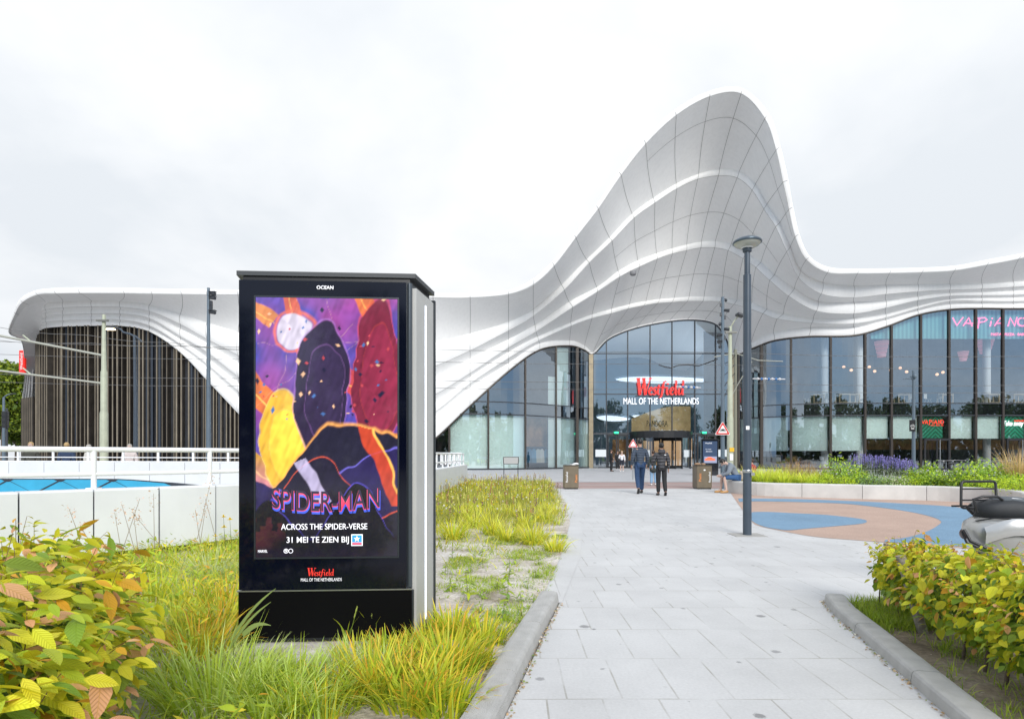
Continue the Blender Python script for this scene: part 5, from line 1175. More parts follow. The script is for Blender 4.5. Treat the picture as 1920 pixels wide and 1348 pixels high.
# slim pole with bicycle sign, in the planter on the right
d=21.5; x=(1713-960)/1100*d; t=thing('camera_mast','slim dark post with a black bicycle sign, in the planter on the right','mast',(x,d,0)); H=1.3+(854-695)/1100*d
mb=MB(); mb.tube([(0,0,0),(0,0,H)],[.07,.045],12); mb.build('pole',M_['bluegrey'],t)
mb=MB(); z=1.3+(854-710)/1100*d; mb.tube([(-.36,0,z),(.06,0,z+.02)],.022,6); mb.tube([(0,0,z-.1),(-.1,0,z+.1)],.03,6); mb.ell((-.0,-.06,z+.08),(.06,.06,.1),8,6); mb.build('camera',M_['bluegrey'],t)
c=P(1709,798,d)-Vector((x,d,0)); mb=MB(); mb.box((c.x-.02,-.08,c.z),(.22,.02,.42)); s_=mb.build('sign_plate',M_['black'],t)
mb=MB()
for sx_ in (-.045,.045): mb.tube([(c.x-.02+sx_+.032*math.cos(a),-.094,c.z-.02+.032*math.sin(a)) for a in np.linspace(0,2*math.pi,13)[:-1]],.006,4,closed=True)
mb.tube([(c.x-.065,-.094,c.z-.02),(c.x-.035,-.094,c.z+.045),(c.x+.0,-.094,c.z-.01),(c.x-.035,-.094,c.z+.04),(c.x+.01,-.094,c.z+.045),(c.x+.025,-.094,c.z-.02)],.005,4); mb.box((c.x-.02,-.093,c.z-.11),(.12,.004,.025)); b_=mb.build('bicycle_symbol',M_['textwhite'],t)
# small pole, lamp and traffic light at the far left edge
d=34; x=(7-960)/1100*d; t=thing('street_lamp','small lamp post with short curved arm at the far left edge','street lamp',(x,d,0))
mb=MB(); mb.tube([(0,0,0),(0,0,1.3+(854-745)/1100*d)],[.10,.06],10); mb.build('pole',M_['bluegrey'],t); qq=lambda a,b_: P(a,b_,d)-Vector((x,d,0))
mb=MB(); mb.tube([qq(7,745),qq(14,740),qq(22,738)],.035,8); mb.build('lamp_arm',M_['bluegrey'],t); mb=MB(); mb.tube([qq(20,738.5),qq(30,738)],[.07,.04],8,flat=.5); mb.build('lamp_head',M_['dark'],t)
t=thing('traffic_light','dark traffic light head beside the small lamp post at the left edge','traffic light',((13-960)/1100*33.5,33.5,0)); mb=MB(); mb.tube([(0,0,0),(0,0,4.0)],.05,8); mb.build('pole',M_['dark'],t)
mb=MB(); mb.box((0,-.1,3.35),(.32,.2,.95),bev=.04); mb.build('lamp_housing',M_['black'],t)
for k in range(3): 
    mb=MB(); mb.lathe([(0,0),(.1,0)],n=12); o=mb.build('lens',mat('lens_dark',(.03,.03,.03),.2),t); o.location=(0,-.205,3.65-k*.3); o.rotation_euler=(R(90),0,0)
# overhead wires
wires=[((-12,612),(500,657)),((-12,637),(500,651)),((-12,640),(1950,668)),((-12,664),(1950,690)),((-12,701),(1950,722)),((-12,716),(1950,735))]
wm=mat('wire_metal',(.16,.16,.16),.5)
wl=['thin overhead tram wire sloping from the top left to behind the kiosk','thin overhead tram wire level with the top of the slatted wall','topmost of the four long tram wires crossing the whole view','second highest of the four long tram wires crossing the whole view','third highest of the four long tram wires, above the railing','lowest of the four long tram wires crossing the whole view']
for k,((xa,ya),(xb,yb)) in enumerate(wires):
    dd=26+k*.6; a=P(xa,ya,dd); b_=P(xb,yb,dd); mb=MB(); n=14; mb.tube([a.lerp(b_,i/n)+Vector((0,0,-.12*math.sin(math.pi*(i/n*3%1)))) for i in range(n+1)],.010,4); o=mb.build('overhead_wire',wm); tag(o,wl[k],'wire','overhead tram wires')
# coloured cable bundles between the poles
for (x0,y0,x1,y1,lab) in ((1268,725,1314,727,'short blue and white insulator string hanging above the mall sign'),(1411,710,1472,711,'short blue and white insulator string right of the street lamp')):
    a=P(x0,y0,30);b_=P(x1,y1,30); t=thing('insulator_string',lab,'insulator',tuple(a),group='insulator strings on the tram wires'); mb=MB(); mb.tube([(0,0,0),b_-a],.03,6); mb.build('rod',mat('insul_white',(.6,.6,.62),.4),t)
    mb=MB()
    for i in range(7):
        p_=(b_-a)*(i+1.5)/9; mb=MB(); mb.ell(p_,(.07,.07,.07),8,5); mb.build('bead',mat('insul_blue',(.04,.16,.42),.35) if i%2 else mat('insul_white',(.6,.6,.62),.4),t)
mb=MB(); pts=[P(1235,684,31),P(1247,688,31),P(1258,690,31),P(1272,685,31),P(1290,684,31),P(1310,686,31),P(1325,681,31),P(1345,673,30)]; mb.tube([tuple(v) for v in pts],.03,5); o=mb.build('overhead_cable',M_['black']); tag(o,'wavy black hanging cable above the mall sign, left of the tram pole','cable')
# ---------------------------------------------------------------- litter bins
def litterbin(px0,px1,label,words,extra):
    x0,x1=(px0-960)/1100*22.7,(px1-960)/1100*22.7; cx_=(x0+x1)/2; w=x1-x0; t=thing('litter_bin',label,'litter bin',(cx_,23.0,0),group='litter bins at the end of the path')
    mb=MB(); mb.box((0,0,.47),(w,.6,.86),bev=.015); mb.build('body',M_['brownbin'],t); mb=MB(); mb.box((0,0,.02),(w-.05,.55,.04)); mb.build('foot',M_['black'],t)
    mb=MB(); mb.box((0,0,.915),(w+.006,.606,.03),bev=.01); mb.build('lid',mat('bin_lid',(.07,.06,.045),.4,.3),t)
    for (wd,fx_,m,fz) in words: text('lettering',wd,(w*fx_,-.303,fz),w=.40 if wd!='Plastic' else .32,m=m,parent=t,rot=(R(90),R(-90),0),ext=.002,bold=.01)
    if extra==1:
        mb=MB(); mb.box((.12,0,.955),(.25,.2,.04),R(20)); mb.ell((.2,-.05,.98),(.12,.08,.04),8,5); mb.build('paper_waste',M_['textwhite'],t)
    else:
        mb=MB(); mb.ell((-.2,-.1,.97),(.14,.1,.05),8,5); mb.ell((.05,0,.96),(.1,.1,.05),8,5); mb.build('paper_waste',mat('waste_brown',(.32,.2,.12),.7),t); mb=MB(); mb.box((.18,0,.96),(.14,.12,.05),R(30)); mb.build('cup',M_['black'],t)
        mb=MB(); mb.ell((0,-.305,.74),(.045,.006,.03),8,5); mb.build('recycling_mark',M_['textwhite'],t)
litterbin(1058,1085,'brown metal litter bin at the left corner where the path meets the cycle track',[('Restafval',-.32,M_['textwhite'],.47),('Plastic',.32,M_['orange'],.42)],1)
litterbin(1307,1335,'brown metal litter bin with waste on its lid, right of the walking couple',[('Plastic',-.3,M_['orange'],.46),('Restafval',.34,M_['textwhite'],.47)],2)
# ---------------------------------------------------------------- lectern frame on the plaza
b=G(958,897); t=thing('information_lectern','thin black framed information lectern before the green glass on the left','information board',tuple(b))
for s_ in (-.40,.40): mb=MB(); mb.tube([(s_,0,0),(s_,0,.72),(s_*1.08,.02,1.02),(s_*1.08,.1,1.22)],.022,8); mb.build('leg',M_['black'],t)
mb=MB(); mb.box((0,.0,.82),(.8,.03,.03)); mb.box((0,.1,1.22),(.9,.03,.03)); mb.build('cross_bar',M_['black'],t)
mb=MB(); mb.box((0,.05,1.02),(.84,.02,.42),M=Matrix.Rotation(R(-14),4,'X')); mb.build('board',mat('board_grey',(.30,.30,.29),.5),t)
# ---------------------------------------------------------------- small totem at the doors
b=G(1330,891); t=thing('digital_totem','black digital totem showing a red car, right of the revolving door','totem',tuple(b)); H=68/1100*38.6
mb=MB(); mb.box((0,0,H/2),(1.12,.22,H),bev=.02); mb.build('cabinet',kblack,t); mb=MB(); mb.box((.01,-.112,1.52),(.94,.01,1.45)); mb.build('screen',mat('totem_screen',(.01,.015,.03),.3,emit=(.015,.03,.06),estr=1),t)
mb=MB(); mb.box((.04,-.119,1.03),(.82,.006,.42)); mb.build('picture',mat('totem_picture',(.1,.1,.12),.3,emit=(.13,.15,.22),estr=1),t)
mb=MB(); z=.98
pr=[(-.33,0),(-.35,.08),(-.25,.13),(-.12,.21),(.08,.22),(.2,.14),(.33,.11),(.35,.02),(.3,0)]
mb.add([(a,-.124,z+b_) for a,b_ in pr],[tuple(range(9))]); mb.build('pictured_car',mat('totem_car',(.4,.05,.02),.4,emit=(.75,.10,.04),estr=.8),t)
text('lettering','Westfield',(-.1,-.119,2.12),w=.44,m=pw,parent=t,ext=.002); text('lettering','De nieuwe',(-.1,-.119,1.72),w=.36,m=pw,parent=t,ext=.002); text('lettering','elektrische',(-.06,-.119,1.58),w=.42,m=pw,parent=t,ext=.002)
# ---------------------------------------------------------------- planter wall, soil, posts
pt_=thing('planter_wall','long low curved pale concrete planter wall round the play surface','wall',(9,18.3,0)); invp=Matrix.Translation((-9,-18.3,0))
PWd=arclen(PWs)
def pat(s,PP=PWs,PD=PWd):
    for i in range(len(PP)-1):
        if s<=PD[i+1] or i==len(PP)-2:
            t_=(s-PD[i])/(PD[i+1]-PD[i]); a,b_=Vector(PP[i]),Vector(PP[i+1]); return a.lerp(b_,t_),(b_-a).normalized()
s=.0; k=0
while s<PWd[-1]-.2:
    e=min(s+1.62,PWd[-1]); mb=MB(); rows=[]; hz=.42+.012*((k*7)%3-1)*.3
    for q_ in range(7):
        p_,tt=pat(s+.006+(e-s-.012)*q_/6); n=Vector((-tt.y,tt.x)); rows.append([(p_.x+n.x*o,p_.y+n.y*o,z) for o,z in ((0,-.02),(0,hz-.03),(.012,hz-.006),(.035,hz),(.40,hz),(.42,hz-.02),(.42,0))])
    mb.grid(rows,smooth=False); 
    for r_ in (rows[0],rows[-1]): mb.add(r_,[tuple(range(7))])
    child(mb,'concrete_block',M_['concrete'],pt_,invp); s=e; k+=1
def off_line(PP,o):
    r=[]
    for i in range(len(PP)):
        a=Vector(PP[max(i-1,0)]);b_=Vector(PP[min(i+1,len(PP)-1)]); t_=(b_-a).normalized(); r.append((PP[i][0]-t_.y*o,PP[i][1]+t_.x*o))
    return r
inn=off_line(PWs,.40)
flat_poly('planter_bed',[p for p in inn]+[(24,8),(24,21.5),(14,22.6),(8.7,22.6)],.34,soil)
pback=thing('planter_wall','rear edge of the planter towards the mall, pale concrete','wall',(15,22.7,0)); mb=MB(); mb.box((1.4,0,.19),(15.4,.25,.38)); mb.build('concrete_block',M_['concrete'],pback)
# ---------------------------------------------------------------- bicycles
def ring(mb,c,r,th,n=28,mi=0,axis='y'):
    mb.tube([(c[0]+r*math.cos(a),c[1],c[2]+r*math.sin(a)) for a in np.linspace(0,2*math.pi,n+1)[:-1]],th,6,closed=True,mi=mi)
def bicycle(label,loc,rz,col):
    t=thing('bicycle',label,'bicycle',loc,rz,'bicycles parked behind the planter'); fm=mat('bike_'+label[:5],col,.35)
    for xw in (-.52,.52):
        mb=MB(); ring(mb,(xw,0,.35),.33,.022); w=mb.build('wheel',M_['black'],t); mb=MB(); ring(mb,(xw,0,.35),.30,.012)
        for a in range(10): mb.tube([(xw,0,.35),(xw+.3*math.cos(a*.628),0,.35+.3*math.sin(a*.628))],.003,3)
        r_=mb.build('rim',M_['steel'],w)
    mb=MB(); mb.tube([(-.52,0,.35),(-.12,0,.32),(-.24,0,.86),(-.52,0,.35)],.014,6); mb.tube([(-.12,0,.32),(.34,0,.86)],.018,6); mb.tube([(-.2,0,.7),(.33,0,.80)],.016,6); mb.tube([(.31,0,.98),(.36,0,.75),(.52,0,.35)],.016,6); mb.build('frame',fm,t)
    mb=MB(); mb.tube([(.10,-.27,1.05),(.2,-.24,1.1),(.32,-.05,1.08),(.32,.05,1.08),(.2,.24,1.1),(.10,.27,1.05)],.014,6); mb.tube([(.32,0,1.08),(.31,0,.95)],.014,6); mb.build('handlebar',M_['steel'],t)
    mb=MB(); mb.ell((-.27,0,.95),(.14,.09,.04),10,6); mb.tube([(-.24,0,.84),(-.26,0,.94)],.014,6); mb.build('saddle',M_['black'],t)
    mb=MB(); mb.box((-.56,0,.72),(.34,.12,.02)); mb.tube([(-.7,0,.72),(-.54,0,.36)],.008,5); mb.build('carrier',M_['black'],t)
    mb=MB(); mb.tube([(-.12,-.08,.32),(-.05,-.08,.2)],.01,5); mb.tube([(-.12,.08,.32),(-.19,.08,.44)],.01,5); mb.box((-.05,-.12,.2),(.09,.08,.02)); mb.box((-.19,.12,.44),(.09,.08,.02)); mb.build('pedals',M_['black'],t)
bicycle('dark bicycle with upright handlebars behind the planter, left of the big round bush',((1776-960)/1100*25,25,.0),R(75),(.02,.02,.022))
bicycle('black city bicycle half hidden behind the bushes, beside the dark bicycle',((1795-960)/1100*26.5,26.5,0),R(20),(.03,.03,.035))
bicycle('silver bicycle with curved handlebars behind the tall dry grass at the right edge',((1888-960)/1100*24.5,24.5,.0),R(205),(.4,.4,.42))
bicycle('white framed bicycle behind the planter between the two large bushes',((1850-960)/1100*27.5,27.5,0),R(160),(.6,.6,.6))
# ---------------------------------------------------------------- scooter
sc=thing('motor_scooter','silver grey motor scooter with black seat and raised rear rack, behind the right hedge','scooter',(4.45,5.45,0),R(-14))
def loft(mb,secs,n=20,mi=0,e=2.4,cap=True):
    """secs: (x, zc, half width y, half height z)"""
    rows=[]
    for (x,zc_,hy,hz) in secs:
        r=[]
        for j in range(n):
            a=2*math.pi*j/n; c_,s_=math.cos(a),math.sin(a); r.append((x,math.copysign(abs(c_)**(2/e),c_)*hy,zc_+math.copysign(abs(s_)**(2/e),s_)*hz))
        r.append(r[0]); rows.append(r)
    mb.grid(rows,smooth=True,mi=mi)
    if cap: mb.add(rows[0][:-1],[tuple(range(n))],mi); mb.add(rows[-1][:-1],[tuple(range(n-1,-1,-1))],mi)
silver=mat('scooter_silver',(.42,.42,.41),.28,.35,coat=.6); mb=MB()
loft(mb,[(-.21,.62,.05,.03),(-.19,.60,.11,.10),(-.12,.57,.16,.17),(0,.545,.195,.21),(.15,.53,.205,.225),(.32,.53,.195,.21),(.48,.55,.165,.17),(.60,.56,.13,.12),(.68,.55,.10,.06)]); mb.build('rear_body',silver,sc)
for s_ in (-1,1):
    mb=MB(); rows=[]
    for i in range(9):
        a=i/8; x=-.13+.52*a; z=.60-.02*a+.10*math.sin(math.pi*a); rows.append([(x,s_*(.165+.045*math.sin(math.pi*a)),z+.05),(x,s_*(.20+.045*math.sin(math.pi*a)),z),(x,s_*(.185+.045*math.sin(math.pi*a)),z-.10)])
    mb.grid(rows,smooth=True); mb.build('side_panel',mat('scooter_light',(.50,.50,.495),.25,.3,coat=.6),sc)
mb=MB(); loft(mb,[(-.16,.80,.05,.03),(-.12,.80,.11,.07),(0,.80,.15,.10),(.12,.80,.16,.115),(.28,.785,.16,.12),(.42,.765,.155,.11),(.56,.745,.14,.09),(.68,.73,.11,.06),(.74,.73,.06,.03)],e=2.8); mb.build('seat',mat('seat_black',(.022,.025,.03),.55,bump=.2,bscale=300),sc)
mb=MB(); loft(mb,[(.00,.87,.06,.035),(.06,.88,.11,.045),(.22,.875,.125,.045),(.38,.85,.12,.045),(.48,.825,.08,.03)],e=2.6); mb.build('seat_top',mat('seat_grey',(.10,.115,.13),.7,bump=.2,bscale=300),sc)
for dz,m_,w in ((0,M_['red'],.016),(.012,M_['textwhite'],.006)):
    mb=MB(); mb.tube([(.12,-.085-dz*.4,.905+dz*.6),(.26,-.10,.893+dz*.6),(.40,-.105,.862+dz*.6),(.5,-.10,.835+dz*.6)],w*.6,5); mb.build('seat_stripe',mat('stripe_red',(.4,.02,.03),.5) if dz==0 else M_['textwhite'],sc)
rk=M_['black']; mb=MB()
def rnd(pts,r=.04,k=4):
    o=[]; n=len(pts)
    for i in range(n):
        a,b_,c_=Vector(pts[i-1]),Vector(pts[i]),Vector(pts[(i+1)%n]); u=(a-b_).normalized();v=(c_-b_).normalized()
        for q_ in range(k+1):
            t_=q_/k; o.append((b_+u*r)*(1-t_)**2+b_*2*t_*(1-t_)+(b_+v*r)*t_**2)
    return o
mb.tube(rnd([(-.20,-.14,.835),(-.30,-.14,1.045),(-.30+.02,.14,1.045),(-.20,.14,.835)],.03),.011,8,closed=True)
# folded up rack : tall frame seen nearly square on
W0=.075; fr_=rnd([(-.21-W0,-.10,.815),(-.19-W0,-.06,1.06),(.055,.04,1.06),(.045,.0,.815)],.035)
mb=MB(); mb.tube(fr_,.0115,8,closed=True); o=mb.build('rack_frame',rk,sc)
for f_ in (.30,.72):
    mb=MB(); a=Vector((-.21-W0,-.10,.815)).lerp(Vector((-.19-W0,-.06,1.06)),f_); b_=Vector((.045,.0,.815)).lerp(Vector((.055,.04,1.06)),f_); mb.tube([a,b_],.008,6); mb.build('rack_bar',rk,sc)
mb=MB(); mb.tube([(-.18,-.08,.76),(-.24,-.09,.82),(-.20,-.09,.85)],.012,6); mb.tube([(-.05,.02,.80),(-.20,-.0,.83),(-.34,-.06,.83)],.010,6); mb.tube([(-.17,-.13,.78),(-.20,-.13,.90),(-.12,-.12,.925),(.0,-.11,.925),(.04,-.10,.90),(.05,-.10,.83)],.013,8); mb.build('grab_rail',rk,sc)
mb=MB(); mb.tube([(-.17,-.10,.70),(-.05,-.165,.735),(.2,-.19,.735),(.45,-.16,.70),(.62,-.12,.66)],.006,5); mb.build('panel_gap',M_['black'],sc)
mb=MB(); mb.ell((-.195,.05,.56),(.03,.07,.05),12,8); mb.build('tail_light',mat('tail_dark',(.05,.012,.012),.2),sc)
mb=MB(); mb.tube([(-.27,-.12,.62),(-.24,-.17,.52),(-.12,-.21,.46)],.014,6); mb.tube([(-.28,-.10,.60),(-.26,-.15,.50),(-.14,-.2,.44)],.01,6); mb.build('bumper_rail',M_['black'],sc)
for xw,nm in ((.0,'wheel'),(1.22,'wheel')):
    mb=MB(); mb.tube([(xw+.17*math.cos(a),0,.225+.17*math.sin(a)) for a in np.linspace(0,2*math.pi,25)[:-1]],.055,10,closed=True); w=mb.build(nm,M_['black'],sc); mb=MB(); mb.tube([(xw,-.05,.225),(xw,.05,.225)],.13,20); mb.build('rim',M_['steel'],w)
mb=MB(); mb.box((.78,0,.30),(.5,.28,.06),bev=.02); mb.tube([(.6,0,.5),(.62,0,.3)],.11,10); mb.build('floor_board',silver,sc)
mb=MB(); loft(mb,[(1.0,.33,.10,.05),(1.06,.5,.2,.14),(1.10,.75,.19,.2),(1.08,.92,.12,.06)],n=16); mb.build('front_shield',silver,sc)
mb=MB(); mb.tube([(1.22,0,.25),(1.05,0,.95)],.03,8); mb.tube([(.98,-.32,1.02),(1.04,-.1,1.0),(1.04,.1,1.0),(.98,.32,1.02)],.016,8); mb.build('handlebar',M_['black'],sc)
mb=MB(); mb.tube([(.1,.17,.25),(-.25,.19,.3)],[.05,.055],12); mb.build('exhaust',M_['steel'],sc)
# ---------------------------------------------------------------- people
def skin_obj(name,vs,es,rad,m,parent,sub=2,root=0,post=None):
    me=bpy.data.meshes.new(name); me.from_pydata(vs,es,[]); o=bpy.data.objects.new(name,me); S.collection.objects.link(o)
    sm=o.modifiers.new('s','SKIN'); sm.use_smooth_shade=True; sm.branch_smoothing=.6
    for i,sv in enumerate(me.skin_vertices[0].data):
        r=rad[i]; sv.radius=r if isinstance(r,tuple) else (r,r); sv.use_root=(i==root)
    ss=o.modifiers.new('u','SUBSURF'); ss.levels=sub; ss.render_levels=sub
    dg=bpy.context.evaluated_depsgraph_get(); m2=bpy.data.meshes.new_from_object(o.evaluated_get(dg)); bpy.data.objects.remove(o); bpy.data.meshes.remove(me)
    m2.name=name; m2.materials.clear(); m2.materials.append(m)
    if post: post(m2)
    return link(bpy.data.objects.new(name,m2),parent)
skin=mat('skin',(.42,.24,.17),.6); skin2=mat('skin_light',(.55,.38,.31),.6)
def person(label,loc,rz,H,pose,top,trou,shoe,hairc,long_hair=False,skinm=None,jacket='jacket',coat=0,bulk=1.0,hood=None,group=None,shorts=False,fingers=True,backhood=False,lean=0):
    """local frame: facing +Y, z up; joints in units of a 1.75 m figure"""
    k=H/1.75; t=thing('person',label,'person',loc,rz,group); skinm=skinm or skin
    J=dict(pel=(0,0,.95),spi=(0,0,1.13),che=(0,.0,1.32),nek=(0,-.01,1.47),nk2=(0,.005,1.535),hd0=(0,.02,1.585),hd1=(0,.015,1.655),hd2=(0,.0,1.715),
      shl=(-.175,0,1.415),shr=(.175,0,1.415),ell=(-.235,-.03,1.13),elr=(.235,-.03,1.13),wrl=(-.245,.05,.89),wrr=(.245,.05,.89),
      hal=(-.245,.075,.82),har=(.245,.075,.82),hil=(-.095,0,.92),hir=(.095,0,.92),knl=(-.10,.03,.50),knr=(.10,.03,.50),anl=(-.10,-.01,.085),anr=(.10,-.01,.085),tol=(-.115,.15,.035),tor=(.115,.15,.035))
    J.update({a:b_ for a,b_ in pose.items() if a not in('seated','face')}); J={a:tuple(c*k for c in b_) for a,b_ in J.items()}
    rad=dict(pel=(.135,.10),spi=(.12,.09),che=(.13,.09),nek=.055,nk2=.055,hd0=(.066,.078),hd1=(.078,.095),hd2=(.066,.078),shl=.048,shr=.048,ell=.040,elr=.043,wrl=.029,wrr=.029,hal=(.036,.02),har=(.036,.02),hil=.088,hir=.088,knl=.06,knr=.06,anl=.042,anr=.042,tol=.036,tor=.036)
    def grow(name,ks,es,m,f=lambda a,r:r,sub=2,root=0,extra=()):
        vs=[J[a] for a in ks]; idx={a:i for i,a in enumerate(ks)}
        rr_=[]
        for a in ks:
            r=rad[a]; r=r if isinstance(r,tuple) else (r,r); r=f(a,r); rr_.append((r[0]*k,r[1]*k))
        return skin_obj(name,vs,[(idx[a],idx[b_]) for a,b_ in es],rr_,m,t,sub,root)
    ks=list(J); ED=[('pel','spi'),('spi','che'),('che','nek'),('nek','nk2'),('nk2','hd0'),('hd0','hd1'),('hd1','hd2'),('che','shl'),('che','shr'),('shl','ell'),('shr','elr'),('ell','wrl'),('elr','wrr'),('wrl','hal'),('wrr','har'),('pel','hil'),('pel','hir'),('hil','knl'),('hir','knr'),('knl','anl'),('knr','anr'),('anl','tol'),('anr','tor')]
    kb=[a for a in ks]; body=grow('body',kb,ED,skinm,root=kb.index('pel'))
    # fingers, nose, ears joined to the body mesh
    mb=MB()
    for s_,w_,h_ in ((-1,'wrl','hal'),(1,'wrr','har')):
        w=Vector(J[w_]); h=Vector(J[h_]); d_=(h-w).normalized(); side=d_.cross(Vector((1,0,0))); side=side.normalized() if side.length>.1 else Vector((0,1,0)); inw=d_.cross(side).normalized()
        for q_,ln in enumerate((.062,.072,.068,.052)):
            o_=side*(q_-1.5)*.019*k; b0=h+o_; p1=b0+d_*ln*.5*k; p2=p1+(d_+inw*(-.5)*s_).normalized()*ln*.5*k; mb.tube([b0,p1,p2],[.0095*k,.0085*k,.006*k],5)
        b0=w.lerp(h,.5)+side*.028*k; mb.tube([b0,b0+(side+d_*.8).normalized()*.035*k,b0+(side*.5+d_*1.2).normalized()*.06*k],[.012*k,.010*k,.007*k],5)
    hd=Vector(J['hd1']); up_=(Vector(J['hd2'])-Vector(J['hd0'])).normalized(); fw=pose.get('face'); fwd=Vector(fw).normalized() if fw else Vector((0,1,0)); fwd=(fwd-up_*fwd.dot(up_)).normalized(); rt=fwd.cross(up_).normalized()
    mb.tube([hd+fwd*.085*k-up_*.005*k,hd+fwd*.113*k-up_*.038*k,hd+fwd*.09*k-up_*.045*k],[.008*k,.014*k,.010*k],6)
    for s_ in (-1,1): mb.ell(hd+rt*s_*.080*k-up_*.015*k,(.012*k,.018*k,.03*k),6,5)
    bm=bmesh.new(); bm.from_mesh(body.data); 
    me_=bpy.data.meshes.new('x'); me_.from_pydata(mb.v,[],mb.f); bm.from_mesh(me_); bm.to_mesh(body.data); bm.free(); bpy.data.meshes.remove(me_)
    for p_ in body.data.polygons: p_.use_smooth=True
    eye=MB()
    for s_ in (-1,1): eye.ell(hd+fwd*.083*k+rt*s_*.03*k+up_*.008*k,(.011*k,.008*k,.008*k),6,4)
    for s_ in (-1,1):
        e1=MB(); e1.ell(hd+fwd*.083*k+rt*s_*.03*k+up_*.008*k,(.011*k,.008*k,.008*k),6,4); e1.build('eye',M_['black'],t)
    mo=MB(); mo.ell(hd+fwd*.088*k-up_*.062*k,(.022*k,.008*k,.006*k),8,4); mo.build('mouth',mat('lip',(.35,.12,.10),.5),t)
    jf=bulk*1.16
    def fj(a,r):
        return {'wrl':(.042,.042),'wrr':(.042,.042),'ell':(.06*bulk,.06*bulk),'elr':(.06*bulk,.06*bulk),'nek':(.098,.09),'nkx':(.078,.078),'shl':(.082*bulk,.082*bulk),'shr':(.082*bulk,.082*bulk)}.get(a,(r[0]*jf,r[1]*jf*1.08))
    J['nkx']=tuple(Vector(J['nek']).lerp(Vector(J['nk2']),.2)); rad['nkx']=.07
    J['hem']=tuple(Vector(J['pel'])+Vector((0,0,(-.07-coat)*k))) if not pose.get('seated') else tuple(Vector(J['pel'])+Vector((0,0,-.02*k))); rad['hem']=(.15+coat*.12,.115+coat*.12)
    kj=['spi','pel','hem','che','nek','nkx','shl','shr','ell','elr','wrl','wrr']; ej=[('spi','pel'),('pel','hem'),('spi','che'),('che','nek'),('nek','nkx'),('che','shl'),('che','shr'),('shl','ell'),('shr','elr'),('ell','wrl'),('elr','wrr')]
    grow(jacket,kj,ej,top,fj)
    kt=['pel','hil','hir','knl','knr']+([] if shorts else ['anl','anr']); et=[('pel','hil'),('pel','hir'),('hil','knl'),('hir','knr')]+([] if shorts else [('knl','anl'),('knr','anr')])
    ft=lambda a,r: {'knl':(.082,.082),'knr':(.082,.082),'anl':(.066,.066),'anr':(.066,.066),'pel':(.135,.11),'hil':(.105,.105),'hir':(.105,.105)}[a]
    grow('shorts' if shorts else 'trousers',kt,et,trou,ft)
    for s_,a,b_ in ((0,'anl','tol'),(1,'anr','tor')):
        mb=MB(); A_=Vector(J[a]);B_=Vector(J[b_]); d_=(B_-A_); dh=Vector((d_.x,d_.y,0)); dh=dh.normalized() if dh.length>.01 else Vector((0,1,0)); 
        base=A_+Vector((0,0,-.035*k)); fwd_=(B_-base).normalized()
        mb.tube([base-fwd_*.06*k,base-fwd_*.03*k,base+fwd_*.05*k,base+fwd_*.13*k,base+fwd_*.19*k,base+fwd_*.205*k],[.026*k,.046*k,.048*k,.05*k,.042*k,.018*k],10,flat=.85); mb.build('shoe',shoe,t)
    mb=MB(); hc=hd+up_*.022*k-fwd*.018*k
    Mh=Matrix((rt,fwd,up_)).transposed()
    mb.ell(hc,(.088*k,.104*k,.100*k),14,10,M=Mh)
    # clear the face
    cut=hd+fwd*.052*k
    keepv=[]; V2=[]
    for v in mb.v:
        vv=Vector(v); dd_=(vv-hd).dot(fwd); uu=(vv-hd).dot(up_)
        if dd_>.045*k and uu<.055*k: vv=vv-fwd*(dd_-.045*k)*1.05
        V2.append(tuple(vv))
    mb.v=V2
    if long_hair: mb.tube([hc+up_*.02*k-fwd*.02*k,hc-up_*.09*k-fwd*.055*k,hc-up_*.19*k-fwd*.065*k,hc-up_*.24*k-fwd*.06*k],[.085*k,.088*k,.07*k,.03*k],12,flat=.75)
    mb.build('hair',hairc,t)
    if backhood:
        mb=MB(); nk=Vector(J['nek']); mb.ell(nk+Vector((0,-.085*k,-.01*k)),(.12*k,.06*k,.09*k),12,8); mb.tube([nk+Vector((-.09*k,0,.05*k)),nk+Vector((-.07*k,-.09*k,.03*k)),nk+Vector((.07*k,-.09*k,.03*k)),nk+Vector((.09*k,0,.05*k))],.03*k,8); mb.build('hood',top,t)
    return t,J,k
def quilt(name,c,sc_,axis=2,amt=.6):
    m=mat(name,c,.55); t=m.node_tree; b_=t.nodes['Principled BSDF']; tcn=t.nodes.new('ShaderNodeTexCoord'); w=t.nodes.new('ShaderNodeTexWave'); w.bands_direction='Z'; w.inputs['Scale'].default_value=sc_; w.inputs['Distortion'].default_value=.6; w.inputs['Detail'].default_value=1
    t.links.new(tcn.outputs['Object'],w.inputs[0]); bp=t.nodes.new('ShaderNodeBump'); bp.inputs['Strength'].default_value=amt; bp.inputs['Distance'].default_value=.03; t.links.new(w.outputs['Fac'],bp.inputs['Height']); t.links.new(bp.outputs[0],b_.inputs['Normal'])
    cm=t.nodes.new('ShaderNodeMixRGB'); cm.inputs[1].default_value=(*[x*.55 for x in c],1); cm.inputs[2].default_value=(*[min(1,x*1.35) for x in c],1); t.links.new(w.outputs['Fac'],cm.inputs[0]); t.links.new(cm.outputs[0],b_.inputs['Base Color']); return m
navyq=quilt('navy_quilted',(.045,.065,.10),5.5); puff=quilt('charcoal_puffer',(.05,.05,.058),3.2,amt=.9)
denim=mat('blue_denim',(.025,.06,.14),.8,nscale=30,namt=.25,bump=.4,bscale=18); blkt=mat('black_cloth',(.012,.012,.014),.75,bump=.4,bscale=14); blkl=mat('black_leather',(.015,.014,.014),.35)
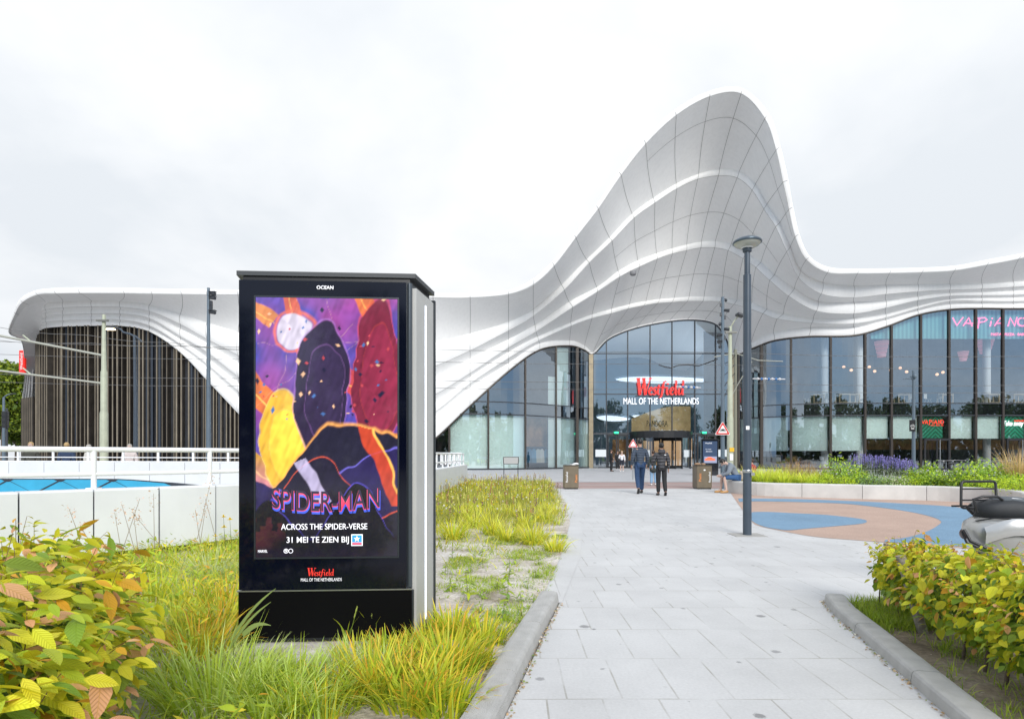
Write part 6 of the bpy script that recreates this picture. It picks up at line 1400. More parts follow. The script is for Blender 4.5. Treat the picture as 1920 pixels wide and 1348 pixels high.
hairb=mat('dark_hair',(.012,.010,.010),.45); hairbr=mat('brown_hair',(.05,.028,.015),.5); blond=mat('blond_hair',(.42,.28,.12),.5); whites=mat('white_shoe',(.75,.75,.75),.5); grey_h=mat('grey_hoodie',(.20,.23,.27),.85,bump=.5,bscale=12); coatm=mat('dark_green_coat',(.03,.04,.038),.8); lightj=mat('light_jeans',(.22,.36,.52),.8); tan=mat('tan_shoe',(.45,.24,.08),.6)
gm=G(1200,925)
person('man walking away in navy quilted jacket and blue jeans, left of the couple',tuple(gm),R(2),1.87,dict(knl=(-.095,-.02,.51),anl=(-.10,-.22,.16),tol=(-.11,-.20,.03),knr=(.09,.10,.52),anr=(.085,.12,.085),tor=(.10,.26,.035),ell=(-.26,-.10,1.14),wrl=(-.275,-.02,.90),hal=(-.275,.01,.83),elr=(.25,.02,1.14),wrr=(.24,.15,.93),har=(.24,.18,.87)),navyq,denim,blkl,hairb,bulk=1.12)
gw=G(1240,929)
t,J,k=person('woman walking away in charcoal puffer jacket and black trousers, right of the couple',tuple(gw),R(-2),1.70,dict(knl=(-.09,.07,.51),anl=(-.085,.06,.085),tol=(-.09,.2,.035),knr=(.10,-.01,.50),anr=(.11,-.14,.12),tor=(.115,-.08,.03),ell=(-.27,.02,1.16),wrl=(-.28,.13,1.0),hal=(-.27,.16,.94)),puff,blkt,blkl,hairb,long_hair=False,bulk=1.22,backhood=True)
mb=MB(); mb.ell(Vector(J['hd1'])+Vector((0,-.10,.02)),(.05,.05,.06),10,6); mb.build('hair_bun',hairb,t); mb=MB(); mb.box(Vector(J['che'])+Vector((.09,-.165,.04)),(.05,.006,.025)); mb.build('logo_mark',M_['textwhite'],t)
g3=G(1225,910); person('person walking ahead in dark coat and light jeans, mostly hidden by the couple',tuple(g3),R(-4),1.52,dict(knl=(-.08,.05,.5),anr=(.1,-.1,.1),tor=(.11,0,.03)),coatm,lightj,whites,hairbr,coat=.28,bulk=1.15,jacket='coat')
ga=G(1146,884); person('man in black standing before the left entrance door','',0,1,{},blkt,blkt,blkl,hairb) if False else person('man in black standing sideways before the left entrance door',tuple(ga),R(-80),1.78,dict(ell=(-.2,.05,1.15),wrl=(-.18,.22,1.05),hal=(-.16,.28,1.06)),blkt,blkt,blkl,hairbr,bulk=1.1,fingers=False)
gb=G(1166,884); t,J,k=person('blond woman in white top and dark skirt standing before the left entrance door',tuple(gb),R(170),1.68,dict(elr=(.24,.05,1.15),wrr=(.2,.2,1.1),har=(.16,.25,1.12)),mat('white_top',(.7,.7,.72),.8),mat('navy_shorts',(.02,.022,.035),.8),whites,blond,long_hair=True,shorts=True,skinm=skin2)
gc=G(1158,881); person('person in black walking out between the two people at the entrance door',tuple(gc),R(190),1.70,dict(knl=(-.09,.1,.5),anl=(-.09,.12,.09),tol=(-.1,.25,.035)),blkt,blkt,whites,hairbr,bulk=1.05)
# seated man on the planter end
gs=Vector((7.80,20.35,0)); 
sp=dict(seated=True,face=(0,.55,-.85),pel=(0,0,.56),hil=(-.10,.02,.53),hir=(.10,.02,.53),spi=(0,.07,.73),che=(0,.19,.88),nek=(0,.30,.98),nk2=(0,.345,1.01),hd0=(0,.40,1.01),hd1=(0,.46,1.035),hd2=(0,.51,1.075),
  shl=(-.18,.22,.95),shr=(.18,.22,.95),ell=(-.22,.32,.68),elr=(.22,.32,.68),wrl=(-.10,.52,.60),wrr=(.10,.52,.60),hal=(-.05,.59,.58),har=(.05,.59,.58),
  knl=(-.13,.44,.54),knr=(.13,.46,.54),anl=(-.12,.36,.09),anr=(.13,.50,.09),tol=(-.13,.50,.035),tor=(.14,.64,.035))
person('man in grey hoodie and blue shorts sitting bowed on the planter end',tuple(gs),R(82),1.80,sp,grey_h,mat('blue_shorts',(.03,.09,.22),.8),tan,hairb,shorts=True,skinm=skin2,bulk=1.25,jacket='hoodie')
# backpack / bag beside him, two more people behind the planter
bgm=thing('shopping_bag','cream bag standing on the planter wall behind the seated man','bag',(8.2,20.6,.42)); mb=MB(); mb.box((0,0,.17),(.4,.22,.34),bev=.05); mb.build('bag_body',mat('cream_cloth',(.6,.5,.4),.9),bgm); mb=MB(); mb.tube([(-.1,0,.33),(-.08,0,.46),(.08,0,.46),(.1,0,.33)],.012,6); mb.build('handle',mat('cream_cloth',(.6,.5,.4),.9),bgm)
sitb=dict(seated=True,face=(0,1,0),pel=(0,0,.56),hil=(-.10,.02,.53),hir=(.10,.02,.53),spi=(0,.02,.75),che=(0,.04,.93),nek=(0,.05,1.06),nk2=(0,.07,1.12),hd0=(0,.09,1.165),hd1=(0,.09,1.235),hd2=(0,.08,1.295),shl=(-.18,.05,1.0),shr=(.18,.05,1.0),ell=(-.23,.1,.74),elr=(.23,.1,.74),wrl=(-.12,.3,.64),wrr=(.12,.3,.64),hal=(-.07,.37,.63),har=(.07,.37,.63),knl=(-.13,.44,.54),knr=(.13,.44,.54),anl=(-.12,.42,.09),anr=(.13,.44,.09),tol=(-.13,.56,.035),tor=(.14,.58,.035))
person('person in dark jacket sitting behind the planter, left of the street lamp',((1394-960)/1100*24,24,0),R(-60),1.78,sitb,blkt,blkt,blkl,hairb,bulk=1.1)
person('person in red jacket sitting behind the planter, right of the street lamp',((1412-960)/1100*26,26,-.15),R(30),1.72,sitb,mat('red_cloth',(.35,.03,.05),.8),blkt,blkl,hairbr,bulk=1.1)
for q_ in ((1394,24,'left'),(1412,26,'right')):
    bn=thing('bench','low bench behind the planter on the %s of the street lamp'%q_[2],'bench',((q_[0]-960)/1100*q_[1],q_[1]+.02,0 if q_[0]<1400 else 0)); mb=MB(); mb.box((0,0,.40 if q_[0]<1400 else .30),(1.2,.42,.07)); mb.build('seat',M_['concrete'],bn)
    for s_ in (-.45,.45): mb=MB(); mb.box((s_,0,.18 if q_[0]<1400 else .13),(.1,.36,.365 if q_[0]<1400 else .265)); mb.build('leg',M_['concrete'],bn)
# people beyond the ramp, heads showing over the rail
for (px,col,hc,bald,lab,hh,fz) in ((58,mat('olive_jacket',(.05,.05,.04),.8),blond,1,'fair haired person in dark jacket beyond the railing, leftmost head over the rail',1.70,200),(125,mat('navy_coat',(.02,.04,.09),.8),blond,0,'fair haired person in navy coat beyond the railing, second head from the left',1.68,20),(167,mat('cream_coat',(.62,.60,.55),.8),mat('grey_hair',(.35,.33,.3),.6),0,'person in cream coat leaning beyond the railing, third head from the left',1.60,-30),(243,mat('pink_coat',(.55,.48,.46),.8),mat('grey_hair',(.35,.33,.3),.6),0,'person in pale coat beyond the railing, rightmost head over the rail',1.62,200)):
    d=23.0; person(lab,((px-960)/1100*d,d,0),R(fz),hh+.12,{},col,blkt,blkl,hc,skinm=skin2,bulk=1.3)
# ---------------------------------------------------------------- vegetation
LEAFM=colmat('beech_leaf',.45,.30,veins=True); GRASSM=colmat('grass_blade',.55,.30); LEAFS=colmat('small_leaf',.55,.28)
bark=mat('bark',(.13,.10,.075),.9,nscale=14,namt=.3,bump=.8,bscale=40); greyw=mat('grey_stake_wood',(.30,.27,.23),.9,nscale=10,namt=.2,bump=.8,bscale=50)
YG=(.37,.36,.018); GR=(.13,.20,.022); DG=(.055,.10,.02); PK=(.44,.24,.12); OR=(.44,.24,.02); LM=(.24,.30,.02)
def ctr(PL,u):
    # point on polyline PL [(x,y,h,w)] at u in 0..1
    n=len(PL)-1; i=np.minimum((u*n).astype(int),n-1); f=(u*n-i)[:,None]; A=np.array(PL,float); return A[i]*(1-f)+A[i+1]*f, (A[i+1]-A[i])
def hedge(name,label,PL,n,ls,zmin,seed,pal,wts,stems,up=.0,leafw=.62,sprig=120,face=None):
    r=np.random.default_rng(seed); c0=Vector((PL[0][0],PL[0][1],0)); t=thing(name,label,'hedge',(0,0,0))
    u=r.uniform(0,1,n)**(.9 if ls>.07 else .78); c,tg=ctr(PL,u); th=r.uniform(0,2*np.pi,n); rad=r.uniform(0,1,n)**.38
    lump=1+.16*np.sin(u*23+seed)+.12*np.sin(u*47+th*3)
    cs=np.cos(th)*rad*c[:,3]*lump; hz=c[:,2]; mid=(hz+zmin)/2; zz=mid+np.sin(th)*rad*(hz-zmin)/2*lump*(1-.0*rad)
    L=np.hypot(tg[:,0],tg[:,1])[:,None]; nn=np.stack([-tg[:,1],tg[:,0]],1)/L
    pos=np.stack([c[:,0]+nn[:,0]*cs,c[:,1]+nn[:,1]*cs,zz],1)+r.normal(0,.02,(n,3))
    # outward direction steers the leaves
    outx=nn*np.cos(th)[:,None]; az=np.arctan2(outx[:,1],outx[:,0])-np.pi/2+r.normal(0,.9,n)
    tilt=r.normal(-.25-up*.9,.45,n)
    def Rz(a): c_,s_=np.cos(a),np.sin(a); z=np.zeros_like(a); o=np.ones_like(a); return np.stack([np.stack([c_,-s_,z],-1),np.stack([s_,c_,z],-1),np.stack([z,z,o],-1)],-2)
    def Rx(a): c_,s_=np.cos(a),np.sin(a); z=np.zeros_like(a); o=np.ones_like(a); return np.stack([np.stack([o,z,z],-1),np.stack([z,c_,-s_],-1),np.stack([z,s_,c_],-1)],-2)
    def Ry(a): c_,s_=np.cos(a),np.sin(a); z=np.zeros_like(a); o=np.ones_like(a); return np.stack([np.stack([c_,z,s_],-1),np.stack([z,o,z],-1),np.stack([-s_,z,c_],-1)],-2)
    sz=ls*np.clip(r.lognormal(-.12,.32,n),.45,1.6)
    M=(Rz(az)@Rx(tilt)@Ry(r.normal(0,.5,n)))*sz[:,None,None]
    col=mixcols(n,pal,wts,r)
    # leaves near the core take deeper greens than the outer ones
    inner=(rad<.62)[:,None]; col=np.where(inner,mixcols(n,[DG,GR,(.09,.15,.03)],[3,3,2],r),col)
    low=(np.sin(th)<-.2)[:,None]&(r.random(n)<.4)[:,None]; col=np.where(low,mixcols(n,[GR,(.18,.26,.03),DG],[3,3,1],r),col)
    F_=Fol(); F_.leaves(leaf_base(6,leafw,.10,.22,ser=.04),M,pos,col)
    # sprigs : shoots rising out of the outline with alternate leaves
    S_=F_
    for _ in range(sprig):
        uu=r.uniform(0,1,1); c_,tg_=ctr(PL,uu); c_=c_[0]; tg_=tg_[0]; nn_=np.array([-tg_[1],tg_[0]])/math.hypot(tg_[0],tg_[1]); a=r.uniform(.1,np.pi-.1); 
        p=np.array([c_[0]+nn_[0]*math.cos(a)*c_[3]*.8,c_[1]+nn_[1]*math.cos(a)*c_[3]*.8,(c_[2]+zmin)/2+math.sin(a)*(c_[2]-zmin)/2*.8]); dr=np.array([nn_[0]*math.cos(a)*.8+r.normal(0,.25),nn_[1]*math.cos(a)*.8+r.normal(0,.25),.55+math.sin(a)*.5]); dr/=np.linalg.norm(dr); ln=r.uniform(.08,.22)*c_[2]**.5
        q_=p+dr*ln; S_.stem(p-dr*.06,q_,.0018,(.26,.16,.08),bend=r.normal(0,.01))
        m=int(r.integers(4,8)); tt=np.linspace(.3,1,m)[:,None]; pp=p+dr*ln*tt; az_=np.array([math.atan2(dr[1],dr[0])-np.pi/2+(1.0 if i%2 else -1.0)*(.9-.6*i/m) for i in range(m)])+r.normal(0,.2,m)
        Mx=(Rz(az_)@Rx(r.normal(-.05,.3,m))@Ry(r.normal(0,.35,m)))*(ls*r.uniform(.6,1.05,m)*(1.05-.45*tt[:,0]))[:,None,None]
        F_.leaves(leaf_base(6,leafw,.10,.22,ser=.04),Mx,pp,mixcols(m,[PK,OR,YG,YG],[2,1.3,3,3],r))
    F_.build('foliage',LEAFM,t)
    for (x,y,x1,y1,h,rr) in stems:
        mb=MB(); mb.tube([(x,y,0),(x+(x1-x)*.3+.01,y+(y1-y)*.4,h*.45),(x1,y1,h)],[rr,rr*.85,rr*.6],7); mb.build('trunk',bark,t)
    return t
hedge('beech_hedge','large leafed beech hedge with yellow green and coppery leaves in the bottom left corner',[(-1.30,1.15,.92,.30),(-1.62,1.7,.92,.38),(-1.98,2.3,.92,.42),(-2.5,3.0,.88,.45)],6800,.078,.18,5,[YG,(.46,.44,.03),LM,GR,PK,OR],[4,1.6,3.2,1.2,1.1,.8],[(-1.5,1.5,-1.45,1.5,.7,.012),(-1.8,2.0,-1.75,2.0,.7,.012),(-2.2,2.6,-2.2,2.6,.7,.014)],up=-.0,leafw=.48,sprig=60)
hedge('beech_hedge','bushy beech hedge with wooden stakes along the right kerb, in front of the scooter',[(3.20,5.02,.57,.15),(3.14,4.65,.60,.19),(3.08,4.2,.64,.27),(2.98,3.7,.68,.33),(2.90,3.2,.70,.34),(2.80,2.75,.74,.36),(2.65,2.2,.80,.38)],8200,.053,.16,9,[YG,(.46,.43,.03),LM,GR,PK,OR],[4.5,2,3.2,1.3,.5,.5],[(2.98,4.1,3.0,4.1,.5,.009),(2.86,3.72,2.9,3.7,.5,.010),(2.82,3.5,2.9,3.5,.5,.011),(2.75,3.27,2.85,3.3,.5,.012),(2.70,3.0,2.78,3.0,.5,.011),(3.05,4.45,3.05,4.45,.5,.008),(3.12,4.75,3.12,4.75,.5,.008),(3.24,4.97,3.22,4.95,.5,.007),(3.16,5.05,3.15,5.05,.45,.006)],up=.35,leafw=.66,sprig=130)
t=thing('wooden_stake','upright grey wooden stake at the far end of the right hedge','stake',(3.22,5.02,0)); mb=MB(); mb.tube([(0,0,-.02),(.0,0,.55)],.036,12); mb.build('stake',greyw,t)
t=thing('wooden_stake','leaning grey wooden stake inside the right hedge','stake',(3.0,4.27,0)); mb=MB(); mb.tube([(0,0,-.02),(-.12,.08,.56)],.034,12); mb.build('stake',greyw,t)
# ---- ornamental grass clumps in front of and beside the kiosk
KY=(.36,.34,.02); KO=(.62,.26,.03); KG=(.19,.26,.02); KP=(.30,.38,.10); KD=(.07,.12,.02)
def clump(name,label,group,x,y,n,L,spread,width,lean,pal,wts,tips,twts,seed,z=.0,seg=6,cat='grass',ts=.6):
    r=np.random.default_rng(seed); F_=Fol(); F_.blades(n,0,0,-.02,L,spread,width,lean,mixcols(n,pal,wts,r),mixcols(n,tips,twts,r),r,seg,ts)
    o=F_.build(name,GRASSM); o.location=(x,y,z); tag(o,label,cat,group); return o
GRP1='orange tipped grass clumps round the kiosk'
fg=[ # px, py base, n, L, spread, width, lean, kind
 (848,1190,260,.34,.16,.011,.75,'o'),(905,1205,220,.30,.15,.010,.8,'o'),(800,1208,170,.28,.13,.010,.7,'o'),(838,1262,280,.36,.17,.011,.75,'o'),(880,1250,180,.28,.13,.010,.8,'o'),
 (760,1225,150,.26,.12,.009,.8,'m'),(725,1215,130,.24,.11,.009,.8,'o'),(700,1300,260,.38,.16,.011,.7,'o'),(765,1320,280,.36,.18,.011,.75,'o'),(830,1330,240,.32,.16,.010,.8,'o'),(665,1225,120,.24,.12,.008,.85,'m'),(620,1240,140,.22,.12,.005,1.0,'f'),(640,1275,200,.30,.14,.005,1.1,'f'),(720,1262,160,.28,.13,.006,1.0,'f'),(610,1335,220,.30,.16,.009,.85,'m'),
 (470,1290,260,.42,.20,.008,1.05,'p'),(560,1330,300,.42,.20,.008,1.1,'p'),(400,1330,320,.50,.22,.009,1.05,'p'),(500,1340,240,.36,.18,.010,.9,'p'),(330,1290,220,.46,.20,.008,1.05,'p'),(470,1245,200,.36,.18,.006,1.1,'f'),(420,1215,200,.34,.18,.007,1.0,'p'),(545,1290,160,.34,.14,.013,.7,'p')]
KL={'o':('orange tipped grass clump beside the kerb','orange tipped grass clumps beside the kerb'),'m':('low fresh green grass clump at the foot of the kiosk','fresh green grass clumps at the kiosk foot'),'f':('fine thread leaved green grass tuft in the bed before the kiosk','fine leaved grass tufts before the kiosk'),'p':('pale green soft arching grass clump at the bottom left of the kiosk','pale arching grass clumps in the foreground')}
LL={'o':['orange tipped grass clump hugging the front right corner of the kiosk','orange tipped grass clump right of the kiosk corner, farthest clump towards the sand','orange tipped clump against the kiosk base below its right edge','large orange tipped clump beside the kerb, second row from the kiosk','smaller orange tipped clump touching the kerb','sparse orange tipped clump in front of the kiosk, right of its middle','orange tipped clump at the bottom edge, leftmost of the big ones','large orange tipped clump at the bottom edge, in the middle of three','orange tipped clump in the bottom row, nearest the kerb'],
'm':['low fresh green tuft under the right half of the kiosk','low fresh green tuft under the left half of the kiosk base','fresh green tuft at the bottom edge, directly below the kiosk'],
'f':['fine leaved green tuft at the kiosk foot, left of its middle','large fine leaved green tuft in the middle bed before the kiosk','fine leaved green tuft right of the middle tuft','fine leaved tuft at the left foot of the kiosk'],
'p':['pale arching grass clump below the left edge of the kiosk','pale arching grass clump at the bottom edge, below the kiosk left half','very large pale arching clump at the bottom edge beside the beech hedge','broader pale grass clump at the bottom edge, between two larger ones','pale arching clump leaning out from under the beech hedge','pale arching clump just left of the kiosk base','upright pale broad bladed tuft in front of the kiosk left half']}
for i,(px,py,n,L,sp,w,ln,kd) in enumerate(fg):
    b=G(px,py); 
    pal,wt,tp_,tw={'o':([KY,KG,LM,(.22,.30,.02)],[3,3,3,2],[KO,KY,(.5,.34,.04),(.42,.14,.03),KG],[3,3,2,1,1.5]),'m':([KY,KG,KP],[2,3,1],[KY,KP,KO],[3,2,1]),'f':([KG,KP,(.2,.24,.08)],[3,2,2],[KP,(.4,.4,.22)],[2,1]),'p':([KG,LM,KP],[3,3,2],[KP,LM,(.45,.48,.2)],[4,3,1])}[kd]
    lab_=LL[kd].pop(0) if LL.get(kd) else KL[kd][0]
    clump('grass_clump',lab_,KL[kd][1],b.x,b.y,n,L*((.70 if py<1260 else .84)*(.72 if kd in 'pf' and px<640 and py<1300 else 1)),sp,w*(1.45 if kd=='o' else 1.15),ln*(1.1 if kd=='o' else 1),pal,wt,tp_,tw,100+i,ts=.58 if kd=='o' else .5)
# leafy ground flora left of the kiosk, to the foot of the wall (nobody could count it)
def bedpts(n,y0,y1,poly,r,dens=None,x0=-6.5,x1=2.2):
    o=[]
    while len(o)<n:
        x=r.uniform(x0,x1,4000);y=r.uniform(y0,y1,4000)
        for a,b_ in zip(x,y):
            if inpoly(a,b_,poly) and (dens is None or r.random()<dens(a,b_)): o.append((a,b_))
            if len(o)>=n: break
    return np.array(o)
kpoly=[FL,FR,BR,BL]
def clear(x,y,m=.1): return not (FL[0]-m-.15<x<FR[0]+m and FL[1]-m<y<BR[1]+m)
r=np.random.default_rng(77)
def dens_left(x,y): 
    if not clear(x,y,.03): return 0
    if x>-1.9 and y>2.75: return .0
    if y<3.4 and x>-.9: return .10
    return 1 if x<-1.2*y*.33 or y>4.2 else .5
pt2=bedpts(2600,2.2,8.6,bed,r,dens_left,x0=-6.2,x1=.3)
F_=Fol(); k=5; n=len(pt2)*k; cx_=np.repeat(pt2[:,0],k);cy_=np.repeat(pt2[:,1],k)
F_.blades(n,cx_,cy_,0,.26,.07,.008,.95,mixcols(n,[KY,KG,LM,KP],[3,3,3,1],r),mixcols(n,[KY,KO,LM,KP],[3,1.6,3,2],r),r,4,.5)
lv=bedpts(5200,2.3,8.5,bed,r,dens_left,x0=-6.2,x1=-.9); z_=r.uniform(.03,.24,len(lv)); F_.leaves(leaf_base(3,.34,.1,.15),rotmats(len(lv),(-.5,.9))*(r.uniform(.04,.10,len(lv)))[:,None,None],np.c_[lv,z_],mixcols(len(lv),[KY,KG,LM,OR],[3,4,3,.7],r))
o=F_.build('meadow_undergrowth',GRASSM); tag(o,'mixed low leafy undergrowth and grass left of the kiosk, up to the white wall','undergrowth',kind='stuff')
# a few broader clumps standing out of it
for i,(px,py,L,w,n,kd) in enumerate([(395,1075,.42,.004,420,0),(365,1120,.34,.010,160,1),(415,1165,.36,.010,200,2),(330,1180,.34,.010,170,1),(290,1110,.30,.010,150,1),(430,1120,.32,.010,150,2),(240,1090,.30,.010,140,1),(370,1215,.36,.011,180,2),(330,1060,.28,.008,130,1),(425,1045,.26,.008,130,1)]):
    b=G(px,py+14); lab=[('silvery fine leaved grass mound near the kiosk, before the white wall','silvery grass mounds'),('yellow green broad leaved clump in the undergrowth left of the kiosk','broad leaved clumps left of the kiosk'),('orange flecked strap leaved clump close by the left side of the kiosk','orange flecked clumps left of the kiosk')][kd]
    pal=[([(.28,.33,.16),(.2,.26,.08)],[1,1],[(.5,.52,.34)],[1]),([KY,LM,KG],[2,3,3],[KY,LM],[1,1]),([KY,KG,OR],[3,2,1],[KO,(.30,.10,.03),KY],[3,1,3])][kd]
    if kd==2: lab=({415:'orange flecked strap leaved clump touching the left side of the kiosk',430:'orange flecked clump farther back by the left side of the kiosk',370:'orange flecked strap leaved clump nearest the beech hedge'}[px],lab[1])
    clump('grass_clump',lab[0],lab[1] if kd else None,b.x,b.y,n,L,.2,w,1.0 if kd else 1.35,*pal,300+i,ts=.4)
# ---- meadow strip between kiosk and mall
def dens_far(x,y):
    xr=np.interp(y,[5.18,7.49,11.3,16.5,23,28.4],[.25,.62,1.12,1.49,1.73,1.9]); e=(xr-x)
    base=np.interp(y,[5,7,8.5,9.6,11,30],[.05,.13,.30,.55,.8,.8]); edge=np.clip((e-.05)/.35,.06,1)
    if math.sin(x*4.1+y*2.3)+math.sin(x*2.2-y*3.1+1)>1.0 and y<11: base*=.25
    return base*edge if clear(x,y,.05) else 0
pt3=bedpts(4600,5.2,28.3,bed,r,dens_far,x0=-4.2,x1=2)
F_=Fol(); k=6; n=len(pt3)*k; cx_=np.repeat(pt3[:,0],k);cy_=np.repeat(pt3[:,1],k); hgt=np.interp(cy_,[5,8,10,28],[.6,.8,1,1.2])
v,f,tt,ii=blades(n,cx_,cy_,np.zeros(n),.235,.11,.012,1.05,r,4); v[:,2]*=hgt[ii]
bc=mixcols(n,[KY,KG,LM,(.30,.26,.05)],[4,2,3,1.2],r,.2); tc_=mixcols(n,[KY,(.46,.42,.06),LM,(.42,.30,.16)],[4,3,2,1],r,.2); pt_c=(.82+.30*np.sin(cx_*1.7+cy_*.9)*np.sin(cy_*.7-cx_*2.1))[:,None]; wm_=np.clip(.5+.5*np.sin(cx_*2.3-cy_*.5),0,1)[:,None]; bc=bc*pt_c; tc_=tc_*pt_c*(1-wm_*.5)+mixcols(n,[(.36,.28,.12),(.30,.34,.14)],[1,1],r)*wm_*.5; kk_=np.clip((tt-.4)/.6,0,1)[:,None]; F_.put(v,f,bc[ii]*(1-kk_)+tc_[ii]*kk_)
o=F_.build('meadow_grass',GRASSM); tag(o,'dense yellow green meadow grass between the kiosk and the plaza','grass',kind='stuff')
# spiky stems, seed heads and small flowers of the meadow
F_=Fol(); pf=bedpts(760,9.5,28,bed,r,dens_far,x0=-4.2,x1=2)
fc=[(.75,.62,.02),(.8,.78,.7),(.30,.18,.14),(.42,.22,.10),(.7,.66,.2)]
for (x,y) in pf:
    h=r.uniform(.26,.50); q_=int(r.choice(5,p=[.38,.26,.1,.1,.16])); F_.stem((x,y,0),(x+r.normal(0,.04),y+r.normal(0,.04),h),.004,(.22,.24,.05))
    m=7 if q_<2 else 5; c_=np.tile(np.array(fc[q_]),(m,1)); s_=.022 if q_<2 else .03; pz=np.full(m,h) if q_<2 else h-np.arange(m)*.03
    F_.leaves(leaf_quad(),rotmats(m,(.6,1.5))*s_*1.4,np.c_[np.full(m,x),np.full(m,y),pz],c_)
o=F_.build('meadow_flowers',GRASSM); tag(o,'small yellow and white wild flowers and brown seed heads in the meadow strip','wild flowers',kind='stuff')
# clumps that stand out in the meadow
for i,(px,py,L,n) in enumerate([(1000,1018,.42,170),(952,1010,.36,120),(925,1000,.44,150),(850,1008,.42,150),(1040,1030,.30,110),(985,985,.40,140),(1020,975,.38,120),(890,985,.38,130),(960,965,.36,110),(1035,960,.34,90),(868,968,.36,110)]):
    b=G(px,py+4); clump('grass_clump','strap leaved yellow green clump standing out in the meadow beside the path','strap leaved clumps in the meadow',b.x,b.y,n,L*1.1,.12,.014,1.15,[KY,LM,KG],[4,2,1],[(.52,.50,.10),KY],[2,3],400+i,ts=.3)
# weeds and seedlings on the sand
def weed(label,group,x,y,h,m,ls,seed,pal,wts,name='weed'):
    r=np.random.default_rng(seed); F_=Fol(); F_.stem((0,0,0),(r.normal(0,.02),r.normal(0,.02),h),.003,(.20,.20,.07)); 
    tt=np.repeat(np.linspace(.15,1,m),2); az=np.arange(2*m)*2.4; pos=np.c_[np.zeros(2*m),np.zeros(2*m),tt*h]
    M=rotmats(2*m,(-.5,.5),rng=r,axis_z=az)*(ls*(1.1-.55*tt))[:,None,None]; F_.leaves(leaf_base(4,.36,.1,.25),M,pos,mixcols(2*m,pal,wts,r))
    if h<.2: F_.blades(24,0,0,0,h*1.1,.06,.005,1.1,mixcols(24,pal,wts,r),mixcols(24,pal,wts,r),r,3)
    o=F_.build(name,LEAFS); o.location=(x,y,0); tag(o,label,'weed',group); return o
wp=[(951,1130,.26,10,.075),(878,1130,.28,10,.075),(955,1085,.24,9,.06),(905,1062,.26,9,.06),(848,1050,.22,8,.05),(880,1075,.10,5,.05),(990,1105,.12,6,.05),(1005,1085,.10,6,.05),(930,1105,.10,5,.05),(845,1110,.14,8,.06),(900,1150,.12,6,.05),(860,1160,.10,6,.05),(975,1130,.10,6,.05),(945,1165,.16,8,.06),(920,1185,.12,6,.05),(1010,1060,.12,6,.05),(965,1060,.14,7,.05),(1030,1045,.10,5,.05),(980,1160,.1,5,.05),(905,1125,.08,5,.05),(835,1078,.14,7,.05),(1000,1130,.08,5,.04)]
for i,(px,py,h,m,ls) in enumerate(wp):
    b=G(px,py); tall=h>.2; weed(('upright leafy seedling on the sand, '+['nearest the kerb end','closest to the kiosk corner','in the middle of the sand strip','left behind the middle one','farthest left, by the meadow edge'][i]) if i<5 else 'low green weed tuft on the bare sandy strip right of the kiosk','leafy seedlings on the sand' if tall else 'weed tufts on the sand',b.x,b.y,h,m,ls*1.35,500+i,[GR,KG,LM,(.10,.16,.04)],[3,3,2,2])
# moss and tiny weeds along the kerbs and on the sand
F_=Fol(); pm=bedpts(1500,3.0,9.5,bed,r,lambda x,y: (1.0 if (math.sin(x*6.3+y*1.7)+math.sin(y*4.4-x*3.1))>.55 else .10) if clear(x,y,.02) and x>-.75 else 0,x0=-.8,x1=1.0)
k=7; n=len(pm)*k; F_.blades(n,np.repeat(pm[:,0],k),np.repeat(pm[:,1],k),.008,.055,.05,.006,1.2,mixcols(n,[GR,KG,LM,(.3,.28,.1)],[3,3,2,1],r),mixcols(n,[KG,LM,(.34,.32,.1)],[2,3,1],r),r,3)
hbp=bedpts(900,1.5,5.2,hb,r,lambda x,y: 1.0 if (y>4.3 and x<3.35) else (.25 if (math.sin(x*9)+math.sin(y*7))>.4 else .05),x0=2,x1=4)
n=len(hbp)*k; F_.blades(n,np.repeat(hbp[:,0],k),np.repeat(hbp[:,1],k),.008,.10,.04,.005,.9,mixcols(n,[GR,KG,LM],[3,3,2],r),mixcols(n,[KG,LM,(.34,.32,.1)],[2,3,1],r),r,3)
o=F_.build('small_weeds',GRASSM); tag(o,'tiny weeds and moss on the sand and along the kerbs','weeds',kind='stuff')
# crumbs of soil and dry leaves in the gutters and on the hedge bed
lit=Fol(); n=700; uu=r.uniform(0,1,n); 
gl=np.array([(.42,5.18),(.25,4.4),(.11,3.7),(-.04,2.895),(-.2,2.1)]); gr_=np.array([(2.79,5.25),(2.64,4.85),(2.48,4.18),(2.33,3.566),(2.19,3.017),(2.03,2.3)])
def along(g_,u): k_=u*(len(g_)-1); i=np.minimum(k_.astype(int),len(g_)-2); f=(k_-i)[:,None]; return g_[i]*(1-f)+g_[i+1]*f
pA=along(gl,uu[:350])+np.c_[np.abs(r.normal(0,.018,350))+.004,r.normal(0,.01,350)]; pB=along(gr_,uu[350:600])-np.c_[np.abs(r.normal(0,.018,250))+.004,r.normal(0,.01,250)]; pC=bedpts(100,2,4.6,hb,r,None,x0=2,x1=3.4); pp=np.r_[pA,pB,pC]; n=len(pp)
lit.leaves(leaf_quad(),rotmats(n,(-.4,.4))*r.uniform(.006,.022,n)[:,None,None],np.c_[pp,np.where(np.arange(n)<600,.006,.02)],mixcols(n,[(.30,.22,.12),(.2,.14,.08),(.14,.18,.04),(.5,.45,.38)],[3,3,2,1],r))
o=lit.build('leaf_litter',GRASSM); tag(o,'dry leaf crumbs and grit in the gutters along both kerbs','litter',kind='stuff')
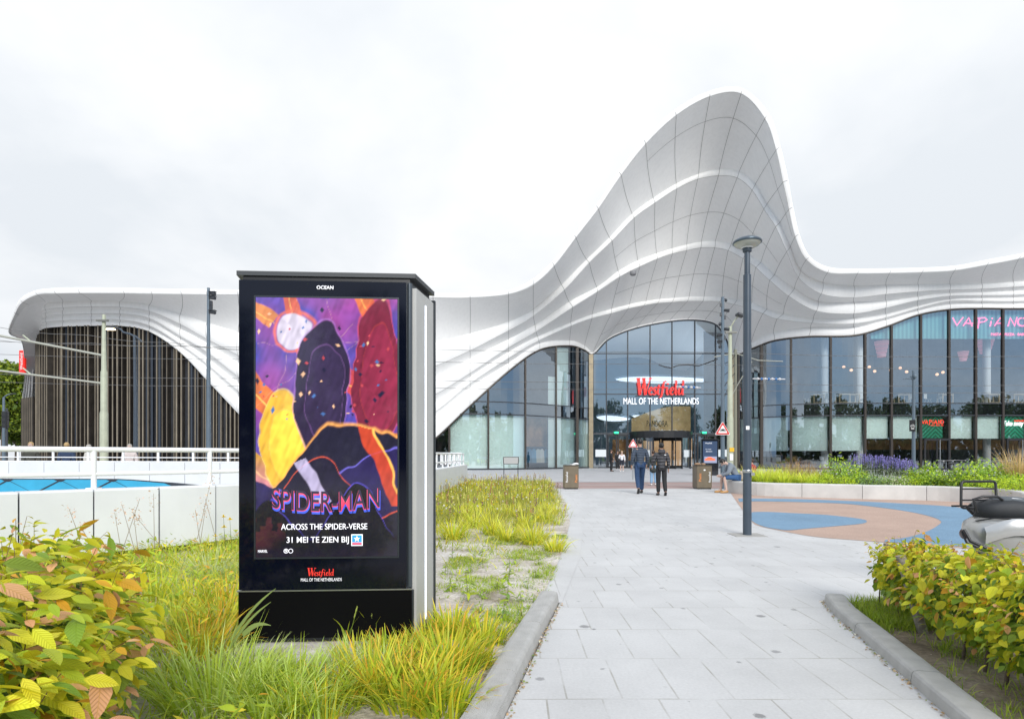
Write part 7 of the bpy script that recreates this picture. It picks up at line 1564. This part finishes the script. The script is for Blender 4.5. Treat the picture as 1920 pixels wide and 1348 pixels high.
# tall dry grasses before the white wall, yellow flowers, foxtails by the kiosk
F_=Fol()
for (x0,y0,x1,y1,d) in ((220,1060,262,935,6.8),(230,1050,215,960,6.7),(255,1040,228,945,7.0),(262,1060,250,960,6.9),(290,1060,288,925,7.2),(150,1010,130,955,6.2),(165,1010,150,985,6.2),(380,1050,366,955,7.4),(372,1040,385,955,7.5),(412,1040,385,935,7.8),(330,1060,248,960,7.0),(370,1010,398,890,7.4)):
    a=P(x0,y0,d);b=P(x1,y1,d); a.z=max(a.z,.0); F_.stem(tuple(a),tuple(b),.0035,(.36,.27,.18))
    m=26; dr=np.array(b-a); tt=r.uniform(.72,1.03,m)[:,None]; F_.leaves(leaf_quad(),rotmats(m,(-1,1))*r.uniform(.012,.03,m)[:,None,None],np.array(a)+dr*tt+r.normal(0,.035,(m,3))*np.array([1,.6,.8]),mixcols(m,[(.42,.30,.22),(.34,.24,.16)],[1,1],r))
o=F_.build('dry_grass_stems',GRASSM); tag(o,'thin dry grass stems with airy seed heads before the white wall','grass',kind='stuff')
for i,(px,py) in enumerate(((419,969),(431,974),(420,988),(404,1005))):
    d=7.3+.1*i; c=P(px,py,d); F_=Fol(); F_.stem((.03,0,-c.z),(0,0,0),.003,(.16,.2,.05)); m=9; az=np.linspace(0,2*np.pi,m+1)[:-1]; F_.leaves(leaf_quad(),rotmats(m,(.0,.3),axis_z=az)*.035,np.zeros((m,3)),np.tile([.80,.62,.02],(m,1))); F_.leaves(leaf_quad(),rotmats(m,(1.2,1.9),axis_z=az)*.03,np.zeros((m,3)),np.tile([.80,.62,.02],(m,1)))
    o=F_.build('yellow_flower',GRASSM); o.location=c; tag(o,'small yellow flower on a thin stem before the white wall, left of the kiosk','flower','yellow flowers before the white wall')
for i,(px,py,x1,y1) in enumerate(((650,1212,670,1138),(697,1205,697,1152))):
    b=G(px,py); F_=Fol(); q_=P(x1,y1,b.y-.02); F_.stem((0,0,0),tuple(q_-b),.0035,(.22,.30,.05)); 
    dr=np.array(q_-b); m=40; tt=np.linspace(.72,1.0,m)[:,None]; F_.leaves(leaf_quad(),rotmats(m,(.9,1.5))*.012,dr*tt,mixcols(m,[(.34,.38,.10)],[1],r)); F_.blades(3,0,0,.05,.22,.005,.010,.7,mixcols(3,[KG],[1],r),mixcols(3,[KY],[1],r),r,5)
    o=F_.build('foxtail_grass',GRASSM); o.location=b; tag(o,'single upright foxtail seed stalk against the black kiosk base, '+('the taller leaning one' if i==0 else 'the shorter straight one'),'grass')
F_=Fol(); a=P(438,1205,3.2)
for (x0,y0,x1,y1,w) in ((432,1200,517,1103,.022),(430,1215,508,1128,.02),(455,1190,508,1172,.03)):
    p0=np.array(P(x0,y0,3.25)-a); p1=np.array(P(x1,y1,3.25)-a); m=8; t_=np.linspace(0,1,m)[:,None]; c_=p0+(p1-p0)*t_+np.array([0,0,.03])*np.sin(np.pi*t_); wv=w*(1-t_**2*.9)/2*np.array([-.4,.2,.9]); v=np.stack([c_-wv,c_+wv],1).reshape(-1,3); f=np.array([(2*i,2*i+1,2*i+3,2*i+2) for i in range(m-1)]).reshape(-1); F_.put(v,f,np.tile([.26,.34,.10],(len(v),1)))
F_.stem((0,0,-a.z),(0,0,0),.004,(.2,.28,.06)); o=F_.build('reed_blade',GRASSM); o.location=a; tag(o,'broad pale reed blades leaning across the left edge of the kiosk base','grass')
# ---------------------------------------------------------------- planter plants
def shrub(label,group,x,y,z,rx,rz,n,ls,seed,pal,wts,name='shrub',cat='shrub',leafw=.45,spike=0):
    r=np.random.default_rng(seed); t=thing(name,label,cat,(x,y,z),0,group); F_=Fol()
    th=r.uniform(0,2*np.pi,n); ph=np.arccos(r.uniform(-.25,1,n)); rd=r.uniform(0,1,n)**.35*(1+.13*np.sin(th*5+seed)+.12*np.sin(ph*7+th*3)+.05*r.normal(0,1,n))
    pos=np.c_[rx*rd*np.sin(ph)*np.cos(th),rx*rd*np.sin(ph)*np.sin(th),rz*.12+rz*.88*np.maximum(rd*np.cos(ph),-.1)]
    M=rotmats(n,(-1.2,1.0),rng=r,axis_z=th-np.pi/2+r.normal(0,.7,n))*(ls*r.uniform(.6,1.3,n))[:,None,None]
    F_.leaves(leaf_base(2,leafw,.1,.15),M,pos,mixcols(n,pal,wts,r,.28))
    if spike:
        for _ in range(spike):
            a=r.uniform(0,2*np.pi); q_=r.uniform(.2,1)*rx; h=rz*r.uniform(.95,1.35); x_,y_=q_*math.cos(a),q_*math.sin(a); F_.stem((x_*.6,y_*.6,rz*.4),(x_,y_,h),.006,(.12,.16,.06)); m=9; F_.leaves(leaf_quad(),rotmats(m,(.5,1.6),rng=r)*.045,np.c_[np.full(m,x_),np.full(m,y_),h-np.linspace(0,.2,m)],mixcols(m,[(.13,.12,.30),(.20,.17,.38)],[1,1],r))
    F_.build('foliage',LEAFS,t)
    mb=MB(); 
    for q_ in range(5): a=q_*1.26; mb.tube([(0.02*math.cos(a),.02*math.sin(a),-.03),(rx*.35*math.cos(a),rx*.35*math.sin(a),rz*.6)],[.012,.006],5)
    mb.build('stems',bark,t); return t
def pp_(px,d): return ((px-960)/1100*d,d)
SG=(.17,.27,.03); SY=(.30,.38,.03); SB=(.10,.17,.05); SV=(.34,.36,.22)
for i,(px,d,L,n) in enumerate([(1416,20.6,.62,260),(1432,20.1,.6,240),(1448,20.8,.62,240),(1470,19.9,.5,220),(1490,20.6,.56,220),(1512,19.6,.5,220),(1532,20.4,.55,220),(1405,21.3,.7,200),(1460,21.6,.75,200)]):
    x,y=pp_(px,d); clump('planter_grass','bright yellow green grass tuft in the planter, just right of the street lamp','bright grass tufts in the planter',x,y,n,L,.25,.022,.9,[(.34,.40,.03),(.22,.32,.03)],[2,1],[(.46,.50,.06),(.40,.32,.12)],[3,1],600+i,z=.33,seg=4,ts=.3)
for i,(px,d,L) in enumerate([(1480,21.4,.9),(1500,21.8,.85),(1516,21.2,.8),(1545,21.0,.75)]):
    x,y=pp_(px,d); clump('planter_grass','reddish brown plume grass tuft at the back of the planter','brown plume grass tufts in the planter',x,y,140,L,.2,.014,.6,[(.22,.22,.05)],[1],[(.26,.12,.08),(.38,.22,.14)],[1,1],640+i,z=.33,seg=4,ts=.4)
shr=[(1568,19.9,.55,.95,'g'),(1592,20.2,.6,.85,'g'),(1556,19.3,.35,.40,'y'),(1530,19.0,.35,.32,'y'),(1585,18.9,.35,.35,'y'),(1612,19.2,.45,.5,'g'),(1618,20.6,.5,.8,'l'),(1640,20.8,.5,.78,'l'),(1662,20.6,.5,.75,'l'),(1685,20.6,.5,.68,'l'),(1700,20.8,.4,.66,'l'),(1632,18.6,.45,.42,'b'),(1658,18.5,.42,.36,'v'),(1684,18.3,.45,.38,'v'),(1708,18.2,.42,.34,'y'),(1730,18.2,.4,.38,'g'),(1752,18.0,.42,.45,'g'),(1744,18.9,.4,.8,'g'),(1715,19.4,.4,.6,'g'),(1775,17.9,.35,.38,'y'),(1760,18.9,.4,.62,'y'),
 (1818,17.0,.55,.82,'g'),(1842,17.2,.6,.92,'g'),(1862,17.5,.5,.80,'g'),(1800,17.3,.4,.6,'g'),(1828,16.6,.4,.5,'y'),(1868,16.0,.4,.42,'y'),(1893,15.4,.42,.45,'y'),(1915,15.0,.42,.5,'y'),(1900,16.2,.4,.5,'g'),(1940,14.6,.45,.5,'y')]
SL={'g':('leafy fresh green shrub in the planter behind the play surface','fresh green shrubs in the planter',[SG,SY,SB],[3,3,1.5],.10,900,0),'y':('low yellow green cushion plant at the planter edge','low yellow green cushion plants in the planter',[(.32,.40,.02),SY,SG],[3,2,1],.055,800,0),
 'l':('grey green lavender bush with violet flower spikes in the planter','violet flowering lavender bushes in the planter',[(.14,.19,.12),(.2,.25,.15)],[1,1],.06,500,46),'b':('blue green mound of small leaves under the lavender','blue green mounds in the planter',[(.12,.19,.10),SG],[2,1],.055,800,0),'v':('cream variegated low shrub at the planter edge under the lavender','variegated low shrubs in the planter',[SV,SG,SB],[3,2,2],.07,700,0)}
for i,(px,d,rx,rz,kd) in enumerate(shr):
    x,y=pp_(px,d); lb,gp_,pal,wt,ls,n,sp=SL[kd]; 
    if (px,kd) in ((1842,'g'),): lb,gp_='large round bright green bush in the planter above the scooter rack',None
    if (px,kd) in ((1568,'g'),): lb,gp_='tall leafy shrub with a pointed shoot, left of the lavender',None
    if kd=='l': lb={1618:'leftmost violet flowering lavender bush in the planter',1640:'violet flowering lavender bush, second from the left',1662:'violet flowering lavender bush in the middle of the five',1685:'violet flowering lavender bush, second from the right, left of the sign post',1700:'rightmost lavender bush, at the bicycle sign post'}[px]
    if kd=='g' and px not in (1842,1568): lb={1592:'fresh green shrub left of the lavender, right of the tall pointed one',1612:'low fresh green shrub in front of the leftmost lavender',1730:'low fresh green shrub right of the bicycle sign post, at the planter edge',1752:'low fresh green shrub before the bicycles, at the planter edge',1744:'upright fresh green shrub between the sign post and the bicycles',1715:'fresh green shrub close right of the bicycle sign post',1818:'fresh green bush left of the large round one, above the rack',1862:'fresh green bush right of the large round one, above the scooter seat',1800:'small fresh green shrub between the bicycles and the large bushes',1900:'fresh green shrub behind the cushion plants at the right edge'}[px]
    shrub(lb,gp_,x,y,.33,rx*.9,rz*.95,n,ls,700+i,pal,wt,spike=sp,name='lavender_bush' if kd=='l' else 'shrub')
for i,(px,d,L) in enumerate([(1897,17.5,1.15),(1912,17.0,1.25),(1926,17.2,1.1)]):
    x,y=pp_(px,d); clump('planter_grass','tall dry straw coloured grass at the right end of the planter','tall dry grass tufts in the planter',x,y,150,L,.16,.014,.45,[(.28,.26,.06),(.3,.22,.08)],[1,1],[(.44,.30,.16)],[1],660+i,z=.33,seg=5,ts=.35)
# ---------------------------------------------------------------- trees
def tree(name,label,x,y,H,cr,seed,pal,wts,group=None,n=5200,ls=.34):
    r=np.random.default_rng(seed); t=thing(name,label,'tree',(x,y,0),0,group); mb=MB(); th=H*.34
    mb.tube([(0,0,-.05),(.05,0,th*.5),(0,.05,th),(.1,.05,H*.62)],[H*.028,H*.022,H*.018,H*.008],10)
    bl=[]
    for q_ in range(15):
        a=q_*2.4; zc_=H*(.42+.5*(q_/15)); rr=cr*(1-.55*abs(q_/15-.35)); bl.append((rr*.62*math.cos(a),rr*.62*math.sin(a),zc_,cr*r.uniform(.34,.5))); mb.tube([(0,.03,th*.8+q_*H*.02),(bl[-1][0]*.6,bl[-1][1]*.6,zc_-cr*.15),(bl[-1][0],bl[-1][1],zc_)],[H*.010,H*.006,H*.002],5,caps=False)
    bl.append((0,0,H*.86,cr*.45)); mb.build('trunk',bark,t)
    B=np.array(bl); i=r.integers(0,len(B),n); d=r.normal(0,1,(n,3)); d/=np.linalg.norm(d,axis=1)[:,None]; pos=B[i,:3]+d*(B[i,3]*r.uniform(.55,1.1,n))[:,None]*np.array([1,1,.8])
    F_=Fol(); F_.leaves(leaf_quad(),rotmats(n,(-1.4,1.2),rng=r)*(ls*r.uniform(.6,1.3,n))[:,None,None],pos,mixcols(n,pal,wts,r,.3)); F_.build('crown',LEAFS,t); return t
GAIN=1.25
TG=[(.20,.27,.03),(.12,.19,.025),(.07,.12,.02)]
tr0=tree('broadleaf_tree','yellow green broadleaf tree at the left edge behind the mall',(6-960)/1100*68,68,12.6,3.4,21,[(.26,.32,.03),(.16,.23,.03),(.08,.13,.02)],[3,3,2],n=9000,ls=.36)
tree('broadleaf_tree','darker broadleaf tree just outside the left edge, beyond the lamp post',(-70-960)/1100*75,75,12,4,22,TG,[2,3,2],n=6000,ls=.36)
t3=tree('broadleaf_tree','low bushy tree between the mall corner and the left edge',(30-960)/1100*74,74,8.0,2.6,23,TG,[2,3,2],n=6000,ls=.32)
proto=tree('street_tree','broad dark green tree across the road behind the viewpoint, seen mirrored in the facade',-38,-34,13.5,5.2,31,[(.05,.09,.02),(.035,.065,.018),(.09,.13,.03)],[3,3,1],group='trees across the road mirrored in the glass',n=3600,ls=.6)
for i,(x,y,s) in enumerate([(82,-37,1.0),(94,-35,1.15),(106,-39,1.05),(118,-36,1.2),(130,-38,1.1),(-27,-38,1.1),(-17,-33,.85),(-6,-40,1.0),(4,-36,.75),(14,-34,1.05),(25,-40,1.2),(35,-35,.95),(46,-38,1.15),(58,-36,1.0),(70,-40,1.1)]):
    c=copy_tree(proto); c.location=(x,y,0); c.scale=(s,s,s); c.rotation_euler=(0,0,i*1.7)

rb_=np.random.default_rng(91); n=16000; F_=Fol(); X=rb_.uniform(-90,150,n); hh_=7.0+1.6*np.sin(X*.21)+1.1*np.sin(X*.53+1)+.7*np.sin(X*1.3)
F_.leaves(leaf_quad(),rotmats(n,(-1.4,1.4),rng=rb_)*(1.3*rb_.uniform(.6,1.3,n))[:,None,None],np.c_[X,-52+rb_.uniform(-3,3,n),rb_.uniform(0,1,n)**.8*hh_],mixcols(n,[(.035,.06,.015),(.05,.08,.02)],[1,1],rb_,.3))
o=F_.build('tree_belt',LEAFS); tag(o,'far belt of dark trees across the road, seen only mirrored in the mall glass','woodland',kind='stuff')
